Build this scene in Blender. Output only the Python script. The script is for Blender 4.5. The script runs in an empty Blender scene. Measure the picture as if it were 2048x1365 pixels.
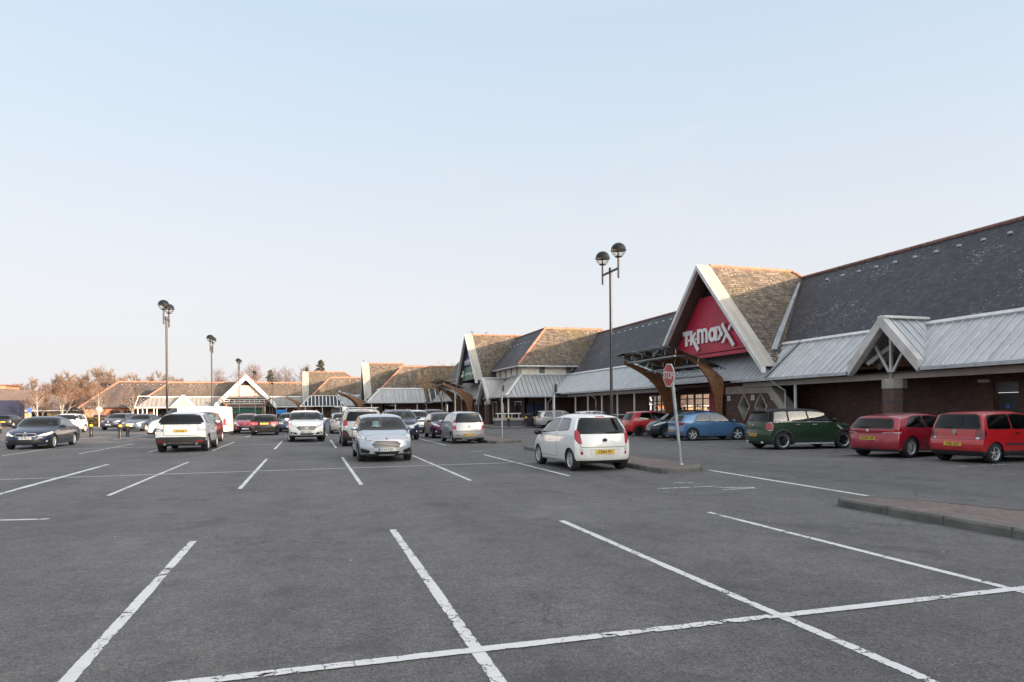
import bpy, bmesh, math, random
from mathutils import Vector, Matrix
random.seed(7)
C = bpy.context.scene.collection
R = math.radians
SC = bpy.context.scene

# ------------------------------------------------------------------ objects
def tag(o, label=None, cat=None, group=None, kind=None):
    if label: o['label'] = label
    if cat: o['category'] = cat
    if group: o['group'] = group
    if kind: o['kind'] = kind
    return o
def empty(name, loc=(0, 0, 0), rz=0, label=None, cat=None, group=None):
    o = bpy.data.objects.new(name, None); C.objects.link(o)
    o.location = loc; o.rotation_euler = (0, 0, rz); o.empty_display_size = .2
    return tag(o, label, cat, group)
def kids(o): return [c for c in bpy.data.objects if c.parent == o]
def copy_tree(o, parent=None):
    c = o.copy(); C.objects.link(c)
    if parent: c.parent = parent
    for ch in list(o.children): copy_tree(ch, c)
    return c

class MB:
    """collects faces; builds ONE mesh object with metre UVs per face"""
    def __init__(s): s.v = []; s.f = []; s.m = []; s.s = []; s.uv = {}
    def face(s, pts, mi=0, smooth=False, uv=None):
        n = len(s.v); s.v += [tuple(p) for p in pts]
        s.f.append(tuple(range(n, n + len(pts)))); s.m.append(mi); s.s.append(smooth)
        if uv: s.uv[len(s.f) - 1] = uv
    def grid(s, rows, mi=0, smooth=True, close=False):
        n = len(s.v); w = len(rows[0])
        for r in rows: s.v += [tuple(p) for p in r]
        for i in range(len(rows) - 1):
            for j in range(w if close else w - 1):
                k = (j + 1) % w
                s.f.append((n + i*w + j, n + i*w + k, n + (i+1)*w + k, n + (i+1)*w + j)); s.m.append(mi); s.s.append(smooth)
    def box(s, x0, x1, y0, y1, z0, z1, mi=0):
        p = [(x0,y0,z0),(x1,y0,z0),(x1,y1,z0),(x0,y1,z0),(x0,y0,z1),(x1,y0,z1),(x1,y1,z1),(x0,y1,z1)]
        for q in ((0,3,2,1),(4,5,6,7),(0,1,5,4),(1,2,6,5),(2,3,7,6),(3,0,4,7)): s.face([p[i] for i in q], mi)
    def bbox(s, x0, x1, y0, y1, z0, z1, b=.02, mi=0):
        """box with chamfered vertical and top edges"""
        def ring(i, z): return [(x0+i+b,y0+i,z),(x1-i-b,y0+i,z),(x1-i,y0+i+b,z),(x1-i,y1-i-b,z),(x1-i-b,y1-i,z),(x0+i+b,y1-i,z),(x0+i,y1-i-b,z),(x0+i,y0+i+b,z)]
        a, c, d = ring(0, z0), ring(0, z1-b), ring(b, z1)
        for A, B in ((a, c), (c, d)):
            for i in range(8): s.face([A[i], A[(i+1) % 8], B[(i+1) % 8], B[i]], mi)
        s.face(d, mi); s.face(a[::-1], mi)
    def prism(s, pts, vec, mi=0, caps=True):
        """polygon pts (3d) extruded along vec"""
        vec = Vector(vec); a = [Vector(p) for p in pts]; b = [p + vec for p in a]; n = len(a)
        nrm = Vector((0,0,0))
        for i in range(n): nrm += a[i].cross(a[(i+1) % n])
        if nrm.dot(vec) > 0: a, b = a[::-1], b[::-1]
        if caps: s.face(a, mi); s.face(b[::-1], mi)
        for i in range(n): s.face([a[(i+1) % n], a[i], b[i], b[(i+1) % n]], mi)
    def bar(s, p, q, w, h, mi=0, up=(0,0,1)):
        """rectangular bar from p to q, w across, h along up"""
        p, q = Vector(p), Vector(q); d = (q-p).normalized(); u = Vector(up); x = d.cross(u)
        if x.length < 1e-4: x = Vector((1,0,0))
        x.normalize(); u = x.cross(d).normalized()
        c = [x*(w/2)+u*(h/2), -x*(w/2)+u*(h/2), -x*(w/2)-u*(h/2), x*(w/2)-u*(h/2)]
        s.prism([p+k for k in c], q-p, mi)
    def tube(s, pts, rad, n=8, mi=0, caps=True):
        pts = [Vector(p) for p in pts]; rr = rad if isinstance(rad, (list, tuple)) else [rad]*len(pts)
        rows = []; x = None
        for i, p in enumerate(pts):
            d = (pts[min(i+1, len(pts)-1)] - pts[max(i-1, 0)])
            d = d.normalized() if d.length > 1e-9 else Vector((0,0,1))
            if x is None or abs(x.dot(d)) > .95:
                x = d.orthogonal().normalized()
            x = (x - d*x.dot(d)).normalized(); y = d.cross(x)
            rows.append([p + (x*math.cos(2*math.pi*k/n) + y*math.sin(2*math.pi*k/n))*rr[i] for k in range(n)])
        s.grid(rows, mi, True, True)
        if caps and n > 3:
            s.face(rows[0][::-1], mi); s.face(rows[-1], mi)
    def lathe(s, prof, c=(0,0,0), n=20, mi=0, axis='z'):
        """prof: (r, h) list"""
        rows = []
        for r, h in prof:
            row = []
            for k in range(n):
                a = 2*math.pi*k/n; x, y = r*math.cos(a), r*math.sin(a)
                row.append((c[0]+x, c[1]+y, c[2]+h) if axis == 'z' else (c[0]+x, c[1]+h, c[2]+y) if axis == 'y' else (c[0]+h, c[1]+x, c[2]+y))
            rows.append(row)
        s.grid(rows, mi, True, True)
    def build(s, name, mats, parent=None, merge=False):
        me = bpy.data.meshes.new(name); me.from_pydata(s.v, [], s.f); me.update()
        mats = mats if isinstance(mats, (list, tuple)) else [mats]
        for m in mats: me.materials.append(m)
        if s.m: me.polygons.foreach_set('material_index', [min(k, len(mats)-1) for k in s.m])
        if s.f: me.polygons.foreach_set('use_smooth', s.s)
        ul = me.uv_layers.new(name='UVMap').data
        Z = Vector((0,0,1))
        for i, p in enumerate(me.polygons):
            cu = s.uv.get(i)
            if cu:
                for k, li in enumerate(p.loop_indices): ul[li].uv = cu[k]
                continue
            nn = p.normal; t = Z.cross(nn)
            t = Vector((1,0,0)) if t.length < 1e-3 else t.normalized()
            b = nn.cross(t)
            for li in p.loop_indices:
                co = me.vertices[me.loops[li].vertex_index].co
                ul[li].uv = (co.dot(t), co.dot(b))
        o = bpy.data.objects.new(name, me); C.objects.link(o)
        if parent: o.parent = parent
        return o

# ------------------------------------------------------------------ materials
def new_mat(name):
    m = bpy.data.materials.new(name); m.use_nodes = True
    nt = m.node_tree; p = nt.nodes['Principled BSDF']
    return m, nt, p
def N(nt, typ, **kw):
    n = nt.nodes.new(typ)
    for k, v in kw.items():
        if k in n.inputs: n.inputs[k].default_value = v
        else: setattr(n, k, v)
    return n
def ramp(nt, fac, stops):
    r = nt.nodes.new('ShaderNodeValToRGB'); e = r.color_ramp.elements
    while len(e) < len(stops): e.new(.5)
    for k, (pos, col) in enumerate(stops):
        e[k].position = pos; e[k].color = (*col, 1) if len(col) == 3 else col
    nt.links.new(fac, r.inputs['Fac']); return r.outputs['Color']
def mixc(nt, fac, a, b, mode='MIX'):
    n = nt.nodes.new('ShaderNodeMix'); n.data_type = 'RGBA'; n.blend_type = mode
    for sock, val in ((n.inputs['Factor'], fac), (n.inputs['A'], a), (n.inputs['B'], b)):
        if hasattr(val, 'is_output'): nt.links.new(val, sock)
        else: sock.default_value = (*val, 1) if isinstance(val, tuple) and len(val) == 3 else val
    return n.outputs['Result']
def math_(nt, op, a, b=0.0, c=None, clamp=False):
    n = nt.nodes.new('ShaderNodeMath'); n.operation = op; n.use_clamp = clamp
    for i, v in enumerate((a, b) if c is None else (a, b, c)):
        if hasattr(v, 'is_output'): nt.links.new(v, n.inputs[i])
        else: n.inputs[i].default_value = v
    return n.outputs[0]
def coord(nt, kind='Object', scale=None):
    t = nt.nodes.new('ShaderNodeTexCoord'); o = t.outputs[kind]
    if scale:
        mp = nt.nodes.new('ShaderNodeMapping'); mp.inputs['Scale'].default_value = scale
        nt.links.new(o, mp.inputs['Vector']); o = mp.outputs['Vector']
    return o
def noise(nt, vec, scale, detail=4, rough=.55, out='Fac', dist=0):
    n = N(nt, 'ShaderNodeTexNoise', Scale=scale, Detail=detail, Roughness=rough, Distortion=dist)
    nt.links.new(vec, n.inputs['Vector']); return n.outputs[out]
def bump(nt, p, h, strength=.3, dist=.02):
    b = N(nt, 'ShaderNodeBump', Strength=strength, Distance=dist)
    nt.links.new(h, b.inputs['Height']); nt.links.new(b.outputs['Normal'], p.inputs['Normal'])
_mc = {}
def plain(name, col, rough=.5, metal=0., var=.08, scale=3., coat=0., spec=.5, bmp=0):
    """one colour with slight uneven wear"""
    if name in _mc: return _mc[name]
    m, nt, p = new_mat(name)
    v = coord(nt, 'Object'); f = noise(nt, v, scale, 5, .6)
    lo = tuple(c*(1-var*2) for c in col); hi = tuple(min(1, c*(1+var)) for c in col)
    nt.links.new(ramp(nt, f, [(.3, lo), (.65, hi)]), p.inputs['Base Color'])
    p.inputs['Roughness'].default_value = rough; p.inputs['Metallic'].default_value = metal
    p.inputs['Coat Weight'].default_value = coat; p.inputs['Coat Roughness'].default_value = .05
    p.inputs['Specular IOR Level'].default_value = spec
    if bmp: bump(nt, p, noise(nt, v, scale*12, 3), bmp, .01)
    _mc[name] = m; return m
def glass_mat(name, tint=(.4, .46, .47), gl=1.25, rough=.01, base=.02):
    if name in _mc: return _mc[name]
    m, nt, p = new_mat(name); nt.nodes.remove(p)
    out = nt.nodes['Material Output']
    tr = N(nt, 'ShaderNodeBsdfTransparent'); tr.inputs[0].default_value = (*tint, 1)
    g = N(nt, 'ShaderNodeBsdfGlossy', Roughness=rough); g.inputs[0].default_value = (1, 1, 1, 1)
    fr = N(nt, 'ShaderNodeFresnel', IOR=1.5)
    mx = N(nt, 'ShaderNodeMixShader')
    nt.links.new(math_(nt, 'MULTIPLY_ADD', fr.outputs[0], gl, base, True), mx.inputs[0])
    nt.links.new(tr.outputs[0], mx.inputs[1]); nt.links.new(g.outputs[0], mx.inputs[2])
    nt.links.new(mx.outputs[0], out.inputs['Surface'])
    _mc[name] = m; return m
def emit_mat(name, col, strength):
    m, nt, p = new_mat(name)
    p.inputs['Base Color'].default_value = (*col, 1)
    p.inputs['Emission Color'].default_value = (*col, 1); p.inputs['Emission Strength'].default_value = strength
    return m

def asphalt():
    m, nt, p = new_mat('asphalt'); v = coord(nt, 'Object')
    big = noise(nt, v, .09, 5, .6, dist=.6)
    mid = noise(nt, v, .7, 6, .65)
    fine = noise(nt, v, 55, 3, .7); 
    vo = N(nt, 'ShaderNodeTexVoronoi', Scale=70.); nt.links.new(v, vo.inputs['Vector'])
    c = ramp(nt, big, [(.3, (.100,.098,.099)), (.5, (.148,.144,.144)), (.7, (.205,.20,.198))])
    c = mixc(nt, .5, c, ramp(nt, mid, [(.32, (.110,.106,.107)), (.55, (.148,.144,.144)), (.75, (.175,.17,.169))]))
    c = mixc(nt, .7, c, ramp(nt, fine, [(.28, (.2,.2,.2)), (.52, (.98,.97,.96)), (.75, (1.9,1.9,1.9))]), 'MULTIPLY')
    c = mixc(nt, .55, c, ramp(nt, vo.outputs['Color'], [(.1, (.55,.55,.55)), (.5, (1,1,1)), (.93, (1.1,1.08,1.05)), (1, (2.1,2.05,2))]), 'MULTIPLY')
    c = mixc(nt, .8, c, ramp(nt, noise(nt, v, 17, 4, .75), [(.33, (.66,.66,.66)), (.5, (1,1,1)), (.7, (1.38,1.37,1.36))]), 'MULTIPLY')
    c = mixc(nt, .6, c, ramp(nt, noise(nt, v, 3.1, 5, .7, dist=.4), [(.34, (.74,.74,.75)), (.66, (1.22,1.21,1.2))]), 'MULTIPLY')
    # tyre-polished wheel tracks and drip stains with shapes of their own
    sx = coord(nt, 'Object', (.42, .05, 1))
    tr = noise(nt, sx, 1.6, 3, .5)
    c = mixc(nt, .45, c, ramp(nt, tr, [(.35, (.72,.72,.73)), (.6, (1.12,1.12,1.12))]), 'MULTIPLY')
    st = noise(nt, v, .9, 2, .4, dist=1.2)
    c = mixc(nt, ramp(nt, st, [(.60, (0,0,0)), (.72, (.38,.38,.38))]), c, (.045,.044,.045))
    dust = noise(nt, v, .33, 6, .7, dist=.8)
    c = mixc(nt, ramp(nt, dust, [(.56, (0,0,0)), (.78, (.38,.38,.38))]), c, (.25,.245,.24))
    # hairline cracks
    cv = N(nt, 'ShaderNodeTexVoronoi', Scale=.32, feature='DISTANCE_TO_EDGE')
    w = noise(nt, v, 1.3, 4, .6, 'Color'); mx = nt.nodes.new('ShaderNodeVectorMath'); mx.operation = 'MULTIPLY_ADD'
    nt.links.new(w, mx.inputs[0]); mx.inputs[1].default_value = (1.2,1.2,0); nt.links.new(v, mx.inputs[2])
    nt.links.new(mx.outputs[0], cv.inputs['Vector'])
    ck = math_(nt, 'LESS_THAN', cv.outputs['Distance'], .0035)
    ck = math_(nt, 'MULTIPLY', ck, math_(nt, 'GREATER_THAN', noise(nt, v, .21, 2), .52))
    c = mixc(nt, math_(nt, 'MULTIPLY', ck, .55), c, (.05,.05,.05))
    # gum spots and grit
    gv = N(nt, 'ShaderNodeTexVoronoi', Scale=2.1); nt.links.new(v, gv.inputs['Vector'])
    gs = math_(nt, 'LESS_THAN', gv.outputs['Distance'], .038)
    sp = N(nt, 'ShaderNodeSeparateColor'); nt.links.new(gv.outputs['Color'], sp.inputs[0])
    gs = math_(nt, 'MULTIPLY', gs, math_(nt, 'GREATER_THAN', sp.outputs[0], .72))
    c = mixc(nt, math_(nt, 'MULTIPLY', gs, .8), c, (.5,.49,.47))
    nt.links.new(c, p.inputs['Base Color'])
    p.inputs['Roughness'].default_value = .78; p.inputs['Specular IOR Level'].default_value = .3
    h = math_(nt, 'ADD', math_(nt, 'MULTIPLY', fine, .5), vo.outputs['Distance'])
    bump(nt, p, h, .55, .012)
    return m
def line_paint(name='line_paint', wear=.5, col=(.66,.66,.66)):
    """thermoplastic line: worn through where noise beats the coat; UV y runs -1..1 across"""
    m, nt, p = new_mat(name); v = coord(nt, 'Object'); uv = coord(nt, 'UV')
    s = N(nt, 'ShaderNodeSeparateXYZ'); nt.links.new(uv, s.inputs[0])
    e = math_(nt, 'ABSOLUTE', s.outputs[1])
    e = math_(nt, 'POWER', e, 7.)
    a = noise(nt, v, 9, 6, .75); b = noise(nt, v, 1.1, 3, .6)
    q = math_(nt, 'ADD', math_(nt, 'MULTIPLY', a, .62), math_(nt, 'MULTIPLY', b, .5))
    q = math_(nt, 'ADD', q, math_(nt, 'MULTIPLY', e, .3))
    cr = N(nt, 'ShaderNodeTexVoronoi', Scale=5.5, feature='DISTANCE_TO_EDGE')
    w = noise(nt, v, 6, 4, .6, 'Color'); mx = nt.nodes.new('ShaderNodeVectorMath'); mx.operation = 'MULTIPLY_ADD'
    nt.links.new(w, mx.inputs[0]); mx.inputs[1].default_value = (.25,.25,0); nt.links.new(v, mx.inputs[2])
    nt.links.new(mx.outputs[0], cr.inputs['Vector'])
    ck = math_(nt, 'MULTIPLY', math_(nt, 'LESS_THAN', cr.outputs['Distance'], .018), math_(nt, 'GREATER_THAN', b, .47))
    q = math_(nt, 'ADD', q, math_(nt, 'MULTIPLY', ck, .12))
    al = math_(nt, 'LESS_THAN', q, .62 + (1-wear)*.12)
    nt.links.new(al, p.inputs['Alpha'])
    c = ramp(nt, a, [(.3, col), (.55, tuple(k*.93 for k in col)), (.75, tuple(k*.7 for k in col))])
    nt.links.new(c, p.inputs['Base Color']); p.inputs['Roughness'].default_value = .7
    return m
def brick(name, c1, c2, mortar, sx=.225, sy=.075, rough=.85, msize=.012, bmp=.4, var=.5, stain=.35, lichen=None, moss=None):
    m, nt, p = new_mat(name); uv = coord(nt, 'UV'); v = coord(nt, 'Object')
    b = N(nt, 'ShaderNodeTexBrick', Scale=1.); nt.links.new(uv, b.inputs['Vector'])
    b.inputs['Color1'].default_value = (*c1, 1); b.inputs['Color2'].default_value = (*c2, 1); b.inputs['Mortar'].default_value = (*mortar, 1)
    b.inputs['Brick Width'].default_value = sx; b.inputs['Row Height'].default_value = sy
    b.inputs['Mortar Size'].default_value = msize; b.inputs['Mortar Smooth'].default_value = .3; b.inputs['Bias'].default_value = -.1
    c = b.outputs['Color']
    c = mixc(nt, var, c, ramp(nt, noise(nt, uv, 3.7/sx*.22, 3, .7), [(.3, (.5,.5,.52)), (.5, (1,1,1)), (.72, (1.55,1.5,1.45))]), 'MULTIPLY')
    c = mixc(nt, stain, c, ramp(nt, noise(nt, v, .35, 5, .65, dist=.5), [(.32, (.55,.55,.55)), (.6, (1.15,1.13,1.1))]), 'MULTIPLY')
    if lichen: c = mixc(nt, .75, c, ramp(nt, noise(nt, uv, 3.3, 3, .75), [(.3, (.45,.45,.46)), (.5, (1,1,1)), (.68, (1.7,1.62,1.5))]), 'MULTIPLY')
    if moss:
        f = noise(nt, v, .55, 5, .7, dist=.4)
        c = mixc(nt, ramp(nt, f, [(.5, (0,0,0)), (.66, (.75,.75,.75))]), c, moss)
    if lichen:
        k = math_(nt, 'MULTIPLY', noise(nt, uv, 7.5, 2, .6), math_(nt, 'ADD', noise(nt, v, .5, 3, .6), .55))
        c = mixc(nt, ramp(nt, k, [(.69, (0,0,0)), (.73, (.75,.75,.75))]), c, lichen)
        c = mixc(nt, .6, c, ramp(nt, noise(nt, coord(nt, 'UV', (.9,.12,1)), 1.3, 4, .65), [(.33, (.62,.60,.58)), (.62, (1.2,1.2,1.2))]), 'MULTIPLY')
    if lichen:      # lap shade put into the colour, each course darker at its lower edge
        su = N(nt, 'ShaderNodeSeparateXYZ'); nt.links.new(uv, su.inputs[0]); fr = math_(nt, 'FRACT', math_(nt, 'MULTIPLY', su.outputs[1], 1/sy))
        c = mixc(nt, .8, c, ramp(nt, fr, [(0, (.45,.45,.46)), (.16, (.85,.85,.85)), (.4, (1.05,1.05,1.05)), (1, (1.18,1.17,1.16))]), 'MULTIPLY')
    nt.links.new(c, p.inputs['Base Color']); p.inputs['Roughness'].default_value = rough
    h = math_(nt, 'ADD', math_(nt, 'MULTIPLY', b.outputs['Fac'], -.8), math_(nt, 'MULTIPLY', noise(nt, uv, 14, 3), .5))
    bump(nt, p, h, bmp, .02)
    return m
def metal_sheet(name, col, rough=.38, metal=.55):
    m, nt, p = new_mat(name); v = coord(nt, 'Object'); uv = coord(nt, 'UV', (2.2, .22, 1))
    c = ramp(nt, noise(nt, uv, 1.4, 5, .65), [(.28, tuple(k*.66 for k in col)), (.5, col), (.72, tuple(min(1, k*1.12) for k in col))])
    c = mixc(nt, .5, c, ramp(nt, noise(nt, v, .8, 5, .7), [(.3, (.78,.78,.77)), (.6, (1.05,1.05,1.05))]), 'MULTIPLY')
    nt.links.new(c, p.inputs['Base Color'])
    p.inputs['Roughness'].default_value = rough; p.inputs['Metallic'].default_value = metal
    bump(nt, p, noise(nt, uv, 3, 2), .08, .02)
    return m
def paint(name, col, metal=0., rough=.35, flake=False):
    """two-sided car panel: coated colour outside, dark lining inside"""
    if name in _mc: return _mc[name]
    m, nt, p = new_mat(name); v = coord(nt, 'Object')
    g = N(nt, 'ShaderNodeNewGeometry')
    d = ramp(nt, noise(nt, v, 2.2, 4, .6), [(.3, tuple(k*.9 for k in col)), (.65, col)])
    sz = N(nt, 'ShaderNodeSeparateXYZ'); nt.links.new(v, sz.inputs[0])
    dirt = math_(nt, 'MULTIPLY', math_(nt, 'SUBTRACT', .62, sz.outputs[2], clamp=True), noise(nt, v, 5, 4, .7))
    d = mixc(nt, math_(nt, 'MULTIPLY', dirt, .55), d, (.16,.145,.13))
    c = mixc(nt, g.outputs['Backfacing'], d, (.05,.05,.052))
    nt.links.new(c, p.inputs['Base Color'])
    p.inputs['Metallic'].default_value = metal; p.inputs['Roughness'].default_value = rough
    p.inputs['Coat Weight'].default_value = 1. if max(col) > .2 else .55; p.inputs['Coat Roughness'].default_value = .04; p.inputs['Specular IOR Level'].default_value = .5 if max(col) > .2 else .3
    if flake: bump(nt, p, noise(nt, v, 900, 1), .03, .001)
    _mc[name] = m; return m
SKY_SAT=.75; SKY_STR=.12; SUN_E=2.6; EXPO=2.06; SUNSIDE=.45; GLOW=1.05
HAZE_LO=(1.74,1.69,1.69); HAZE_MID=(1.65,1.67,1.74); HAZE_HI=(1.22,1.49,1.75); HAZE_TOP=(1.80,1.82,1.88)
# ------------------------------------------------------------------ camera
F_PX, YAW, ROLL = 1340., math.atan2(404., 1340.), math.atan(.0082)
cam_d = bpy.data.cameras.new('Camera'); cam = bpy.data.objects.new('Camera', cam_d); C.objects.link(cam)
SC.camera = cam
cam_d.sensor_width = 36; cam_d.lens = F_PX/2048*36; cam_d.shift_y = (819.7-682.5)/2048
cam_d.clip_start = .1; cam_d.clip_end = 6000
cam.matrix_world = Matrix.Translation((0, 0, 1.6)) @ Matrix.Rotation(-YAW, 4, 'Z') @ Matrix.Rotation(R(90), 4, 'X') @ Matrix.Rotation(-ROLL, 4, 'Z')

# ------------------------------------------------------------------ sky + sun
AZ, EL = R(140), R(10.4)
w = bpy.data.worlds.new('World'); SC.world = w; w.use_nodes = True
nt = w.node_tree; bg = nt.nodes['Background']
sky = N(nt, 'ShaderNodeTexSky', sky_type='NISHITA', sun_disc=False, sun_elevation=EL, sun_rotation=AZ, air_density=1.0, dust_density=2.2, ozone_density=1.6, altitude=20)
hs = N(nt, 'ShaderNodeHueSaturation', Saturation=SKY_SAT); nt.links.new(sky.outputs[0], hs.inputs['Color'])
# thin high haze evens the clear sky out
tc = coord(nt, 'Generated'); sx = N(nt, 'ShaderNodeSeparateXYZ'); nt.links.new(tc, sx.inputs[0])
hz = ramp(nt, sx.outputs[2], [(0., (.98,)*3), (.12, (.96,)*3), (.45, (.9,)*3), (.8, (.92,)*3)])
# the low sun brightens the sky on its own side
gd = nt.nodes.new('ShaderNodeVectorMath'); gd.operation = 'DOT_PRODUCT'; nt.links.new(tc, gd.inputs[0]); gd.inputs[1].default_value = (math.sin(AZ), math.cos(AZ), .1)
hz = math_(nt, 'MULTIPLY', ramp(nt, gd.outputs['Value'], [(.0, (1,)*3), (.95, (SUNSIDE,)*3)]), hz)
glow = ramp(nt, gd.outputs['Value'], [(.12, (1,)*3), (.45, (1+.35*GLOW, 1+.33*GLOW, 1+.3*GLOW)), (.95, (1+GLOW, 1+.93*GLOW, 1+.82*GLOW))])
# faint thin cloud
cm = coord(nt, 'Generated', (1.2, 1.2, 5.)); ci = ramp(nt, noise(nt, cm, 2.2, 6, .62, dist=.6), [(.52, (0,)*3), (.80, (.30,)*3)])
hcol = ramp(nt, sx.outputs[2], [(0., HAZE_LO), (.16, HAZE_MID), (.5, HAZE_HI), (.75, HAZE_TOP)])
nt.links.new(mixc(nt, ci, mixc(nt, 1., mixc(nt, hz, hs.outputs[0], hcol), glow, 'MULTIPLY'), (1.8,1.74,1.74)), bg.inputs['Color'])
bg.inputs['Strength'].default_value = SKY_STR
sun_d = bpy.data.lights.new('sun', 'SUN'); sun = bpy.data.objects.new('sun', sun_d); C.objects.link(sun)
sdir = Vector((math.sin(AZ)*math.cos(EL), math.cos(AZ)*math.cos(EL), math.sin(EL)))
sun.rotation_euler = (-sdir).to_track_quat('-Z', 'Y').to_euler(); sun.location = sdir*100
sun_d.energy = SUN_E; sun_d.angle = R(.5); sun_d.color = (1., .73, .52)
SC.view_settings.view_transform = 'Standard'; SC.view_settings.look = 'None'; SC.view_settings.exposure = EXPO; SC.view_settings.gamma = 1
SC.view_settings.use_curve_mapping = False
SC.render.filter_size = .85; SC.cycles.max_bounces = 8; SC.cycles.transparent_max_bounces = 24; SC.cycles.use_denoising = True
SC.cycles.caustics_reflective = False; SC.cycles.caustics_refractive = False

# ------------------------------------------------------------------ ground
M_ASPH = asphalt(); M_LINE = line_paint('line_paint', .62); M_WORN = line_paint('line_paint_worn', 1.35)
g = MB(); g.face([(-2500,-2500,0),(2500,-2500,0),(2500,2500,0),(-2500,2500,0)])
tag(g.build('ground', M_ASPH), kind='structure')

def stripes(name, segs, mat, z=.004):
    mb = MB()
    for k, (a, b, wd) in enumerate(segs):
        a, b = Vector((*a, z)), Vector((*b, z)); d = b-a; L = d.length; n = Vector((-d.y, d.x, 0)).normalized()*(wd/2)
        mb.face([a-n, b-n, b+n, a+n], 0, uv=[(k*7, -1), (k*7+L, -1), (k*7+L, 1), (k*7, 1)])
    return tag(mb.build(name, mat), kind='structure')
bay, cross, worn = [], [], []
GU = [-3.8, -1.41, 1.05, 3.45, 5.86]
for u, e in ((-3.85, 9.05), (-1.40, 9.09), (1.05, 9.08), (3.44, 9.0), (5.84, 8.98)): bay.append(((u, -1.5), (u, e), .105))
cross.append(((-6.2, 4.36), (8.0, 4.31), .11))
for u, a, b in ((-8.5, 15.2, 22.6), (-3.75, 14.65, 23.6), (-1.41, 14.95, 24.1), (1.05, 14.85, 23.9), (3.47, 14.8, 23.7), (5.93, 14.95, 23.2)): bay.append(((u, a), (u, b), .1))
bay.append(((-5.9, 12.5), (-6.02, 23.5), .15)); cross.append(((-9.5, 19.1), (8.1, 19.3), .1))
for u in (-13.6, -11.22, -8.69, -6.25, -3.87, -1.45, 1.07, 3.45, 5.9): bay.append(((u, 30.0), (u, 38.5), .1))
cross.append(((-15, 34.35), (8.1, 34.5), .1))
for u in (-13.6, -11.22, -8.69, -6.25, -3.87, -1.45, 1.07, 3.45, 5.9): bay.append(((u, 45.2), (u, 54), .1))
cross.append(((-15, 49.6), (8.1, 49.7), .1))
rv = [13.55+2.43*k for k in range(-8, 16)]
right = [((16.4, v), (21.1, v), .09) for v in rv]
stripes('bay_lines', bay, M_LINE); stripes('bay_cross_lines', cross, M_LINE, .008); stripes('bay_lines_by_shops', right, M_WORN)
stripes('give_way_line', [((9.82, 15.05), (9.55, 9.5), .13)], M_LINE)
worn += [((6.60,11.93),(8.05,11.93),.085), ((7.78,11.72),(8.45,11.45),.085), ((7.72,11.35),(8.45,11.35),.07), ((7.45,12.75),(7.95,12.6),.07), ((6.35,11.5),(6.7,11.45),.06),
         ((8.4,11.3),(8.5,11.52),.08), ((5.8,25.0),(6.7,25.15),.13), ((4.3,30.6),(4.5,30.6),.09), ((13.5,50.5),(14.6,50.8),.2), ((15.0,50.9),(17.0,51.2),.2), ((12,44),(13,44.2),.15), ((-5.6, 12.05), (-3.8, 11.74), .13)]
stripes('worn_markings', worn, M_WORN)
tar = plain('tar_seam', (.05,.05,.053), .6)
tag(stripes('tar_seam', [((-6.12, 11), (-6.2, 30.5), .09), ((2.3, 25.5), (2.6, 36), .05)], tar, .002), kind='structure')

# ------------------------------------------------------------------ kerbs, footways, islands
M_PAV = brick('brick_pavers', (.19,.14,.125), (.15,.12,.112), (.09,.08,.078), .2, .1, .85, .008, .3)
M_KERB = plain('kerb_concrete', (.135,.13,.12), .85, var=.22, scale=2.5, bmp=.3)
def inset(poly, d):
    n = len(poly); out = []
    for i in range(n):
        p0, p1, p2 = (Vector((*poly[(i+k) % n][:2], 0)) for k in (-1, 0, 1))
        a, b = (p1-p0).normalized(), (p2-p1).normalized()
        na, nb = Vector((-a.y, a.x, 0)), Vector((-b.y, b.x, 0)); m = (na+nb)
        m = m.normalized()*(d/max(.35, m.normalized().dot(na))) if m.length > 1e-6 else na*d
        out.append(((p1+m).x, (p1+m).y))
    return out
def island(poly, h=.12, name='pavement'):
    """ccw polygon -> kerb ring (stones with joints) + paved top"""
    mb = MB(); i1 = inset(poly, .025); i2 = inset(poly, .14); n = len(poly)
    for k in range(n):
        j = (k+1) % n
        mb.face([(*poly[k], 0), (*poly[j], 0), (*poly[j], h-.03), (*poly[k], h-.03)], 0)
        mb.face([(*poly[k], h-.03), (*poly[j], h-.03), (*i1[j], h), (*i1[k], h)], 0)
        mb.face([(*i1[k], h), (*i1[j], h), (*i2[j], h), (*i2[k], h)], 0)
        mb.face([(*i2[k], h), (*i2[j], h), (*i2[j], h-.008), (*i2[k], h-.008)], 0)
        a, b = Vector((*poly[k], 0)), Vector((*poly[j], 0)); d = b-a; L = d.length
        if L > 1.2:
            d.normalize(); q = Vector((d.y, -d.x, 0))
            t = .9
            while t < L-.2:
                c = a+d*t; mb.prism([c-d*.006+q*.002, c+d*.006+q*.002, c+d*.006-q*.135, c-d*.006-q*.135], (0,0,h+.0015), 2); t += .915
    mb.face([(*p, h-.008) for p in i2], 1)
    return tag(mb.build(name, [M_KERB, M_PAV, tar]), kind='structure')
island([(8.1,-9),(9.8,-9),(9.8,5),(9.72,7.0),(9.35,8.25),(8.95,8.95),(8.3,9.0),(8.12,8.75)], .125, 'paved_island')
island([(8.25,14.7),(8.4,14.6),(9.2,14.72),(9.6,15.0),(9.82,15.5),(9.85,25.6),(9.5,26),(8.5,26),(8.2,25.6)], .13, 'paved_island')
island([(8.1,30.9),(8.4,30.5),(9.6,30.8),(9.95,31.3),(9.95,41),(9.6,41.5),(8.4,41.5),(8.1,41)], .13, 'paved_island')
island([(21.4,-45),(40,-45),(40,54.2),(21.4,54.2)]); island([(14.9,54.6),(15.3,54.2),(40,54.2),(40,94),(14.9,94)])
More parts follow.
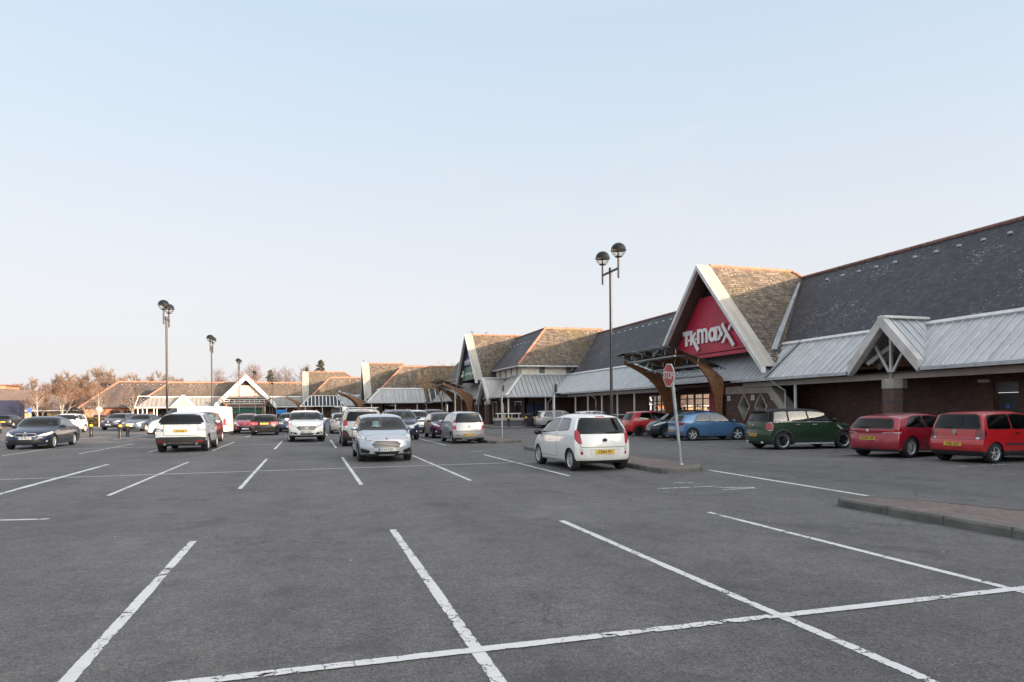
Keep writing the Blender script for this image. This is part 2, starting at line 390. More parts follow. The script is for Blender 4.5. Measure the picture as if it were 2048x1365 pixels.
island([(5.6,94),(40,94),(40,119),(5.6,119)]); island([(-4,119),(40,119),(40,151),(-4,151)]); island([(-52,151),(40,151),(40,176),(-52,176)])
# ------------------------------------------------------------------ shared building materials
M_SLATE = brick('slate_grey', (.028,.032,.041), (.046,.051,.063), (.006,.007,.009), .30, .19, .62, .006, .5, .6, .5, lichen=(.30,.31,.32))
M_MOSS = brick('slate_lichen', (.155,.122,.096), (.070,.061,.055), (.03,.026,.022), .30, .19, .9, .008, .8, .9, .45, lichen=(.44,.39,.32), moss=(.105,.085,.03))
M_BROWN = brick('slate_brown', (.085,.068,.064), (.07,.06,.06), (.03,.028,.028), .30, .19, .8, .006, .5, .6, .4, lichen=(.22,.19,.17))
M_BRICK = brick('brick_dark', (.155,.075,.055), (.10,.052,.043), (.10,.088,.08))
M_BRICKO = brick('brick_orange', (.36,.15,.07), (.29,.12,.06), (.3,.22,.16))
M_BUFF = brick('brick_buff', (.42,.30,.18), (.36,.26,.16), (.34,.28,.2))
M_METAL = metal_sheet('roof_metal', (.50,.525,.55), .42, .3); M_RIB = plain('roof_rib', (.66,.66,.65), .5, .1, .1)
M_METALF = metal_sheet('roof_metal_grey', (.40,.405,.40), .5, .2); M_METALW = metal_sheet('roof_metal_worn', (.52,.50,.46), .55, .2)
M_VERGE = metal_sheet('verge_metal', (.40,.37,.32), .5, .2)
M_WHITE = plain('white_trim', (.68,.68,.67), .45, var=.1, scale=1.2); M_LEAD = plain('lead_flashing', (.33,.36,.38), .55, .3, .15)
M_GUT = plain('gutter_grey', (.42,.44,.46), .4, .2, .12); M_TERRA = plain('terracotta', (.38,.165,.115), .8, var=.25, scale=4, bmp=.3)
M_STONE = plain('cast_stone', (.40,.37,.31), .85, var=.15, scale=2, bmp=.2); M_CREAM = plain('cream_panel', (.80,.73,.64), .6, var=.08)
M_GREYP = plain('grey_panel', (.15,.155,.16), .5); M_SOFF = plain('soffit_grey', (.30,.29,.27), .7)
M_TIMBER = brick('soffit_boards', (.13,.085,.065), (.11,.072,.056), (.05,.035,.03), 2.4, .12, .7, .008, .3, .3, .2)
M_RED = plain('sign_red', (.48,.02,.055), .45, var=.12, scale=.8); M_REDW = plain('wall_red', (.36,.02,.04), .5)
M_DARKIN = plain('shop_dark', (.012,.012,.014), .6); M_FRAME = plain('window_frame_dark', (.03,.028,.028), .4)
M_SHOPG = glass_mat('shop_glass', (.62,.64,.62), .8, .01, .0); M_GLASS = glass_mat('canopy_glass', (.66,.82,.78), 1.3, .03, .09)
M_TUBE = plain('steel_tube', (.42,.44,.46), .35, .6); M_GLU = None
def timber_mat():
    m, nt, p = new_mat('laminated_timber'); v = coord(nt, 'Object', (1.2, 1.2, 5.5))
    c = ramp(nt, noise(nt, v, 3.2, 4, .6, dist=.3), [(.3, (.13,.058,.026)), (.55, (.24,.11,.047)), (.75, (.30,.15,.068))])
    nt.links.new(c, p.inputs['Base Color']); p.inputs['Roughness'].default_value = .45; return m
M_GLU = timber_mat()
WC = set()
_b0 = MB.build
def _build(s, name, mats, parent=None, merge=False):
    o = _b0(s, name, mats, parent)
    if parent and parent.name in WC: o.matrix_parent_inverse = Matrix.Translation(-parent.location)
    return o
MB.build = _build
def building(name, loc, label, cat='shop', group=None):
    o = empty(name, loc, 0, label, cat, group); WC.add(o.name); return o
FONT_OBJS = []
def text(name, s, size, loc, face, mat, parent=None, ext=.01, off=0., xs=1., align='CENTER', sub=False):
    cu = bpy.data.curves.new(name, 'FONT'); cu.body = s; cu.size = size; cu.extrude = ext; cu.offset = off
    cu.align_x = align; cu.align_y = 'CENTER'; cu.resolution_u = 3; cu.materials.append(mat)
    tmp = bpy.data.objects.new(name, cu); C.objects.link(tmp); bpy.context.view_layer.update()
    me = bpy.data.meshes.new_from_object(tmp); me.name = name; bpy.data.objects.remove(tmp); bpy.data.curves.remove(cu)
    if not me.materials: me.materials.append(mat)
    o = bpy.data.objects.new(name, me); C.objects.link(o)
    X, Y = {'-u': ((0,-1,0),(0,0,1)), '-v': ((1,0,0),(0,0,1)), '+x': ((0,1,0),(0,0,1)), '-x': ((0,-1,0),(0,0,1)), 'up': ((1,0,0),(0,1,0))}[face]
    X, Y = Vector(X), Vector(Y); Z = X.cross(Y)
    M = Matrix((X, Y, Z)).transposed().to_4x4(); M.translation = Vector(loc)
    o.matrix_local = M @ Matrix.Diagonal((xs, 1, 1, 1))
    if parent:
        o.parent = parent
        if parent.name in WC: o.matrix_parent_inverse = Matrix.Translation(-parent.location)
    return o
def seam_roof(mb, l0, l1, h1, h0, sp=.4, rib=.045, cap=True):
    """quad low0, low1, high1, high0 with standing seams running up the slope"""
    l0, l1, h1, h0 = map(Vector, (l0, l1, h1, h0)); mb.face([l0, l1, h1, h0], 0)
    e = (l1-l0); ed = e.normalized(); nrm = e.cross(h0-l0).normalized()
    if nrm.z < 0: nrm = -nrm
    up = ((h0-l0) - ed*((h0-l0).dot(ed))); H = up.length; up.normalize()
    # boundaries of the quad in (t along edge, s up) space
    q = [((p-l0).dot(ed), (p-l0).dot(up)) for p in (l0, l1, h1, h0)]
    lo, hi = min(p[0] for p in q), max(p[0] for p in q); t = lo + sp*.5
    while t < hi:
        ys = []
        for a, b in zip(q, q[1:]+q[:1]):
            if (a[0]-t)*(b[0]-t) < 0: ys.append(a[1]+(b[1]-a[1])*(t-a[0])/(b[0]-a[0]))
        if len(ys) >= 2 and max(ys)-min(ys) > .1:
            p0, p1 = l0+ed*t+up*min(ys)+nrm*rib*.5, l0+ed*t+up*max(ys)+nrm*rib*.5
            mb.bar(p0, p1, .035, rib, 1, nrm)
        t += sp
    if cap and (h1-h0).length > .3: mb.bar(h0+nrm*.05, h1+nrm*.05, .2, .09, 2, nrm)
def ridge(mb, pts, r=.11): mb.tube(pts, r, 8, 0)
def gable(root, T, za, hw, zf, depth, mr_z, mr_x, m_lit, m_far, verge=.75, board=.17, name='gable'):
    """steep entrance gable; T maps (inward x, lateral y, z) to the site"""
    s = (za-zf)/hw; mb = MB()
    for sg, mi in ((-1, 0), (1, 1)):
        ym = (za-mr_z)/s
        mb.face([T(0, 0, za), T(depth, 0, za), T(mr_x, sg*ym, mr_z), T(mr_x, sg*hw, zf), T(0, sg*hw, zf)], mi)
    mb.face([T(depth, 0, za), T(mr_x, (za-mr_z)/s, mr_z), T(mr_x, -(za-mr_z)/s, mr_z)], 1)
    o = mb.build(name, [m_lit, m_far], root)
    k = math.hypot(1, s); b = MB()
    for sg in (-1, 1):
        def off(d, zz=0):     # line parallel to the slope, d metres under it (measured vertically)
            return d*k
        for x0, x1, up, dn, mi in ((-.12, verge, .05, -.0, 0), (-.16, .1, .045, -board, 1)):
            a = [T(x0, 0, za+up*k), T(x0, sg*(hw+.12), zf-.12*s+up*k), T(x0, sg*(hw+.12), zf-.12*s+dn*k), T(x0, 0, za+dn*k)]
            c = [T(x1, 0, za+up*k), T(x1, sg*(hw+.12), zf-.12*s+up*k), T(x1, sg*(hw+.12), zf-.12*s+dn*k), T(x1, 0, za+dn*k)]
            if mi == 0: a[2], a[3], c[2], c[3] = a[1], a[0], c[1], c[0]; b.face([a[0], a[1], c[1], c[0]], 0); b.face([c[0], c[1], Vector(c[1])-Vector((0,0,.08)), Vector(c[0])-Vector((0,0,.08))], 0)
            else: b.prism(a, Vector(c[0])-Vector(a[0]), 1)
    for sg in (-1, 1):                          # joints between the cladding sheets
        for t in (.2, .4, .6, .8):
            y = sg*hw*t; z = za-s*hw*t+.05*k+.004
            b.face([T(-.12, y, z), T(verge, y, z), T(verge, y+sg*.02, z-.02*s), T(-.12, y+sg*.02, z-.02*s)], 2)
    b.build('bargeboard', [M_VERGE, M_WHITE, M_LEAD], o)
    r = MB(); ridge(r, [T(verge, 0, za+.03), T(depth, 0, za+.03), T(mr_x, (za-mr_z)/s, mr_z+.03)]); ridge(r, [T(depth, 0, za+.03), T(mr_x, -(za-mr_z)/s, mr_z+.03)])
    r.build('ridge_tiles', M_TERRA, o)
    return o
def gable_fill(root, T, za, hw, zf, x, z0, z1, mat, name, x_front=.1, board=.42, soffit=M_TIMBER):
    """recessed board filling the gable between heights z0 and z1, plus boarded soffit in front of it"""
    s = (za-zf)/hw; k = math.hypot(1, s); w = lambda z: max(.02, (za-board-z)/s)
    mb = MB(); mb.face([T(x, -w(z0), z0), T(x, w(z0), z0), T(x, w(z1), z1), T(x, -w(z1), z1)])
    mb.face([T(x-.06, -w(z0), z0), T(x-.06, w(z0), z0), T(x, w(z0), z0), T(x, -w(z0), z0)])
    o = mb.build(name, mat, root)
    if soffit:
        f = MB()
        for sg in (-1, 1):
            f.face([T(x_front, 0, za-board*.55), T(x+.3, 0, za-board*.55), T(x+.3, sg*hw, zf-board*.55), T(x_front, sg*hw, zf-board*.55)], 0)
        f.face([T(x+.25, -w(z1), z1-.1), T(x+.25, w(z1), z1-.1), T(x+.25, 0, za-board)], 1)
        f.build('gable_soffit', [soffit, M_DARKIN], root)
    return o
def columns(root, pts, z0, z1, r=.06, mat=None):
    for x, y in pts:
        mb = MB(); mb.tube([(x, y, z0), (x, y, z1)], r, 12); mb.lathe([(r+.04, 0), (r+.04, .05), (r, .08)], (x, y, z0), 12); mb.build('column', mat or M_WHITE, root)
def gutter(root, pts, r=.075):
    mb = MB(); pts = [Vector(p) for p in pts]
    for a, b in zip(pts, pts[1:]): mb.bar(a, b, .15, .13, 0)
    mb.build('gutter', M_GUT, root)
def downpipe(root, top, foot):
    mb = MB(); t, f = Vector(top), Vector(foot)
    mb.tube([t, t-Vector((0,0,.1)), Vector((f.x, f.y, t.z-.55)), Vector((f.x, f.y, t.z-.7)), f], .038, 8); mb.build('downpipe', M_GUT, root)
def wall(mb, axis, c, a0, a1, z0, z1, th=.25, holes=(), mi=0):
    """wall in plane axis=c from a0..a1 with rectangular holes (a0, a1, z0, z1)"""
    xs = sorted({a0, a1, *[h[0] for h in holes], *[h[1] for h in holes]})
    for p, q in zip(xs, xs[1:]):
        zs = [(z0, z1)]
        for h in holes:
            if h[0] <= p+1e-6 and h[1] >= q-1e-6:
                zs = [r for lo, hi in zs for r in ((lo, min(hi, h[2])), (max(lo, h[3]), hi)) if r[1]-r[0] > .01]
        for lo, hi in zs:
            if axis == 'u': mb.box(c, c+th, p, q, lo, hi, mi)
            else: mb.box(p, q, c, c+th, lo, hi, mi)
def shop_window(root, axis, c, a0, a1, z0, z1, nm=3, lit=None, transom=None, name='window', frame=None):
    """frame with mullions, panes, shop interior behind with an optional glowing back wall"""
    f = MB(); P = (lambda a, d, z: (c+d, a, z)) if axis == 'u' else (lambda a, d, z: (a, c+d, z))
    def bx(a, b, zz0, zz1, d0=.04, d1=.12):
        p, q = P(a, d0, zz0), P(b, d1, zz1); f.box(min(p[0],q[0]), max(p[0],q[0]), min(p[1],q[1]), max(p[1],q[1]), zz0, zz1)
    bx(a0, a1, z1-.07, z1); bx(a0, a1, z0, z0+.07)
    for k in range(nm+1):
        t = a0+(a1-a0-.06)*k/nm; bx(t, t+.06, z0+.07, z1-.07)
    if transom: 
        for k in range(nm):
            t = a0+(a1-a0-.06)*k/nm+.06; bx(t, a0+(a1-a0-.06)*(k+1)/nm, transom, transom+.06)
    fo = f.build(name, frame or M_FRAME, root)
    g = MB(); g.face([P(a0+.03, .08, z0+.03), P(a1-.03, .08, z0+.03), P(a1-.03, .08, z1-.03), P(a0+.03, .08, z1-.03)]); g.build('pane', M_SHOPG, fo)
    i = MB(); D = 1.6
    i.face([P(a0, D, z0), P(a1, D, z0), P(a1, D, z1), P(a0, D, z1)], 0)
    for a in (a0, a1): i.face([P(a, .26, z0), P(a, D, z0), P(a, D, z1), P(a, .26, z1)], 1)
    for z in (z0, z1): i.face([P(a0, .26, z), P(a1, .26, z), P(a1, D, z), P(a0, D, z)], 1)
    rr = random.Random(int(a0*10)); n = int((a1-a0)/.5)
    for k in range(n):
        a = a0+.2+(a1-a0-.4)*k/max(1, n-1); h = rr.uniform(.5, 1.5)
        p, q = P(a-.12, .7, z0), P(a+.12, 1.0, z0+h); i.box(min(p[0],q[0]), max(p[0],q[0]), min(p[1],q[1]), max(p[1],q[1]), z0, z0+h, 2+(k % 2))
    i.build('shop_interior', [lit or M_DARKIN, M_DARKIN, plain('stock_dark', (.06,.05,.05)), plain('stock_pale', (.25,.2,.17))], fo)
    return fo
M_REFLGLOW = emit_mat('reflection_glow_warm', (.75,.45,.25), .10); M_LITC = emit_mat('lit_interior_cool', (.5,.55,.6), .03)  # warm emission stands in for reflections of the sunlit far side
M_WTXT = plain('lettering_white', (.86,.86,.85), .4, var=.02)
def entrance_canopy(root, brs, zb, T, label=None, rods=3):
    """curved timber brackets carrying a glass sheet on steel tubes; brs = [(lateral y, tip x, base x, tip z)], T maps (x, y, z)"""
    LO = [(0,.965),(.14,.935),(.28,.885),(.42,.83),(.55,.765),(.66,.69),(.75,.60),(.82,.50),(.87,.39),(.90,.26),(.905,.14),(.90,.03)]
    HI = [(0,1.02),(.16,.985),(.34,.94),(.54,.89),(.74,.825),(.92,.765),(1.05,.71),(1.07,.62),(1.04,.48),(1.02,.30),(1.03,.14),(1.05,.03)]
    objs, ends = [], []
    for y, tip, base, zt in brs:
        q = lambda p: (tip+(base-tip)*p[0], zt*p[1]); lo, hi = [q(p) for p in LO], [q(p) for p in HI]; mb = MB()
        for k in range(len(lo)-1):
            mb.prism([T(lo[k][0], y-.07, lo[k][1]), T(lo[k+1][0], y-.07, lo[k+1][1]), T(hi[k+1][0], y-.07, hi[k+1][1]), T(hi[k][0], y-.07, hi[k][1])], Vector(T(0, .07, 0))-Vector(T(0, -.07, 0)), 0, True)
        objs.append(mb); ends.append((y, q))
    g = MB(); (ya, qa), (yb, qb) = ends[0], ends[-1]; s0 = -1 if ya < yb else 1; e = .55
    for c in ((.06,.985),(.48,.87),(.90,.765)):
        pa, pb = (Vector(T(*(lambda r, yy: (r[0], yy, r[1]))(qq(c), yy))) for qq, yy in ((qa, ya), (qb, yb))); d = (pb-pa).normalized()
        g.tube([pa-d*.32, pb+d*.32], .05, 10)
    def gp(qq, yy, c): r = qq(c); return Vector(T(r[0], yy, r[1]+.27))
    A0, A1, B0, B1 = gp(qa, ya+s0*e, (-.12,1.04)), gp(qa, ya+s0*e, (1.0,.77)), gp(qb, yb-s0*e, (-.12,1.04)), gp(qb, yb-s0*e, (1.0,.77))
    gl = MB(); n = 5
    for k in range(n):
        p, q = k/n+.004, (k+1)/n-.004
        gl.prism([A0.lerp(B0, p), A0.lerp(B0, q), A1.lerp(B1, q), A1.lerp(B1, p)], (0, 0, .02))
    for k in range(n+1):
        f = min(max(k/n, .03), .97)
        for t in (.16, .54, .90):
            p = A0.lerp(B0, f).lerp(A1.lerp(B1, f), t); g.tube([p-Vector((0,0,.2)), p+Vector((0,0,.035))], .02, 6)
    o = g.build('entrance_canopy', M_TUBE, root)
    for mb in objs: mb.build('timber_bracket', M_GLU, o)
    gl.build('glass_roof', M_GLASS, o)
    return o
def octa_pier(root, x, y, r, z1, z0=.12):
    mb = MB(); rot = R(22.5+16)
    def ring(rad, z): return [(x+rad*math.cos(rot+k*math.pi/4), y+rad*math.sin(rot+k*math.pi/4), z) for k in range(8)]
    for zz0, zz1, rr, mi in ((z0, z1-.95, r, 0), (z1-.95, z1-.88, r+.003, 2), (z1-.88, z1-.45, r, 0), (z1-.45, z1-.38, r-.01, 2), (z1-.38, z1-.04, r+.02, 1)):
        a, b = ring(rr, zz0), ring(rr, zz1)
        for k in range(8): mb.face([a[k], a[(k+1) % 8], b[(k+1) % 8], b[k]], mi)
    a, b = ring(r+.02, z1-.04), ring(r-.05, z1)
    for k in range(8): mb.face([a[k], a[(k+1) % 8], b[(k+1) % 8], b[k]], 1)
    mb.face(b, 1); mb.build('pier', [M_BRICK, M_STONE, plain('blue_brick', (.05,.05,.06), .5)], root)
def porch(root, T, za, hw, zf, depth, zp, y_post=0., truss=True, metal=None):
    s = (za-zf)/hw; mb = MB()
    for sg in (-1, 1): seam_roof(mb, T(.2, sg*hw, zf), T(depth, sg*hw, zf), T(depth, 0, za), T(.2, 0, za), .42, .045, False)
    mb.bar(T(-.05, 0, za+.06), T(depth, 0, za+.06), .34, .1, 2)
    o = mb.build('porch', [metal or M_METAL, M_RIB, M_WHITE], root)
    b = MB()
    for sg in (-1, 1):
        y1, z1 = sg*(hw+.16), zf-.16*s
        b.prism([T(-.1, 0, za+.12), T(-.1, y1, z1+.12), T(-.1, y1-sg*.02, z1-.34), T(-.1, 0, za-.36)], Vector(T(.22, 0, 0))-Vector(T(-.1, 0, 0)))
        if truss: b.bar(T(1.3, sg*.1, za-.5), T(1.3, sg*(hw-.1), zf-.2), .12, .2)
    if truss:
        b.bar(T(.45, y_post, zp), T(.45, y_post, za-.3), .1, .1, up=(1,0,0))
        for sg in (-1, 1): b.bar(T(.45, y_post, zp+.12), T(.45, sg*hw*.52, za-.58*hw*s), .085, .085, up=(1,0,0))
        b.bar(T(.5, hw*.8, zf-.05), T(1.25, -.1, zf+1.15), .1, .16)
    b.build('bargeboard', plain('porch_white', (.60,.58,.56), .5, var=.12, scale=1.5), o)
    return o
def vents(root, pts, along):
    a = Vector(along)
    for p in pts:
        p = Vector(p); mb = MB(); q = a.cross(Vector((0,0,1))); 
        n = len(pts)
        mb.prism([p+a*.09+Vector((0,0,.0)), p-a*.09, p-a*.06+Vector((0,0,.1)), p+a*.06+Vector((0,0,.1))], q*.16 if q.length else (0,0,1)); mb.build('roof_vent', plain('roof_vent', (.5,.52,.55), .4), root)
# ================================================================== shop A (right, long slate roof)
A = building('shop_building', (25, 10, 0), 'long dark slate shop with a steep gable over its red sign, at right', 'shop', 'retail park shops')
wb = MB(); holesA = [(18.25,19.2,.12,2.5), (31.5,36.7,.12,2.45), (38.1,42.0,.15,2.6), (43.9,46.6,.15,2.62)]
wall(wb, 'u', 25, -45, 61.8, 0, 3.35, .25, holesA); wb.box(25.25, 35, -45, -44.7, 0, 3.35, 0)
wb.build('brick_wall', M_BRICK, A)
r = MB(); r.face([(24.0,-45,4.77),(24.0,65,4.77),(29,65,9.5),(29,-45,9.5)], 0); r.face([(29,-45,9.5),(29,65,9.5),(36.5,65,2.4),(36.5,-45,2.4)], 1)
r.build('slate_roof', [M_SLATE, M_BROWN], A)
rd = MB(); ridge(rd, [(29,y,9.53) for y in (-45,10,65)]); rd.build('ridge_tiles', plain('ridge_tiles_dull', (.24,.13,.11), .8, var=.3, scale=5), A)
vents(A, [(28.25, 8.2+1.16*k, 8.84) for k in range(21)] + [(28.25, 41.5+1.2*k, 8.84) for k in range(16)], (0,1,0))
m = MB()
for y0, y1, y2, y3 in ((-45, 19.8, 21.3, -45), (23.1, 28.6, 28.6, 21.6), (28.75, 40.6, 40.6, 28.75), (40.7, 61.2, 61.2, 40.7)): seam_roof(m, (22.0,y0,3.08), (22.0,y1,3.08), (24.15,y2,4.93), (24.15,y3,4.93), .40)
m.build('canopy_roof', [M_METAL, M_RIB, M_RIB], A)
gutter(A, [(21.95,-45,3.02),(21.95,19.6,3.02)]); gutter(A, [(21.95,23.25,3.02),(21.95,31.4,3.02)]); gutter(A, [(21.95,38.0,3.02),(21.95,57.2,3.02)])
s = MB(); s.face([(22.05,-45,2.97),(22.05,61,2.97),(25,61,2.97),(25,-45,2.97)]); s.box(22.5,22.72,-45,31.2,2.70,2.94,1); s.box(22.5,22.72,38.2,57,2.70,2.94,1); s.build('canopy_soffit', [M_SOFF, plain('canopy_beam', (.42,.39,.35), .6)], A)
columns(A, [(22.6,y) for y in (4.5, 9.0, 13.6, 27.2, 44.07, 46.88, 49.73, 52.57, 55.36)], .12, 2.7, .075)
for y in (15.3, 27.75, 50.6): downpipe(A, (21.95,y+.35,2.98), (22.45,y,.12))
rl = MB(); rl.tube([(22.6,43.5,1.15),(22.6,57,1.15)], .035, 8); rl.build('handrail', M_WHITE, A)
TA = lambda x, y, z: (22+x, 34.63+y, z)
gable(A, TA, 9.98, 5.76, 3.75, 6.5, 9.5, 7.0, M_MOSS, M_SLATE)
sgn = gable_fill(A, TA, 9.98, 5.76, 3.75, .8, 4.88, 8.25, M_RED, 'shop_sign')
st = MB(); st.box(22.72, 22.8, 34.63-4.35, 34.63+4.35, 4.62, 4.82, 0); st.build('sign_border', M_RED, A)
fl = MB()
for y, z0, z1 in ((28.72,3.1,4.93),):
    fl.bar((21.95,y,3.12), (24.15,y,4.98), .14, .05)
for sg in (-1,):      # lead-lined valley between gable and main slope
    fl.bar((23.25,34.63-5.05,4.62), (28.4,34.63-.75,9.12), .28, .07, up=(-.6,-.5,.6))
fl.build('valley_flashing', M_LEAD, A)
# sign lettering: bold strokes in (s, z), s runs to the reader's right
lt = MB(); LU = 22.70
def lp(s_, z): return (LU, 37.58-s_, z)
LK = [0]
def lpoly(pts):
    LK[0] += 1; d = -.0007*LK[0]
    lt.prism([(LU+d, 37.58-s_, z) for s_, z in pts], (.07,0,0))
def lbar(a, b, w):
    a, b = Vector(a), Vector(b); d = (b-a).normalized(); n = Vector((-d.y, d.x))*w/2; lpoly([a-n, b-n, b+n, a+n])
def lring(c, ro, ri, a0, a1, n=16):
    for k in range(n):
        t, q = R(a0+(a1-a0)*k/n), R(a0+(a1-a0)*(k+1)/n)
        lpoly([(c[0]+ri[0]*math.cos(t), c[1]+ri[1]*math.sin(t)), (c[0]+ro[0]*math.cos(t), c[1]+ro[1]*math.sin(t)), (c[0]+ro[0]*math.cos(q), c[1]+ro[1]*math.sin(q)), (c[0]+ri[0]*math.cos(q), c[1]+ri[1]*math.sin(q))])
lpoly([(0,6.14),(.77,6.14),(.77,6.42),(0,6.42)]); lpoly([(.25,5.48),(.5,5.48),(.5,6.14),(.25,6.14)])
lring((.68,5.82),(.075,.075),(0.004,.004),0,360,10); lpoly([(.83,5.5),(1.04,5.5),(1.04,6.41),(.83,6.41)])
lbar((1.04,5.86),(1.42,6.2),.2); lbar((1.07,5.92),(1.72,5.12),.24); lring((1.51,5.84),(.08,.08),(.004,.004),0,360,10)
lpoly([(1.64,5.5),(1.86,5.5),(1.86,6.4),(1.64,6.4)]); lpoly([(2.11,5.5),(2.32,5.5),(2.32,6.1),(2.11,6.1)]); lpoly([(2.55,5.5),(2.77,5.5),(2.77,6.1),(2.55,6.1)])
lring((2.0,6.1),(.32,.3),(.11,.1),0,150); lring((2.45,6.1),(.32,.29),(.11,.1),0,150)
lring((3.28,5.92),(.38,.43),(.16,.2),0,360,22); lpoly([(3.55,5.5),(3.78,5.5),(3.78,6.34),(3.55,6.34)])
lpoly([(3.78,6.34),(4.0,6.34),(4.36,5.84),(4.25,5.68)]); lpoly([(3.80,5.52),(4.03,5.52),(4.21,5.78),(4.10,5.94)]); lpoly([(4.26,6.22),(4.40,6.30),(4.52,6.46),(4.30,6.46),(4.19,6.30)]); lbar((4.36,6.27),(5.37,5.08),.22); lpoly([(4.22,5.32),(4.44,5.32),(4.80,5.78),(4.68,5.92)]); lpoly([(4.83,6.08),(4.95,5.94),(5.2,6.28),(4.98,6.28)])
lt.build('lettering', M_WTXT, sgn)
# porch and pier
TP = lambda x, y, z: (22.0+x, 21.45+y, z)
porch(A, TP, 5.14, 1.56, 3.43, 2.3, 2.72)
octa_pier(A, 22.45, 21.3, .43, 2.70)
# service door
d = MB(); d.box(25.12,25.18,18.3,19.15,.12,2.08,0); d.box(25.1,25.2,18.25,19.2,2.1,2.5,1)
do = d.build('door', [plain('door_black', (.02,.024,.03), .35), plain('fanlight', (.14,.15,.16), .3)], A)
h = MB(); h.box(25.06,25.12,18.4,18.46,1.0,1.15); h.build('handle', M_TUBE, do)
h = MB(); h.box(25.105,25.12,18.65,18.8,1.5,1.65); h.build('door_notice', plain('notice_blue', (.05,.15,.5)), do)
h = MB(); h.box(24.9,25.0,19.3,19.75,2.5,2.62); h.build('wall_light', M_WHITE, A)
# entrance: red surround, glass doors, windows
e = MB(); e.box(24.86,25,31.2,38.0,2.46,3.36); e.box(24.84,25,36.75,38.0,.12,2.455); e.build('red_surround', M_REDW, A)
shop_window(A, 'u', 25, 31.5, 36.7, .13, 2.44, 4, M_REFLGLOW, 2.05, 'entrance_door'); wi = shop_window(A, 'u', 25, 38.1, 42.0, .16, 2.59, 4, M_REFLGLOW, 2.2)
shop_window(A, 'u', 25, 43.9, 46.6, .16, 2.61, 4, M_REFLGLOW, 2.1)
for k, wd in enumerate(('SPRING', 'BRIGHT', 'DESIGNS')): text('lettering', wd, .30, (25.03, 39.75, 1.75-.3*k), '-u', plain('window_lettering', (.55,.5,.48)), wi, .004)
wd = MB(); WP = [(33.0,0),(33.0,2.78),(29.2,2.78),(26.6,.35),(26.6,0)]
IN = [(33.0,0),(33.0,2.36),(29.38,2.36),(27.0,.12),(27.0,0)]
from mathutils.geometry import tessellate_polygon
def holed(mb, u0, outer, holes, mi):
    polys = [[Vector((0, *p)) for p in outer]] + [[Vector((0, *p)) for p in h] for h in holes]
    flat = [v for p in polys for v in p]
    for t in tessellate_polygon(polys): mb.face([(u0, flat[i].y, flat[i].z) for i in t], mi)
dm = lambda c, hw, hh: [(c+hw,1.66),(c,1.66+hh),(c-hw,1.66),(c,1.66-hh)]
DC = (31.35, 29.93)
holed(wd, 22.7, IN, [dm(c,.44,.62) for c in DC], 0)
for c in DC:
    ip = dm(c,.44,.62)
    for k in range(4):
        a, b = ip[k], ip[(k+1) % 4]; wd.face([(22.7,*a),(22.7,*b),(23.2,*b),(23.2,*a)], 1)
    op = dm(c,.54,.76)
    for k in range(4):
        a, b, a2, b2 = ip[k], ip[(k+1) % 4], op[k], op[(k+1) % 4]; wd.prism([(22.66,*a),(22.66,*b),(22.66,*b2),(22.66,*a2)], (.035,0,0), 1)
holed(wd, 23.2, IN, [], 0)
for k in range(1, 3):
    a, b, a2, b2 = WP[k], WP[k+1], IN[k], IN[k+1]; wd.prism([(22.66,*a),(22.66,*b),(22.66,*b2),(22.66,*a2)], (.6,0,0), 1)
wd.prism([(22.66,*WP[3]),(22.66,*WP[4]),(22.66,*IN[4]),(22.66,*IN[3])], (.6,0,0), 1); wd.face([(22.7,33,0),(23.2,33,0),(23.2,33,2.36),(22.7,33,2.36)], 0)
wo = wd.build('entrance_wing_wall', [M_BRICK, M_STONE], A)
for y in (32.75, 30.62, 28.9+.1):
    n_ = MB(); n_.box(22.68,22.7,y-.14,y+.14,2.0,2.27); n_.box(22.675,22.68,y-.07,y+.07,2.06,2.2,1); n_.build('wall_notice', [plain('notice_white', (.7,.7,.7)), plain('notice_grey', (.4,.42,.45))], wo)
entrance_canopy(A, [(-2.85, -2.75, -.5, 4.55), (2.6, -3.65, -.45, 4.45)], 0, TA)
# raised roof and gable added unseen behind the camera to shade the car park
hb = MB()
hb.face([(24,-45,6),(24,-4,6),(29,-4,10.4),(29,-45,10.4)], 0); hb.face([(29,-45,10.4),(29,-4,10.4),(36,-4,3),(36,-45,3)], 0); hb.face([(24,-4,6),(36,-4,3),(29,-4,10.4)], 1)
for v0, za_ in ((-12.4, 14.0),):
    for sg in (-1, 1): hb.face([(22.5,v0,za_),(33,v0,za_),(33,v0+sg*9.8,3.2),(22.5,v0+sg*9.8,3.2)], 0)
    hb.face([(22.8,v0-8.5,3.2),(22.8,v0+8.5,3.2),(22.8,v0,za_)], 1); hb.face([(33,v0-8.5,3.2),(33,v0+8.5,3.2),(33,v0,za_)], 1)
hb.build('added_shade_gables', [M_SLATE, M_BRICK], A)

# ================================================================== shop B (corner hip, blue and green sign)
B = building('shop_building', (20, 62, 0), 'corner shop with hipped slate roof, cream band and gable with a blue and green sign', 'shop', 'retail park shops')
wb = MB(); wall(wb, 'v', 61.8, 20, 25, 0, 3.0, .25, [(20.3,21.0,.12,2.3)]); wall(wb, 'u', 20, 61.8, 100, 0, 3.0, .25, [(63.0,66.2,.12,2.4),(68.5,70.5,.12,2.4),(72,78.5,.12,2.5)])
wb.build('brick_wall', M_BRICK, B)
cb = MB(); cb.box(19.5,27.5,61.25,61.5,4.9,5.78); cb.box(19.5,19.75,61.5,102,4.9,5.78)
for u in (21.25, 24.0): cb.box(u,u+.55,61.2,61.25,4.97,5.7,1)
for v in (62.7, 64.6, 66.6, 68.7, 82.5, 84.6, 86.8, 89): cb.box(19.45,19.5,v,v+.32,4.97,5.7,1)
cb.build('cream_band', [M_CREAM, M_GREYP], B)
r = MB(); s_ = .95; ap = (23.25,64.95,9.93)
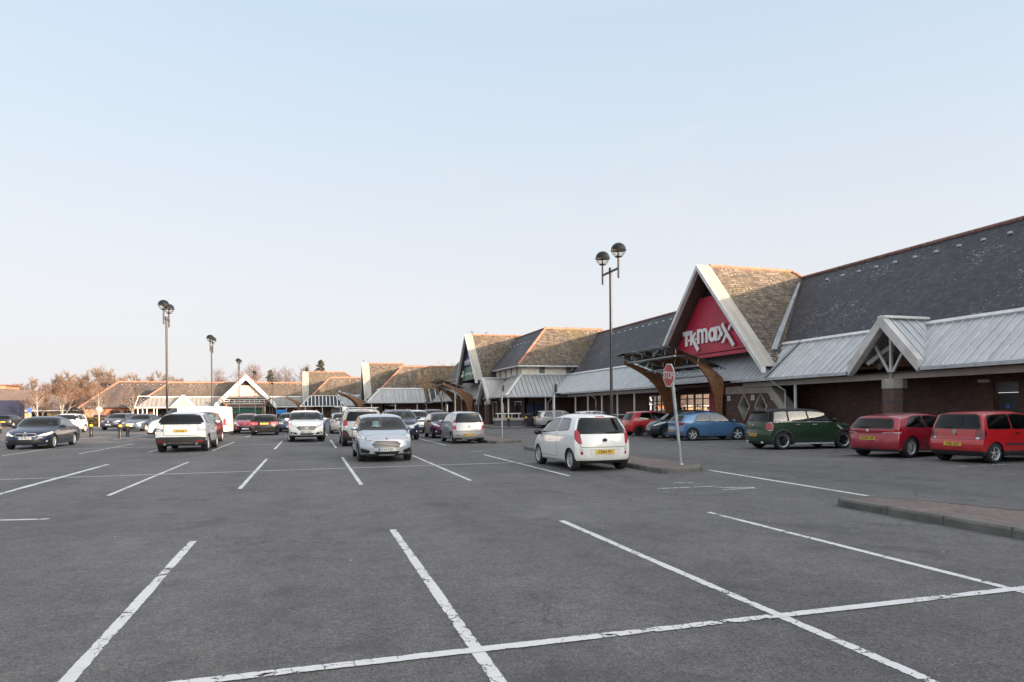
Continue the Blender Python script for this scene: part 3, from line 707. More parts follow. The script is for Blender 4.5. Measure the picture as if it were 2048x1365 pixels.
r.face([(18.9,60.6,5.8),(29.6,60.6,5.8),(29.6,64.95,9.93),ap], 0); r.face([(18.9,60.6,5.8),ap,(23.25,103,9.93),(18.9,103,5.8)], 1)
r.face([ap,(29.6,64.95,9.93),(29.6,72,3.2),(30,72,3.2)], 1); r.face([ap,(30,72,3.2),(30,103,3.2),(23.25,103,9.93)], 1)
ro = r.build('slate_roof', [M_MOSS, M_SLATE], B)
rd = MB(); ridge(rd, [(18.9,60.6,5.83), (23.25,64.95,9.96), (29.6,64.95,9.96)], .13); rd.build('ridge_tiles', M_TERRA, ro)
rd = MB(); ridge(rd, [(23.25,65,9.95),(23.25,103,9.95)], .1); rd.build('ridge_tiles', plain('ridge_tiles_dull', (.24,.13,.11), .8), ro)
vents(B, [(21.9,66.5+1.3*k,8.66) for k in range(8)], (0,1,0))
gutter(B, [(29,60.55,5.74),(18.85,60.55,5.74),(18.85,69.6,5.74)]); gutter(B, [(18.85,80.5,5.74),(18.85,96,5.74)])
m = MB(); seam_roof(m, (17.27,59,2.86), (24.6,59,2.86), (24.6,61.15,4.95), (19.42,61.15,4.95), .42); m.build('canopy_roof', [M_METALF, plain('roof_rib_dark', (.22,.24,.26), .5), M_RIB], B)
m = MB()
for y0, y1, y2, y3 in ((59,64.9,64.9,61.15), (69.2,100,100,69.2)): seam_roof(m, (17.27,y0,2.86), (17.27,y1,2.86), (19.42,y2,4.95), (19.42,y3,4.95), .42)
m.bar((17.27,59,2.9), (19.42,61.15,5.0), .26, .07, 2); m.build('canopy_roof', [M_METALW, M_METALW, M_RIB], B)
gutter(B, [(24.6,58.95,2.8),(17.22,58.95,2.8),(17.22,64.9,2.8)]); gutter(B, [(17.22,69.2,2.8),(17.22,97,2.8)])
s = MB(); s.face([(17.35,59.1,2.74),(24.6,59.1,2.74),(24.6,61.8,2.74),(17.35,61.8,2.74)]); s.face([(17.35,61.8,2.74),(20,61.8,2.74),(20,100,2.74),(17.35,100,2.74)]); s.build('canopy_soffit', M_SOFF, B)
columns(B, [(17.55,59.35),(21.25,59.5),(17.6,79.5),(17.6,83.5),(17.6,89)], .12, 2.74, .07)
for p in ((21.45,59.4),(17.5,70.6)): downpipe(B, (p[0]+.25,p[1]-.3,2.76), (*p,.12))
octa_pier(B, 17.75, 67.3, .42, 2.5); octa_pier(B, 17.75, 71.6, .42, 2.5)
TB = lambda x, y, z: (17.15+x, 75.0+y, z)
gable(B, TB, 10.2, 4.95, 4.86, 7.4, 9.93, 6.1+.01, M_MOSS, M_SLATE)
sg1 = gable_fill(B, TB, 10.2, 4.95, 4.86, .4, 6.68, 8.9, plain('sign_blue', (.035,.055,.22), .4, var=.1), 'shop_sign'); text('lettering', 'mothercare', 1.02, (17.51, 75.1, 7.2), '-u', M_WTXT, sg1, .02, .012, .95)
sg2 = gable_fill(B, TB, 10.2, 4.95, 4.86, .4, 5.05, 6.6, plain('sign_green', (.006,.13,.075), .4, var=.1), 'shop_sign', soffit=None); text('lettering', 'early learning centre', .62, (17.48, 74.4, 5.75), '-u', M_WTXT, sg2, .02, 0, .93)
lg = MB(); lg.lathe([(.02,0),(.3,.05),(.24,.35),(.12,.4),(.1,.8),(.02,.85)], (17.5,78.0,5.4), 12); lg.build('sign_emblem', plain('emblem_pale', (.6,.68,.62)), sg2)
TPB = lambda x, y, z: (17.05+x, 67.05+y, z)
porch(B, TPB, 4.82, 2.15, 2.72, 3.2, 2.5, truss=True, metal=M_METALW)
shop_window(B, 'u', 20, 63.0, 66.2, .13, 2.38, 3, M_LITC, 2.0, 'entrance_door', plain('door_frame_blue', (.02,.035,.12))); shop_window(B, 'u', 20, 68.5, 70.5, .13, 2.38, 2); shop_window(B, 'u', 20, 72, 78.5, .13, 2.48, 4, M_REFLGLOW)
shop_window(B, 'v', 61.8, 20.3, 21.0, .13, 2.28, 1, None, None, 'window', plain('door_frame_blue', (.02,.035,.12)))
for k, u in enumerate((17.9, 18.9)):
    pn = MB(); pn.box(u+2.2,u+2.9,61.72,61.79,.6-.0,2.2); pn.build('wall_poster', plain('poster_navy', (.03,.04,.10)), B)
pn = MB(); pn.box(22.6,23.1,61.76,61.8,1.6,2.0); pn.build('wall_notice', plain('notice_pink', (.3,.2,.19)), B)
entrance_canopy(B, [(-3.6, -3.6, -.4, 4.5), (2.6, -3.6, -.4, 4.5)], 0, lambda x, y, z: (17.3+x, 75.2+y, z))

# ================================================================== shop C
Cc = building('shop_building', (10, 100, 0), 'shop with lichen-covered hip roof and grey metal canopy beyond the two bare saplings', 'shop', 'retail park shops')
wb = MB(); wall(wb, 'v', 100.6, 10.3, 20, 0, 3.0, .25, [(10.6,12.4,.12,2.4)]); wall(wb, 'u', 10.3, 100.6, 124, 0, 3.0); wb.build('brick_wall', M_BRICK, Cc)
shop_window(Cc, 'v', 100.6, 10.6, 12.4, .13, 2.38, 3)
r = MB(); ap = (13.75,103.85,8.4)
r.face([(9.95,100.05,4.78),(26,100.05,4.78),(26,103.85,8.4),ap], 0); r.face([(9.95,100.05,4.78),ap,(13.75,126,8.4),(9.95,126,4.78)], 1); r.face([ap,(26,103.85,8.4),(26,110,2.5),(20,110,2.5)], 1); r.face([ap,(20,110,2.5),(20,126,2.5),(13.75,126,8.4)], 1)
ro = r.build('slate_roof', [M_MOSS, M_SLATE], Cc); rd = MB(); ridge(rd, [(9.95,100.05,4.8), (13.75,103.85,8.43), (24,103.85,8.43)], .15); rd.build('ridge_tiles', M_TERRA, ro)
vents(Cc, [(14.6+1.3*k,103.2,7.8) for k in range(7)], (1,0,0))
m = MB(); seam_roof(m, (7.9,98,2.8), (16.2,98,2.8), (16.2,100.05,4.82), (9.95,100.05,4.82), .62); seam_roof(m, (7.9,98,2.8), (7.9,124,2.8), (9.95,124,4.82), (9.95,100.05,4.82), .62); m.bar((7.9,98,2.85), (9.95,100.05,4.87), .3, .08, 2); m.build('canopy_roof', [M_METALF, plain('roof_rib_dark', (.22,.24,.26), .5), M_RIB], Cc)
m = MB(); m.face([(16.3,98.1,2.85),(18.9,98.1,2.85),(18.9,100.05,4.72),(16.3,100.05,4.72)], 0)
for u in (16.25, 17.1, 18.0, 18.9): m.bar((u,98.05,2.88), (u,100.05,4.8), .13, .1, 1)
m.build('glazed_canopy', [plain('dark_glazing', (.02,.024,.032), .12), M_WHITE], Cc)
gutter(Cc, [(16.2,97.95,2.74),(7.85,97.95,2.74),(7.85,112,2.74)]); gutter(Cc, [(16.3,98.0,2.74),(19.5,98.0,2.74)]); columns(Cc, [(8.5,98.3),(11.9,98.3),(15.1,98.3)], .12, 2.75, .08)
TC = lambda x, y, z: (8.15+x, 109.6+y, z)
gable(Cc, TC, 9.2, 5.2, 3.5, 6.6, 8.4, 5.6, M_MOSS, M_SLATE, .95); gable_fill(Cc, TC, 9.2, 5.2, 3.5, 1.2, 4.6, 7.6, M_GREYP, 'gable_board')
entrance_canopy(Cc, [(-4.2, -3.5, -.3, 4.35), (2.4, -3.5, -.3, 4.35)], 0, lambda x, y, z: (8.0+x, 108.6+y, z))

# ================================================================== shop D
D = building('shop_building', (1, 125, 0), 'shop with dark glazed white-barred canopy at its corner, left of the hip-roofed shop', 'shop', 'retail park shops')
wb = MB(); wall(wb, 'v', 124.8, .6, 11, 0, 3.0, .25, [(4.2,6.4,.3,2.4)]); wall(wb, 'u', .6, 124.8, 153, 0, 3.0); wb.build('brick_wall', M_BRICK, D)
pn = MB(); pn.box(3.6,5.6,124.7,124.79,.9,2.3); pn.build('wall_poster', plain('poster_pale', (.4,.37,.33)), D)
r = MB(); ap = (3.6,127.45,7.75)
r.face([(.3,124.15,4.35),(15,124.15,4.35),(15,127.45,7.75),ap], 0); r.face([(.3,124.15,4.35),ap,(3.6,162,7.75),(.3,162,4.35)], 1); r.face([ap,(15,127.45,7.75),(15,133,2.5),(9,133,2.5)], 1); r.face([ap,(9,133,2.5),(9,162,2.5),(3.6,162,7.75)], 1)
ro = r.build('slate_roof', [M_MOSS, M_SLATE], D); rd = MB(); ridge(rd, [(.3,124.15,4.38), (3.6,127.45,7.78), (14,127.45,7.78)], .16); rd.build('ridge_tiles', M_TERRA, ro)
vents(D, [(4.4+1.35*k,126.8,7.2) for k in range(5)], (1,0,0))
m = MB(); m.face([(-1.6,122.05,2.5),(5.9,122.05,2.5),(4.4,124.1,4.32),(.2,124.1,4.32)], 0)
for k in range(13):
    u = -1.6+k*7.5/12; t = 1.
    if u < .2: t = (u+1.6)/1.8
    if u > 4.4: t = (5.9-u)/1.5
    if t > .05: m.bar((u,122.0,2.53), (u,122.0+2.05*t,2.53+1.82*t), .13, .1, 1)
m.bar((-1.6,122,2.53), (.2,124.05,4.36), .13, .1, 1); m.bar((5.9,122,2.53), (4.4,124.05,4.36), .13, .1, 1); m.bar((.2,124.05,4.36), (4.4,124.05,4.36), .13, .1, 1); m.bar((-1.7,121.97,2.47), (6.0,121.97,2.47), .14, .16, 1)
m.build('glazed_canopy', [plain('dark_glazing', (.02,.024,.032), .12), M_WHITE], D)
m = MB(); seam_roof(m, (6.1,122,2.5), (11,122,2.5), (11,124.15,4.4), (4.6,124.15,4.4), .6); seam_roof(m, (-1.65,122.1,2.5), (-1.65,152,2.5), (.3,152,4.35), (.3,124.2,4.35), .6); m.build('canopy_roof', [M_METALF, plain('roof_rib_dark', (.22,.24,.26), .5), M_RIB], D)
gutter(D, [(6.1,121.95,2.45),(11,121.95,2.45)]); columns(D, [(-.8,122.3),(2.1,122.3),(5.15,122.3),(8.3,122.3)], .12, 2.45, .08)
TD = lambda x, y, z: (-1.15+x, 136.0+y, z)
gable(D, TD, 9.25, 5.2, 3.5, 7.6, 7.75, 9.6, M_MOSS, M_SLATE, .95); gable_fill(D, TD, 9.25, 5.2, 3.5, 1.2, 4.6, 7.6, M_GREYP, 'gable_board')
entrance_canopy(D, [(-4.6, -3.3, -.3, 4.3), (3.0, -3.3, -.3, 4.3)], 0, lambda x, y, z: (-1.3+x, 136.0+y, z))
pn = MB(); pn.box(-6.9,-4.8,151.0,151.15,1.05,2.0); pn.box(-6.9,-6.78,151.0,151.12,0,1.05,1); pn.box(-4.92,-4.8,151.0,151.12,0,1.05,1)
bn = pn.build('banner', [plain('banner_blue', (.03,.25,.6)), M_WHITE]); tag(bn, 'small blue banner on posts in front of the far sunlit shops', 'banner')

# ================================================================== shop E (sunlit front with pale gable)
E_ = building('shop_building', (-13, 158, 0), 'sunlit far shop facing the camera with broad pale gable over its entrance', 'shop', 'retail park shops')
wb = MB(); wall(wb, 'v', 158.2, -32.5, 1.5, 0, 3.0, .25, [(-17,-9.5,.12,2.9),(-31.5,-29,.3,2.3)], 0); wb.build('brick_wall', plain('brick_red_far', (.20,.085,.06), .85, var=.25), E_)
r = MB(); ap = (-29.4,162.4,8.15)
r.face([(-32.9,157.2,4.8),(6,157.2,4.8),(6,162.4,8.15),ap], 0); r.face([(-32.9,157.2,4.8),ap,(-29.4,166,8.15),(-33.4,172,4.0)], 1); r.face([ap,(6,162.4,8.15),(6,170,3),(-29.4,170,3)], 1)
ro = r.build('slate_roof', [M_MOSS, M_SLATE], E_); rd = MB(); ridge(rd, [(-32.9,157.2,4.85), (-29.4,162.4,8.2), (6,162.4,8.2)], .2); rd.build('ridge_tiles', M_TERRA, ro)
vents(E_, [(-28.6+1.75*k,161.6,7.7) for k in range(6)] + [(-6+1.75*k,161.6,7.7) for k in range(5)], (1,0,0))
m = MB(); seam_roof(m, (-34.6,155,2.65), (-1.7,155,2.65), (-1.7,157.2,4.86), (-32.2,157.2,4.86), .85, .08); m.face([(-34.6,155,2.65),(-32.2,157.2,4.86),(-34.2,158.4,4.86),(-34.6,158.4,2.65)], 3)
m.bar((-34.7,155,2.7), (-34.3,156.6,5.1), .16, .12, 2); m.bar((-34.3,156.6,5.05), (-32.2,157.2,5.0), .16, .12, 2); m.bar((-34.7,154.95,2.62), (-18.6,154.95,2.62), .16, .22, 2); m.bar((-7.5,154.95,2.62), (-1.7,154.95,2.62), .16, .22, 2)
m.build('canopy_roof', [metal_sheet('roof_metal_far', (.27,.265,.25), .5, .2), plain('rib_far', (.16,.155,.15)), M_WHITE, plain('dark_glazing', (.02,.024,.032), .12)], E_)
columns(E_, [(u,155.4) for u in (-34.2,-33.3,-32.5,-31.2,-30.6,-27,-23.5,-20,-5,-2.4)], .12, 2.6, .12)
TE = lambda x, y, z: (-13.1+y, 153.6+x, z)
gable(E_, TE, 9.55, 6.05, 3.35, 8.8, 8.15, 11.5, M_SLATE, M_SLATE, .8, .75)
gable_fill(E_, TE, 9.55, 6.05, 3.35, .6, 4.6, 7.25, plain('render_pale', (.50,.39,.35), .8, var=.04), 'gable_board', board=.8)
e = MB(); e.box(-17.6,-8.9,154.6,154.8,2.75,3.2,1)
for k in range(9): e.box(-17.4+k*1.0,-17.3+k*1.0,153.0,153.1,3.25,4.3,0)
for z in (3.3,3.8,4.25): e.bar((-17.5,153.05,z), (-9.1,153.05,z), .1, .1, 0)
e.box(-17,-9.5,156.2,156.4,1.3,2.6,2); e.box(-16.9,-9.6,156.6,156.7,.12,1.3,3)
e.build('entrance_screen', [M_WHITE, plain('beam_brown', (.14,.07,.04)), plain('fascia_teal', (.01,.11,.085)), plain('door_glass_dark', (.04,.05,.05), .1)], E_)
for s0 in (-1, 1):
    mb = MB(); P0 = [Vector((-13.1+s0*x, 152.4, z)) for x, z in ((5.2,4.55),(4.5,4.0),(3.9,3.2),(3.5,2.2),(3.4,.12))]
    for a, b in zip(P0, P0[1:]): mb.bar(a, b, .4, .3)
    mb.build('timber_bracket', M_GLU, E_)
pz = MB()
pz.prism([(-27.9,154.6,2.62),(-23.2,154.6,2.62),(-25.55,154.6,5.0)], (0,.3,0)); pz.prism([(-28.2,154.45,2.5),(-25.55,154.45,5.3),(-22.9,154.45,2.5),(-23.4,154.45,2.5),(-25.55,154.45,4.75),(-27.7,154.45,2.5)], (0,.14,0), 1)
for sg in (-1, 1): pz.face([(-25.55,154.5,5.25),(-25.55,157.4,5.25),(-25.55+sg*2.6,155.2,2.75),(-25.55+sg*2.6,154.5,2.6)], 2)
pz.build('porch', [plain('render_cream', (.46,.40,.32), .8), M_WHITE, M_METALW], E_)
shop_window(E_, 'v', 158.2, -31.5, -29, .3, 2.3, 2)

# ================================================================== shop F (orange brick) and far-left building G
Fb = building('shop_building', (-39, 168, 0), 'orange brick shop with plain brown hipped roof at the left end of the row', 'shop', 'retail park shops')
wb = MB(); wall(wb, 'v', 166.8, -47, -33.5, 0, 2.7, .25, [(-42.2,-40.2,.12,2.2),(-39.6,-38.0,.12,2.2),(-37.4,-35.6,.12,2.2)]); wb.build('brick_wall', M_BRICKO, Fb)
for a, b in ((-42.2,-40.2),(-39.6,-38.0),(-37.4,-35.6)): shop_window(Fb, 'v', 166.8, a, b, .13, 2.19, 2, None, 1.5, 'window', plain('frame_redbrown', (.35,.07,.04)))
r = MB(); r.face([(-48,165.8,2.7),(-30,165.8,2.7),(-30,171.8,8.65),(-41.6,171.8,8.65)], 0); r.face([(-48,165.8,2.7),(-41.6,171.8,8.65),(-41.6,178,8.65),(-48,184,2.7)], 0)
ro = r.build('slate_roof', M_BROWN, Fb); rd = MB(); ridge(rd, [(-48,165.8,2.75), (-41.6,171.8,8.7), (-30,171.8,8.7)], .2); rd.build('ridge_tiles', M_TERRA, ro)
vents(Fb, [(-40.8+1.6*k,171.0,8.0) for k in range(6)], (1,0,0))
dk = MB(); dk.prism([(-37.6,165.4,2.75),(-33.4,165.4,2.75),(-33.4,165.4,5.6),(-36.9,165.4,5.6)], (0,3.0,0)); dk.build('porch', plain('porch_slate', (.045,.05,.055)), Fb)
G_ = building('low_building', (-65, 190, 0), 'low buff brick building with wide brown roof behind the birch trees at far left', 'building')
wb = MB(); wall(wb, 'v', 188, -82, -54.5, 0, 2.3, .3, [(-64.2,-61.0,.5,1.9),(-58.4,-56.3,.5,1.9),(-75,-72,.5,1.9)]); wb.build('brick_wall', M_BUFF, G_)
for a, b in ((-64.2,-61.0),(-58.4,-56.3),(-75,-72)): shop_window(G_, 'v', 188, a, b, .5, 1.9, 3)
r = MB(); r.face([(-84,186.6,2.25),(-53.5,186.6,2.25),(-66,197,7.4),(-84,197,8.4)], 0); r.face([(-53.5,186.6,2.25),(-53.5,208,2.25),(-66,198,7.4),(-66,197,7.4)], 0); r.build('slate_roof', plain('roof_brown_felt', (.14,.105,.09), .9, var=.2), G_)
m = MB(); m.box(-84,-54,186.45,186.6,2.15,2.4); m.build('fascia', M_WHITE, G_)
m = MB(); m.box(-84,-73.2,198,206,7.9,8.7); m.box(-84,-72.6,197.6,206,8.7,8.95,1); m.build('roof_lantern', [plain('lantern_wall', (.4,.22,.14)), plain('lantern_roof', (.24,.11,.09))], G_)
# ------------------------------------------------------------------ lamp posts
M_BLACK = plain('lamp_black', (.022,.021,.023), .35, .3, .2, 6); M_DOME = plain('lamp_dome', (.02,.021,.025), .22, .5, .2, 4)
M_REFL = plain('lamp_reflector', (.85,.66,.42), .3, .4, .1); M_GLOBE = glass_mat('lamp_globe', (.95,.95,.93), .5, .02, .01); M_STK = plain('sticker_white', (.7,.7,.68))  # reflector's gold colour carries the glow of sun through the globe
def lamp_proto():
    o = empty('street_lamp'); mb = MB()
    mb.tube([(0,0,0),(0,0,1.25)], .075, 12); mb.tube([(0,0,1.25),(0,0,1.32),(0,0,6.02)], [.075,.05,.043], 12); mb.lathe([(.11,0),(.11,.05),(.075,.08)], (0,0,0), 12)
    mb.build('pole', M_BLACK, o)
    c = MB(); c.bar((0,-.60,5.93), (0,.60,5.93), .05, .06); c.tube([(0,0,5.85),(0,0,6.06)], .055, 10); c.build('crossbar', M_BLACK, o)
    for s in (-1, 1):
        y = s*.60; h = MB(); zc = 6.50; rr = .232
        h.tube([(0,y,5.62),(0,y,6.33)], .036, 10)
        h.lathe([(.04,-.245),(.09,-.228),(.125,-.21),(.08,-.20),(.03,-.18)], (0,y,zc), 20, 1); h.tube([(0,y,zc-.19),(0,y,zc-.02)], .035, 8)
        dome = [(rr*math.cos(R(a))+.006, rr*math.sin(R(a))) for a in range(0, 91, 10)]
        h.lathe([(rr+.02,-.015)]+dome, (0,y,zc), 24, 1)
        ho = h.build('lamp_head', [M_BLACK, M_DOME], o)
        g = MB(); g.lathe([(.15,-.195)]+[(rr*math.cos(R(a)), rr*math.sin(R(a))) for a in range(-50, 1, 10)], (0,y,zc), 24); g.build('globe', M_GLOBE, ho)
        f = MB(); f.lathe([(.03,-.03),(.08,-.03),(.2,-.005),(rr-.01,.0)], (0,y,zc), 20); f.build('reflector', M_REFL, ho)
    return o
lp_ = lamp_proto(); first = True
LAMPS = [(9.4, 19.95, 'tallest black twin-globe lamp post, rising behind the white hatchback', 0, 1.), (-6.35, 34.4, 'tall black twin-globe lamp post rising behind the white car with black bumper', 0, 1.),
    (-6.3, 48.9, 'black twin-globe lamp post standing behind the white van', 0, 1.), (-6.55, 69.6, 'twin-globe lamp post in front of the left slope of the pale gable', 0, 1.),
    (-6.6, 89.8, 'twin-globe lamp post in front of the right slope of the pale gable', 0, 1.), (-5.6, 103.5, 'twin-globe lamp post right of the pale gable, left and taller of a close pair', 0, 1.),
    (-6.3, 125, 'twin-globe lamp post right of the pale gable, right and lower of a close pair', 0, 1.), (-34, 132, 'twin-globe lamp post between the birches and the brown hipped roof', 90, 1.), (-35.6, 157, 'small twin-globe lamp post in front of the brown hipped roof', 90, 1.)]
for x, y, lab, rot, sc in LAMPS:
    o = lp_ if first else copy_tree(lp_); first = False
    o.location = (x, y, .13 if x > 8 else 0); o.rotation_euler = (0, 0, R(rot+YAW*57.3 if rot else 0)); tag(o, lab, 'lamp post', 'twin globe lamp posts')
sl = empty('street_lamp', (-58, 150, 0), 0, 'thin grey road lamp with curved arm above the left birches', 'lamp post'); mb = MB()
mb.tube([(0,0,0),(0,0,8.2),(-.15,0,9.0),(-.7,0,9.5),(-1.6,0,9.6)], [.1,.07,.06,.05,.045], 8); mb.build('pole', plain('galvanised', (.40,.42,.43), .5, .4, .15), sl)
mb = MB(); mb.bbox(-2.6,-1.5,-.15,.15,9.52,9.7); mb.build('lamp_head', M_WHITE, sl)
# ------------------------------------------------------------------ stop sign
M_GALV = plain('galvanised', (.40,.42,.43), .5, .4, .15)
st = empty('stop_sign', (9.28, 15.5, .12), 0, 'red octagonal STOP sign on a leaning grey pole at the island tip', 'sign')
top = Vector((-.27, .02, 2.62)); mb = MB(); mb.tube([(0,0,0), top], .042, 12); mb.lathe([(.06,0),(.06,.03),(.042,.05)], (0,0,0), 12); mb.build('pole', M_GALV, st)
c = Vector((-.30, .02, 2.34)); tilt = R(-6)
def octo(r, x): return [(x, r*math.cos(R(22.5+45*k)), r*math.sin(R(22.5+45*k))) for k in range(8)]
Mx = Matrix.Translation(c) @ Matrix.Rotation(R(-3), 4, 'Z') @ Matrix.Rotation(R(5), 4, 'X')
mb = MB(); mb.prism([Mx @ Vector(p) for p in octo(.325, -.035)], Mx.to_3x3() @ Vector((.012,0,0)), 0); pl = mb.build('sign_plate', plain('sign_white', (.62,.60,.58), .5), st)
mb = MB(); mb.prism([Mx @ Vector(p) for p in octo(.295, -.039)], Mx.to_3x3() @ Vector((.004,0,0)), 0); mb.build('sign_face', plain('stop_red', (.38,.03,.03), .45, var=.25, scale=5), pl)
t = text('lettering', 'STOP', .27, (0,0,0), '-u', plain('sign_letters', (.66,.58,.56)), pl, .002, .004, .82); t.matrix_basis = Mx @ Matrix.Translation((-.042,0,-.01)) @ t.matrix_basis
# sign posts with dark backs
def sign_post(x, y, h, lab, z0=.12, bw=.22, bh=.32, r=.045):
    o = empty('sign_post', (x, y, z0), 0, lab, 'sign post', 'grey sign posts on the islands'); mb = MB(); mb.tube([(0,0,0),(0,0,h)], r, 10); mb.build('pole', M_GALV, o)
    mb = MB(); mb.box(.05,.085,-bw,bw,h-bh-.05,h-.03); mb.build('sign_plate', plain('sign_back', (.10,.11,.11), .5), o)
    mb = MB(); mb.box(-.05,.05,-.02,.05,h-.3,h-.27); mb.box(-.05,.05,-.02,.05,h-.12,h-.09); mb.build('bracket', M_GALV, o)
sign_post(10.05-.3, 34.2, 2.82, 'grey sign post with small dark plate on the brick island')
sign_post(9.35, 25.2, 2.52, 'thick grey sign post rising behind the white hatchback, left of the tall lamp', r=.052, bw=.2)
sign_post(9.3, 44.0, 2.72, 'grey sign post rising behind the silver five-door hatchback', 0, bw=.1)
o = empty('road_sign', (-23.9, 90, 0), 0, 'round pale sign back on a white post beside the hedge', 'sign'); mb = MB(); mb.tube([(0,0,0),(0,0,2.3)], .05, 8); mb.build('pole', plain('sign_post_cream', (.6,.55,.48)), o)
mb = MB(); mb.lathe([(.01,-.06),(.36,-.06),(.36,-.03),(.01,-.03)], (0,0,2.0), 24, axis='y'); mb.build('sign_plate', plain('sign_back_pale', (.5,.47,.43), .5), o)
o = empty('road_sign', (-44, 128, 0), 0, 'small blue square sign on a pale post by the buff building', 'sign'); mb = MB(); mb.tube([(0,0,0),(0,0,2.4)], .06, 8); mb.build('pole', plain('sign_post_cream', (.6,.55,.48)), o)
mb = MB(); mb.box(-.32,.32,-.1,-.06,1.75,2.5); mb.build('sign_plate', plain('sign_blue_small', (.05,.12,.4)), o)
# ------------------------------------------------------------------ bollards
M_YEL = plain('bollard_yellow', (.58,.38,.04), .5)
def bollard_proto():
    o = empty('bollard'); mb = MB(); mb.lathe([(.13,0),(.13,.06),(.105,.09),(.10,.66),(.115,.68),(.115,.72)], (0,0,0), 16); mb.build('post', plain('bollard_black', (.02,.02,.021), .45), o)
    mb = MB(); mb.lathe([(.117,.72),(.117,.78),(.09,.84),(.04,.87),(.001,.875)], (0,0,0), 16); mb.build('cap', M_YEL, o); return o
bo = bollard_proto(); first = True
for x, y, z, lab in ((-13.8, 50.2, 0, 'black bollard with yellow cap behind the dark blue saloon'), (-11.4, 47.3, 0, 'nearer black bollard of the pair left of the white off-roader'), (-11.6, 49.9, 0, 'farther black bollard of the pair left of the white off-roader'),
    (-5.25, 50.6, 0, 'black bollard with yellow cap between the van and the red car'), (16.3, 55.1, .12, 'black bollard with yellow cap in front of the low wall'), (17.75, 54.75, .12, 'black bollard with yellow cap just left of the litter bin'), (18.55, 54.9, .12, 'black bollard with yellow cap just right of the litter bin')):
    o = bo if first else copy_tree(bo); first = False; o.location = (x, y, z); tag(o, lab, 'bollard', 'black bollards with yellow caps')
o = empty('litter_bin', (18.2, 55.3, .12), 0, 'square black litter bin between two yellow-capped bollards', 'bin'); mb = MB(); mb.bbox(-.3,.3,-.3,.3,0,.82,.04); mb.build('bin_body', plain('bin_black', (.018,.018,.02), .5), o)
mb = MB(); mb.bbox(-.33,.33,-.33,.33,.98,1.12,.05)
for sx in (-1, 1):
    for sy in (-1, 1): mb.box(sx*.28-.03,sx*.28+.03,sy*.28-.03,sy*.28+.03,.82,.98)
mb.build('bin_hood', plain('bin_black', (.018,.018,.02), .5), o)
o = empty('low_wall', (17.3, 58.5, .12), 0, 'low wall with pale coping and white rail by the corner shop', 'wall'); mb = MB(); mb.box(-1.3,1.3,-.2,.2,0,.5); mb.build('wall_base', plain('render_grey', (.10,.10,.105), .8), o)
mb = MB(); mb.bbox(-1.38,1.38,-.28,.28,.5,.72,.03); mb.build('coping', M_STONE, o)
mb = MB(); mb.tube([(-1.2,0,1.12),(1.2,0,1.12)], .045, 8)
for k in range(4): mb.tube([(-1.0+.66*k,0,.72),(-1.0+.66*k,0,1.12)], .035, 8)
mb.build('rail', M_WHITE, o)
# ------------------------------------------------------------------ hedge
def leaf_cloud(mb, n, fn, size, rr, mi=0):
    for _ in range(n):
        p = Vector(fn()); a = Vector((rr.gauss(0,1), rr.gauss(0,1), rr.gauss(0,1))).normalized(); b = a.orthogonal().normalized(); s = size*rr.uniform(.6,1.4)
        b = (Matrix.Rotation(rr.uniform(0,6.28), 3, a) @ b); c = a.cross(b)
        mb.face([p-b*s, p+c*s*.5, p+b*s, p-c*s*.5], mi)
def leaf_mat(name, c0, c1):
    if name in _mc: return _mc[name]
    m, nt, p = new_mat(name); g = N(nt, 'ShaderNodeNewGeometry')
    nt.links.new(ramp(nt, g.outputs['Random Per Island'], [(0, c0), (1, c1)]), p.inputs['Base Color']); p.inputs['Roughness'].default_value = .7; _mc[name] = m; return m
rr = random.Random(5)
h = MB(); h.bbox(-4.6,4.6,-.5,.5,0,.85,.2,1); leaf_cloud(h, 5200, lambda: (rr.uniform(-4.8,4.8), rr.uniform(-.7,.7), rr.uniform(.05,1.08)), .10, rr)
ho = h.build('hedge', [leaf_mat('hedge_leaf', (.07,.06,.02), (.16,.12,.045)), plain('hedge_core', (.035,.03,.015))]); ho.location = (-26.0, 92.5, 0); ho.rotation_euler = (0,0,-.35); tag(ho, 'low clipped hedge in front of the birch trees', 'hedge')
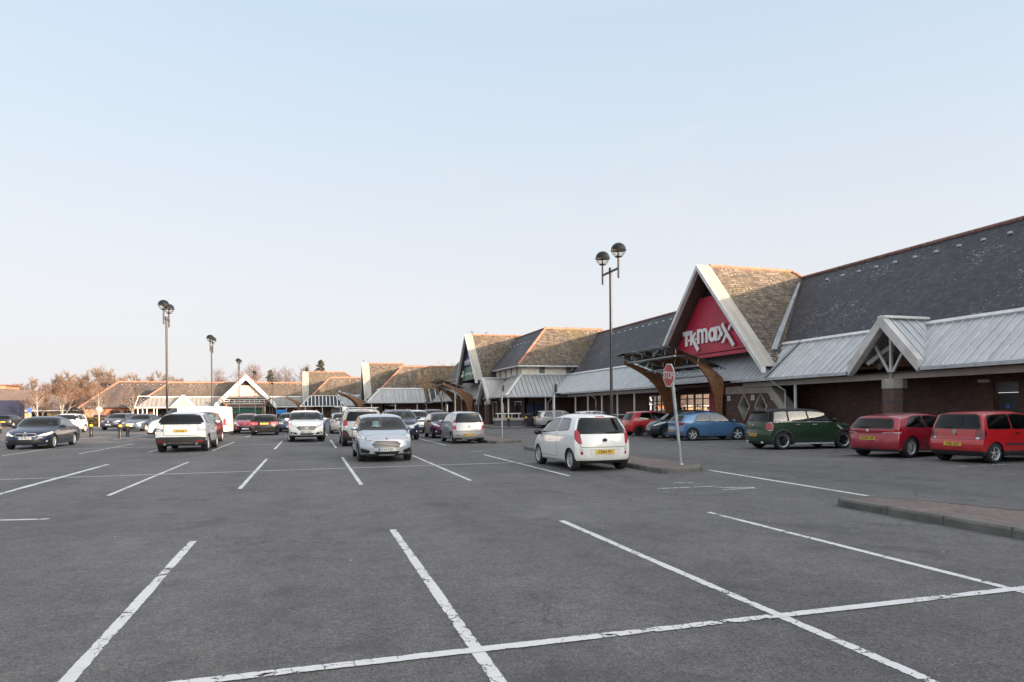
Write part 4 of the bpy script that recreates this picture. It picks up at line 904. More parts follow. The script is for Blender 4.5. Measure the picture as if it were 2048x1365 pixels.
# ------------------------------------------------------------------ bare trees
M_BIRCH = plain('birch_bark', (.48,.43,.38), .8, var=.35, scale=7); M_BARK = plain('bark_grey', (.20,.15,.115), .9, var=.3); M_TWIGR = plain('twigs_russet', (.17,.095,.065), .9, var=.2)
M_TWIGG = plain('twigs_grey', (.20,.14,.10), .9, var=.2); M_TWIGP = plain('twigs_purple', (.19,.135,.13), .9, var=.2); M_TWIGY = plain('twigs_yellow', (.40,.26,.13), .9, var=.2)
def bare_tree(name, seed, H, trunk_r, m_bark, m_twig, spread=.55, up=.55, n_twig=2600, twig_l=.8, twig_w=.014, low=.22, droop=0., limbs=9, levels=3):
    rr = random.Random(seed); t = MB(); tips = []
    def grow(p, d, L, r, lev):
        pts, rad = [p], [r]; n = 5
        for k in range(n):
            d = (d + Vector((rr.gauss(0,.13), rr.gauss(0,.13), rr.gauss(0,.07)+.06*up))).normalized(); p = p + d*(L/n); pts.append(p); rad.append(r*(1-.72*(k+1)/n))
        t.tube(pts, rad, 6 if lev < 2 else 4, 0, False)
        if lev >= 1:
            for a, b in zip(pts[1:], pts[2:]): tips.append((a, b, lev))
        if lev < levels:
            nb = limbs if lev == 0 else rr.randint(3, 5)
            for k in range(nb):
                f = (low + (1-low)*(k+rr.random())/nb) if lev == 0 else rr.uniform(.3, 1.)
                i = min(n-1, int(f*n)); q = pts[i].lerp(pts[i+1], f*n-i); az = rr.uniform(0, 6.283)+k*2.4
                out = Vector((math.cos(az), math.sin(az), 0)); dd = (d*.25 + out*spread*(1.25-.5*f) + Vector((0,0,up+.35*f))).normalized() if lev == 0 else (d + out*.75 + Vector((0,0,.2*up))).normalized()
                grow(q, dd, L*(rr.uniform(.42,.62)*(1.15-.45*f) if lev == 0 else rr.uniform(.5,.72)), max(.008, rad[i]*.55), lev+1)
    grow(Vector((0,0,-.05)), Vector((rr.gauss(0,.03), rr.gauss(0,.03), 1)).normalized(), H*.86, trunk_r, 0)
    o = t.build(name, m_bark); c = MB()
    for _ in range(n_twig):
        a, b, lev = tips[rr.randrange(len(tips))]; p = a.lerp(b, rr.random()); d = ((b-a).normalized()*.7 + Vector((rr.gauss(0,.5), rr.gauss(0,.5), rr.gauss(.12,.4)-droop))).normalized()
        L = twig_l*rr.uniform(.4,1.25); w = twig_w*rr.uniform(.6,1.3); s = d.orthogonal().normalized(); s = Matrix.Rotation(rr.uniform(0,6.28), 3, d) @ s
        m_ = p+d*L*.5+Vector((0,0,-droop*L*.3)); e = p+d*L+Vector((0,0,-droop*L*.9))
        c.face([p-s*w, p+s*w, m_+s*w*.7, m_-s*w*.7]); c.face([m_-s*w*.7, m_+s*w*.7, e])
        for q_ in (.35, .6, .8):
            f = p.lerp(e, q_); dd = (d+Vector((rr.gauss(0,.6), rr.gauss(0,.6), rr.gauss(0,.6)-droop*.5))).normalized(); c.face([f-s*w*.6, f+s*w*.6, f+dd*L*.4])
    c.build('crown', m_twig, o)
    k = H/max(v.co.z for v in o.children[0].data.vertices) if len(c.v) else 1
    for q in (o, o.children[0]): q.data.transform(Matrix.Scale(k, 4))
    return o
def place(o, x, y, rz=0, sc=1., lab=None, cat='tree', grp=None, z=0):
    o.location = (x, y, z); o.rotation_euler = (0,0,rz); o.scale = (sc,sc,sc); tag(o, lab, cat, grp)
b1 = bare_tree('birch_tree', 11, 5.9, .11, M_BIRCH, M_TWIGR, .62, .6, 1300, .55, .011, .28, limbs=8); b2 = bare_tree('birch_tree', 23, 6.2, .12, M_BIRCH, M_TWIGR, .7, .55, 1300, .55, .011, .2, limbs=9)
BL = [(b1, -33.6, 100, 0, .98, 'leftmost white-barked birch with forked limbs, above the dark blue saloon'), (b2, -30.6, 99, 1.2, 1.0, 'white-barked birch with widest spreading limbs, second from the left'), (0, -28.6, 101, 2.4, .86, 'smaller white-barked birch in the middle of the birch row'),
      (1, -27.2, 100, 4., .8, 'slim white-barked birch left of the thick double one'), (0, -26.0, 98, 3.3, 1.06, 'white-barked birch with long low limb reaching right, near the hedge'), (1, -21.6, 96, 5.2, .92, 'white-barked birch beside the round sign')]
for p, x, y, rz, sc, lab in BL:
    o = copy_tree((b1, b2)[p]) if p in (0, 1) else p
    place(o, x, y, rz, sc, lab, 'birch', 'white birches behind the hedge')
s1 = bare_tree('young_tree', 31, 6.5, .085, plain('bark_young', (.22,.19,.15), .9, var=.3), M_TWIGY, .42, .8, 760, .55, .012, .42, limbs=8, levels=2); s2 = bare_tree('young_tree', 47, 7.4, .10, plain('bark_young', (.22,.19,.15), .9, var=.3), M_TWIGY, .4, .85, 880, .55, .012, .38, limbs=9, levels=2)
place(s1, 12.4, 73, 0, .95, 'shorter bare yellow-twigged sapling with low left limb, before the grey canopy', 'tree'); place(s2, 14.2, 72.5, 0, .97, 'taller bare yellow-twigged sapling by the timber arched entrance', 'tree')
f1 = bare_tree('bare_tree', 61, 13, .24, M_BARK, M_TWIGG, .6, .5, 3000, 1.2, .028, .2, limbs=10, levels=2); f2 = bare_tree('bare_tree', 67, 14, .22, M_BARK, M_TWIGP, .42, .7, 1500, 1.4, .022, .25, .25, limbs=11, levels=2); f3 = bare_tree('bare_tree', 71, 12, .2, M_BARK, M_TWIGR, .6, .5, 3000, 1.1, .028, .2, limbs=10, levels=2)
# wood behind the left buildings: one mass of bare trees
def mass(name, protos, spots, mats):
    me = bpy.data.meshes.new(name); vs, fs, mi = [], [], []
    for k, x, y, h, rz in spots:
        tr, H0, tm = protos[k]; M = Matrix.Translation((x, y, 0)) @ Matrix.Rotation(rz, 4, 'Z') @ Matrix.Scale(h/H0, 4)
        for ob, m in ((tr, 0), (tr.children[0], tm)):
            n = len(vs); vs += [M @ v.co for v in ob.data.vertices]; fs += [tuple(i+n for i in p.vertices) for p in ob.data.polygons]; mi += [m]*len(ob.data.polygons)
    me.from_pydata(vs, [], fs)
    for m in mats: me.materials.append(m)
    me.polygons.foreach_set('material_index', mi); o = bpy.data.objects.new(name, me); C.objects.link(o); return o
rr = random.Random(9); spots = []
for x, y, h in ((-79,215,7.5),(-77,217,9.5),(-75,215,11.5),(-74,222,10.5),(-71,220,12.8),(-67,216,13.6),(-63,217,12),(-61,220,10.6),(-62.5,230,15),(-59.3,235,16),(-55.4,231,15),(-54.7,242,13.6),(-51,240,12.8),(-48.7,245,15.4),(-44.8,241,13.6),(-42,245,13),(-66,232,13),(-70,238,12),(-57,246,14.5),(-39,246,11)):
    spots.append((rr.choice((0, 1)) if x > -70 else 0, x, y, h*1.06, rr.uniform(0, 6)))
    spots.append((rr.choice((0, 1)), x+rr.uniform(-2.5,2.5), y-rr.uniform(3,10), h*rr.uniform(.62,.85), rr.uniform(0, 6)))
for k in range(16): spots.append((1, -52+k*1.55+rr.uniform(-.5,.5)-(8 if k < 9 else 0), 186+rr.uniform(-14,12) if k < 9 else 196+rr.uniform(-3,8), rr.uniform(5,8.5), rr.uniform(0,6)))
tag(mass('woodland', [(f1, 13., 1), (f3, 12., 2)], spots, [M_BARK, M_TWIGG, M_TWIGR]), 'hazy mass of bare brown trees behind the buildings at left', 'woodland', kind='stuff')
um = MB(); leaf_cloud(um, 9000, lambda: (rr.uniform(-92,-30), rr.uniform(208,250), abs(rr.gauss(0, 2.6))), .55, rr); tag(um.build('undergrowth', leaf_mat('brush', (.10,.07,.05), (.22,.14,.10))), 'brown brushwood under the bare trees', 'undergrowth', kind='stuff')
FT = [(f2, -30.1, 230, 16.0, 'slim purple-grey tree behind the left end of the long roof, left of the second lamp'), (0, -27, 231, 13.2, 'short purple-grey tree just right of the second tallest lamp on the left'), (0, -23.3, 225, 15.4, 'purple-grey bare tree left of the pale gable'), (0, -19.2, 225, 17.6, 'tallest purple-grey bare tree, rising directly behind the pale gable'),
      (0, -15.6, 230, 16.8, 'purple-grey bare tree behind the right slope of the pale gable'), (0, -8.6, 236, 16.6, 'purple-grey bare tree right of the small dark conifer'), (1, -5.2, 230, 16.8, 'bare birch-like tree midway between the two conifers'), (0, -2.6, 236, 17.8, 'purple-grey bare tree close left of the large conifer'), (1, 6.6, 231, 15.0, 'low bare tree at the right foot of the large conifer')]
for p, x, y, h, lab in FT:
    if p in (0, 1): o = copy_tree(f2)
    else: o = p
    place(o, x, y, rr.uniform(0,6), h/14*1.04, lab, 'tree', 'bare trees behind the far roofs')
for o in (f1, f3):
    place(o, -36 if o is f1 else -84, 236, 1, .95, 'bare grey-brown tree at the right end of the wood' if o is f1 else 'bare russet tree at the far left end of the wood', 'tree')
M_PINE = leaf_mat('pine_needles', (.018,.03,.018), (.06,.065,.03))
def conifer(seed, H, wid, base=.2):
    rr = random.Random(seed); t = MB(); t.tube([(0,0,0),(.1,0,H*.5),(0,.1,H)], [H*.022,H*.014,.03], 7); c = MB(); n = 46
    for k in range(n):
        f = base+(1-base)*(k+rr.random())/n; z = H*f; L = wid*(1-f)**.62*rr.uniform(.55,1.1)*(.55+.45*min(1,(f-base)*6)); a = k*2.4+rr.uniform(-.5,.5); e = Vector((math.cos(a)*L, math.sin(a)*L, z+L*.12))
        t.tube([(0,0,z-.15*L), e], [.05,.015], 4, 0, False)
        for s in range(3, 9):
            q = Vector((0,0,z-.1*L)).lerp(e, s/8); r = .28+L*.13
            leaf_cloud(c, 16, lambda: (q.x+rr.gauss(0,r*.6), q.y+rr.gauss(0,r*.6), q.z+rr.gauss(.05,r*.4)), .20, rr)
    o = t.build('conifer', M_BARK); c.build('crown', M_PINE, o); return o
place(conifer(3, 18.4, 5.2, .35), 3.4, 230, 0, 1, 'large dark green conifer above the ridge of the glazed-canopy shop', 'conifer'); place(conifer(8, 15, 4.0, .3), -12.3, 232, 0, 1, 'smaller dark conifer right of the pale gable', 'conifer'); place(conifer(12, 15.8, 1.3, .1), -.9, 228, 0, 1, 'narrow dark conifer hugging the left side of the large one', 'conifer')
# ================================================================== cars
def pchip(pts):
    xs = [p[0] for p in pts]; ys = [p[1] for p in pts]; n = len(xs)
    h = [xs[i+1]-xs[i] for i in range(n-1)]; d = [(ys[i+1]-ys[i])/h[i] for i in range(n-1)]; m = [0]*n
    m[0], m[-1] = d[0], d[-1]
    for i in range(1, n-1):
        if d[i-1]*d[i] > 0:
            w1, w2 = 2*h[i]+h[i-1], h[i]+2*h[i-1]; m[i] = (w1+w2)/(w1/d[i-1]+w2/d[i])
    def f(x):
        if x <= xs[0]: return ys[0]
        if x >= xs[-1]: return ys[-1]
        i = 0
        while x > xs[i+1]: i += 1
        t = (x-xs[i])/h[i]
        return (1+2*t)*(1-t)**2*ys[i] + t*(1-t)**2*h[i]*m[i] + t*t*(3-2*t)*ys[i+1] + t*t*(t-1)*h[i]*m[i+1]
    return f
def inpoly(p, poly):
    x, y = p; c = False; n = len(poly)
    for i in range(n):
        (x1, y1), (x2, y2) = poly[i], poly[(i+1) % n]
        if (y1 > y) != (y2 > y) and x < (x2-x1)*(y-y1)/(y2-y1)+x1: c = not c
    return c
def area(poly): return sum(a[0]*b[1]-b[0]*a[1] for a, b in zip(poly, poly[1:]+poly[:1]))/2
def grow(poly, d):
    """offset outward by d"""
    if area(poly) < 0: poly = poly[::-1]
    n = len(poly); out = []
    for i in range(n):
        p0, p1, p2 = (Vector(poly[(i+k) % n]) for k in (-1, 0, 1)); a, b = (p1-p0), (p2-p1)
        if a.length < 1e-6 or b.length < 1e-6: continue
        a.normalize(); b.normalize(); na, nb = Vector((a.y, -a.x)), Vector((b.y, -b.x)); m = na+nb
        m = m.normalized() if m.length > 1e-4 else na
        out.append(tuple(p1+m*(d/max(.45, m.dot(na)))))
    return out
def rnd(poly, r=.05):
    n = len(poly); out = []
    for i in range(n):
        p0, p1, p2 = (Vector(poly[(i+k) % n]) for k in (-1, 0, 1)); a, b = p0-p1, p2-p1
        q = min(r, a.length*.4, b.length*.4)
        if a.normalized().dot(b.normalized()) < -.92: out.append(tuple(p1)); continue
        s, e = p1+a.normalized()*q, p1+b.normalized()*q; out += [tuple(s), tuple(s.lerp(p1, .45).lerp(e.lerp(p1, .45), .5)), tuple(e)]
    return out
def circ(cx, cz, r, n=22): return [(cx+r*math.cos(6.28319*k/n), cz+r*math.sin(6.28319*k/n)) for k in range(n)]

M_CARGLASS = glass_mat('car_glass', (.34,.44,.47), .9, .01, .0); M_SIDEG = glass_mat('car_glass_side', (.34,.44,.47), 1.6, .01, .03); M_TINT = glass_mat('car_glass_dark', (.05,.06,.075), .8, .01, .0)
M_BLK = plain('car_black_trim', (.012,.012,.013), .35, var=.05); M_PLAS = plain('car_black_plastic', (.028,.028,.03), .6, var=.15); M_TYRE = plain('tyre_rubber', (.018,.018,.019), .8, var=.25, scale=9)
M_CHR = plain('chrome', (.74,.75,.77), .2, .6, .04); M_ALLOY = plain('alloy_silver', (.60,.61,.62), .3, .35, .08, 8); M_ALLOYB = plain('alloy_black', (.02,.02,.022), .3, .3); M_INT = plain('car_interior', (.035,.036,.04), .75, var=.2); M_SEAT = plain('car_seat', (.055,.056,.06), .85, var=.2)
M_GRAM = plain('car_grey_plastic', (.16,.155,.145), .55, var=.1)
def lens(name, c0, c1, em=0., rough=.08):
    if name in _mc: return _mc[name]
    m, nt, p = new_mat(name); v = coord(nt, 'Object'); c = ramp(nt, noise(nt, coord(nt, 'Object', (1,1,2.2)), 9, 2, .5), [(.42, c0), (.58, c1)]); nt.links.new(c, p.inputs['Base Color'])
    p.inputs['Roughness'].default_value = .25; p.inputs['Coat Weight'].default_value = 1; p.inputs['Coat Roughness'].default_value = .03
    if em: nt.links.new(c, p.inputs['Emission Color']); p.inputs['Emission Strength'].default_value = em
    _mc[name] = m; return m
M_HEAD = lens('headlamp_lens', (.75,.76,.78), (.22,.23,.25)); M_TAIL = lens('tail_lens_red', (.46,.012,.02), (.26,.005,.012)); M_BRAKE = lens('brake_lens_lit', (.9,.05,.06), (.6,.02,.03), .25); M_WLENS = lens('lens_clear', (.7,.7,.7), (.4,.4,.42)); M_HLIT = lens('headlamp_lit', (.9,.85,.75), (.5,.48,.45), .12)
M_AMB = lens('lens_amber', (.7,.22,.04), (.5,.15,.03)); M_PLY = plain('plate_yellow', (.72,.46,.07), .4, var=.05); M_PLW = plain('plate_white', (.70,.70,.68), .4, var=.05); M_PLT = plain('plate_black', (.012,.012,.012), .5); M_EU = plain('plate_blue', (.02,.11,.42), .4)
MATS = dict(windscreen=M_CARGLASS, side_window=M_SIDEG, rear_window=M_CARGLASS, headlight=M_HEAD, tail_light=M_TAIL, brake_light=M_TAIL, fog_light=M_WLENS, reflector=M_TAIL, indicator=M_AMB, grille=M_BLK, air_intake=M_BLK, cladding=M_PLAS, chrome_trim=M_CHR, lower_bumper=M_GRAM, roof=None, reversing_light=M_WLENS, sunroof=M_BLK)
SPLIT = {'side_window', 'headlight', 'tail_light', 'fog_light', 'reflector', 'indicator', 'door', 'rear_door', 'reversing_light', 'air_intake'}
_wheels = {}
def wheel_mesh(wr, w, style):
    key = (round(wr, 3), w, style)
    if key in _wheels: return _wheels[key]
    n, kind = style; t = MB(); h = w/2; ri = wr*(.66 if kind != 'cap' else .62)
    t.lathe([(ri*1.0,-h),(wr*.9,-h),(wr*.98,-h+.018),(wr,-h+.05),(wr,h-.05),(wr*.98,h-.018),(wr*.9,h),(ri*1.12,h+.002),(ri,h-.008)], n=30, axis='y')
    to = t.build('wheel', M_TYRE); r = MB()
    r.lathe([(ri*1.01,h-.006),(ri*.955,h-.012),(ri*.93,h-.045),(ri*.9,.0)], n=30, axis='y', mi=2 if kind == 'lip' else 0)
    r.lathe([(.001,.0),(ri*.92,.0)], n=24, axis='y', mi=1); r.lathe([(.001,h-.03),(ri*.14,h-.03),(ri*.2,h-.04),(ri*.22,.0)], n=14, axis='y', mi=0)
    for k in range(n):
        a0 = 2*math.pi*k/n+.3
        for da in ((0,) if kind != 'twin' else (-.11, .11)):
            a = a0+da; wi, wo = (.2, .15) if kind != 'thin' else (.10, .07)
            if n >= 9: wi, wo = .09, .11
            if n <= 5 and kind == 'wide': wi, wo = .24, .3
            d = Vector((math.cos(a), 0, math.sin(a))); s = Vector((-d.z, 0, d.x))
            if kind == 'turb': s2 = s*.9+d*-.2; sh = s*ri*.16
            else: sh = Vector((0,0,0))
            p = [d*ri*.12-s*ri*wi/2, d*ri*.12+s*ri*wi/2, d*ri*.95+s*ri*wo/2*1.1+sh, d*ri*.95-s*ri*wo/2*1.1+sh]
            r.prism([q+Vector((0,h-.055,0)) for q in p], (0,.03,0), 0)
    m0 = {'lip': M_ALLOYB, 'cap': plain('hubcap_grey', (.33,.34,.35), .4, .3), 'blk': M_ALLOYB}.get(kind, M_ALLOY)
    ro = r.build('rim', [m0, M_BLK, M_CHR]); _wheels[key] = (to.data, ro.data)
    bpy.data.objects.remove(to); bpy.data.objects.remove(ro); return _wheels[key]
def car(S, loc, heading, label, plate=None, pplate=None, steer=0):
    L, W, H, wb, fo, wr = S['dim']; top = pchip(S['top']); rf = pchip(sorted(S['rear'])); ff = pchip(sorted(S['front']))
    bz0, bz1 = S['belt']; zb0 = S.get('sill', .20); Wh = W/2; tum = S.get('tumble', .25); drop = S.get('drop', .07); pcr, pcf = S.get('pc', (.20, .28)); hd = S.get('hood_drop', .075)
    belt = lambda x: bz0+(bz1-bz0)*x/L
    bm_ = (bz0+bz1)/2; sec = pchip([(zb0-.05,.90),(zb0+.07,.965),(.5,.995),(.62,1.),(.75,.993),(bm_,.965)])
    def hw(x, z):
        k = 1-.055*max(0, (.28*L-x)/(.28*L))**2-.09*max(0, (x-.68*L)/(.32*L))**2
        s = sec(z) if z < bm_ else .965-tum*((z-bm_)/(H-bm_))**1.12
        return Wh*k*s
    na, nb, nc = S.get('res', (58, 9, 15))
    As = sorted(set([0,.006,.016,.03]+[k/na for k in range(1, na)]+[.97,.984,.994,1])); Bs = [1-(1-k/nb)**1.5 for k in range(nb+1)]; Cs = [k/nc for k in range(nc+1)]
    zt = {}
    for a in As:
        x = a*L
        for _ in range(14): z = top(x); x = .5*x+.5*(rf(z)+a*(L-ff(z)-rf(z)))
        zt[a] = (x, top(x))
    def P(a, b, c):
        x0, z1 = zt[a]; dr = drop if x0 < S['cowl'][0] else hd
        z = zb0+c*(z1-dr*abs(b)**4-zb0); h = hw(x0, z); r, f = rf(z)+pcr*abs(b)**3.2, L-ff(z)-pcf*abs(b)**3
        return (r+a*(f-r), b*h, z)
    bm = bmesh.new(); vc = {}
    def V(i, j, k):
        key = (i, j, k)
        if key not in vc: vc[key] = bm.verts.new(P(As[i], Bs[j], Cs[k]))
        return vc[key]
    ia, jb, kc = len(As)-1, nb, nc; ctr = Vector((L/2, 0, H*.42))
    def F(vs):
        vs = list(dict.fromkeys(vs))
        if len(vs) < 3: return
        try: f = bm.faces.new(vs)
        except ValueError: return
        f.normal_update(); f.smooth = True
        if f.normal.dot(f.calc_center_median()-ctr) < 0: f.normal_flip()
    for i in range(ia):
        for k in range(kc): F([V(i,jb,k), V(i+1,jb,k), V(i+1,jb,k+1), V(i,jb,k+1)])
        for j in range(jb): F([V(i,j,kc), V(i+1,j,kc), V(i+1,j+1,kc), V(i,j+1,kc)]); F([V(i,j,0), V(i+1,j,0), V(i+1,j+1,0), V(i,j+1,0)])
    for i in (0, ia):
        for j in range(jb):
            for k in range(kc): F([V(i,j,k), V(i,j+1,k), V(i,j+1,k+1), V(i,j,k+1)])
    # ---- features
    up = lambda x: top(x)-drop-.045
    def side_glass(w):
        xab, xat, xbb, xbt = w[:4]; n = 7
        pts = [(xab, belt(xab)+.012), (xbb, belt(xbb)+.012)] + [(xbt+(xat-xbt)*k/n, max(up(xbt+(xat-xbt)*k/n), belt(xbt)+.03)) for k in range(n+1)]
        return pts
    feats = []
    xr, xf = L-fo-wb, L-fo; ra = wr+S.get('gap', .045)
    if S.get('clad'): feats.append(('cladding', 'Z', S['clad']))
    if S.get('archclad'):
        for x in (xr, xf): feats.append(('cladding', 'S', circ(x, wr, ra+.075)))
    feats += [f for f in S.get('early', [])]
    zc, zw = S['cowl'][1], S['wtop'][1]
    if S.get('hood', True):
        hx = S['cowl'][0]+.02; nx = S.get('nose', L-.22)
        hp = [(hx, -.2), (nx, -.2), (nx-.02, hw(nx, .6)*.62), (nx-.12, hw(nx-.12, .6)*.86), (hx, hw(hx, zc)-.10)]
        feats += [('seam', 'T', grow(hp, .006)), ('bonnet', 'T', grow(hp, -.006))]
    for k, dpoly in enumerate(S.get('doors', [])):
        x0, x1 = dpoly[:2]; lo = zb0+.13; dp = [(x0+dpoly[2] if len(dpoly) > 2 else x0, lo), (x1, lo), (x1, belt(x1)+.03), (x0, belt(x0)+.03)]
        nm = 'door' if k == len(S['doors'])-1 else 'rear_door'
        feats += [('seam', 'S', grow(dp, .006)), (nm, 'S', grow(dp, -.006))]
    if S.get('tailgate'):
        z0, z1, wd = S['tailgate']; tp = [(-.3, z0), (wd, z0), (wd+.02, (z0+bm_)/2), (min(wd+.0, hw(.2, z1)-.06), z1), (-.3, z1)]
        feats += [('seam', 'R', grow(tp, .007)), ('tailgate', 'R', grow(tp, -.007))]
    if S.get('shoulder'): feats.append(('chrome_trim', 'S', [(.35, belt(.35)-.028), (S['cowl'][0]-.1, belt(L*.7)-.028), (S['cowl'][0]-.1, belt(L*.7)-.003), (.35, belt(.35)-.003)]))
    fm = S.get('frame', .022)
    if S.get('windows'):
        for w in S['windows']: feats.append(('trim', 'S', grow(rnd(side_glass(w), .05), fm)))
        for w in S['windows']: feats.append(('side_window', 'S', rnd(side_glass(w), .05)))
    def xat_front(z):
        lo, hi = S['wtop'][0]-.2, S['cowl'][0]+.1
        for _ in range(30):
            m = (lo+hi)/2
            if top(m) > z: lo = m
            else: hi = m
        return lo
    wsp = [(-.3, zc+.015)] + [(hw(xat_front(z), z-drop*.6)-S.get('apil', .095), z) for z in (zc+.02, zc+(zw-zc)*.35, zc+(zw-zc)*.7, zw-.035)] + [(hw(S['wtop'][0], zw)-S.get('apil', .095)-.10, zw-.012), (-.3, zw)]
    feats += [('trim', 'F', grow(wsp, .025)), ('windscreen', 'F', wsp)]
    if S.get('rwin'):
        z0, z1, mg = S['rwin'][:3]; v = S['rwin'][3] if len(S['rwin']) > 3 else 'R'
        rp = [(-.3, z0), (hw(.25, z0)-mg-.02, z0), (hw(.25, z0+.06)-mg+.0, z0+.05), (hw(.3, z1)-mg, z1-.05), (hw(.3, z1)-mg-.06, z1), (-.3, z1)]
        feats += [('trim', 'R', grow(rp, .03)), ('rear_window', 'R', rp)]
    feats += S.get('feats', [])
    for x in (xr, xf): feats.append(('ARCH', 'S', circ(x, wr-.005, ra, 26)))
    VIEW = {'S': (lambda c: (c.x, c.z), lambda n: n.y > .22 and n.y > abs(n.x)*.6, (1, 0), 1), 'F': (lambda c: (c.y, c.z), lambda n: n.x > .07, None, 0), 'R': (lambda c: (c.y, c.z), lambda n: n.x < -.07, None, 0), 'T': (lambda c: (c.x, c.y), lambda n: n.z > .5, None, 2)}
    drop_ax = {'S': 1, 'F': 0, 'R': 0, 'T': 2}
    def to3(view, q): return Vector((q[0], 0, q[1])) if view == 'S' else Vector((0, q[0], q[1])) if view in 'FR' else Vector((q[0], q[1], 0))
    if S.get('outline'): feats = [q for f in feats for q in ((('trim', f[1], grow(f[2], .008)), f) if f[0] in ('tail_light', 'headlight') else (f,))]
    for nm, view, poly in feats:
        if view == 'Z':
            bmesh.ops.bisect_plane(bm, geom=bm.verts[:]+bm.edges[:]+bm.faces[:], dist=1e-5, plane_co=(0,0,poly), plane_no=(0,0,1)); continue
        proj, ok, _, ax = VIEW[view]; i0, i1 = {'S': (0, 2), 'F': (1, 2), 'R': (1, 2), 'T': (0, 1)}[view]
        lo = (min(p[0] for p in poly), min(p[1] for p in poly)); hi = (max(p[0] for p in poly), max(p[1] for p in poly))
        def fb(f):
            a = [v.co[i0] for v in f.verts]; b = [v.co[i1] for v in f.verts]; return min(a), max(a), min(b), max(b)
        for f in bm.faces: f.normal_update()
        cand = [f for f in bm.faces if ok(f.normal)]
        cand = [f for f, b in ((f, fb(f)) for f in cand) if b[1] >= lo[0] and b[0] <= hi[0] and b[3] >= lo[1] and b[2] <= hi[1]]
        for a, b in zip(poly, poly[1:]+poly[:1]):
            d = Vector((b[0]-a[0], b[1]-a[1])); 
            if d.length < 1e-5: continue
            e0, e1 = (min(a[0], b[0])-.002, min(a[1], b[1])-.002), (max(a[0], b[0])+.002, max(a[1], b[1])+.002)
            if max(a[0], b[0]) < -.15 and view in 'FR': continue
            sel, rest = [], []
            for f in cand:
                q = fb(f); (sel if q[1] >= e0[0] and q[0] <= e1[0] and q[3] >= e0[1] and q[2] <= e1[1] else rest).append(f)
            if not sel: continue
            no = to3(view, (-d.y, d.x)); geo = list({v for f in sel for v in f.verts})+list({e for f in sel for e in f.edges})+sel
            res = bmesh.ops.bisect_plane(bm, geom=geo, dist=1e-5, plane_co=to3(view, a), plane_no=no)
            cand = rest+[g for g in res['geom'] if isinstance(g, bmesh.types.BMFace)]
    bm.normal_update(); part = {}
    for f in bm.faces:
        c = f.calc_center_median(); n = f.normal; p = 'under' if n.z < -.6 and c.z < zb0+.12 else 'body'
        for nm, view, poly in feats:
            if view == 'Z':
                if c.z < poly and p != 'under': p = nm
            elif nm == 'ARCH':
                if c.y > Wh-.30 and (n.y > .2 or c.z < zb0+.05) and inpoly((c.x, c.z), poly): p = nm
            elif p != 'under' and VIEW[view][1](n) and inpoly(VIEW[view][0](c), poly): p = nm
        part.setdefault(p, []).append(f)
    root = empty('parked_car', loc, R(heading), label, S.get('cat', 'car')); off = Vector((-L/2, 0, 0))
    pm, gl = S['paint'], S.get('glass', {})
    def mk(nm, groups, parent, sides=(1, -1)):
        vs, fs, mi, no, idx = [], [], [], [], {}
        for sgn in sides:
            for slot, faces in groups:
                for f in faces:
                    ids = []
                    for v in f.verts:
                        mid = abs(v.co.y) < 1e-4; key = (v.index, 0 if mid else sgn)
                        if key not in idx:
                            idx[key] = len(vs); vs.append((v.co.x-L/2, v.co.y*sgn, v.co.z)); q = v.normal.copy(); q.y = 0 if mid else q.y*sgn; no.append(q.normalized())
                        ids.append(idx[key])
                    fs.append(ids if sgn > 0 else ids[::-1]); mi.append(slot)
        me = bpy.data.meshes.new(nm); me.from_pydata(vs, [], fs); me.update()
        me.polygons.foreach_set('material_index', mi); me.polygons.foreach_set('use_smooth', [True]*len(fs))
        me.normals_split_custom_set_from_vertices(no); o = bpy.data.objects.new(nm, me); C.objects.link(o); o.parent = parent; return o
    bm.verts.index_update(); got = {}
    body = mk('body', [(0, part.get('body', [])), (1, part.get('trim', [])+part.get('seam', [])), (2, part.get('under', []))], root)
    for m in (pm, M_BLK, M_PLAS): body.data.materials.append(m)
    for nm, faces in part.items():
        if nm in ('body', 'trim', 'seam', 'under', 'ARCH'): continue
        base = nm.split('#')[0]; mat = gl.get(nm) or S.get('mats', {}).get(nm) or MATS.get(base) or pm
        for sides in (((1,), (-1,)) if base in SPLIT else ((1, -1),)):
            o = mk(base, [(0, faces)], root, sides); o.data.materials.append(mat); got.setdefault(base, []).append(o)
    bm.free()
    # ---- wheel wells, wheels
    for x in (xr, xf):
        for s in (1, -1):
            ww = MB()
            y1, y0 = s*(hw(x, wr+ra*.5)-.03), s*(Wh-.36); n = 16; pr = []
            for k in range(n+1):
                a = math.pi*(k/n*1.16-.08); pr.append((x-L/2+(ra+.004)*math.cos(a), wr-.005+(ra+.004)*math.sin(a)))
            ww.grid([[(p[0], y0, p[1]) for p in pr], [(p[0], y1, p[1]) for p in pr]], 0, True); ww.face([(p[0], y0, p[1]) for p in pr]); ww.build('wheel_arch_liner', M_BLK, body)
    tw = S.get('tw', .205); td, rd = wheel_mesh(wr, tw, S.get('wheel', (5, 'alloy')))
    for x, st in ((xr, 0), (xf, steer)):
        for s in (1, -1):
            o = bpy.data.objects.new('wheel', td); C.objects.link(o); o.parent = root; o.location = (x-L/2, s*(Wh-tw/2-.025), wr); o.rotation_euler = (0, 0, (0 if s > 0 else math.pi)+R(st))
            q = bpy.data.objects.new('rim', rd); C.objects.link(q); q.parent = o
    X = lambda x: x-L/2
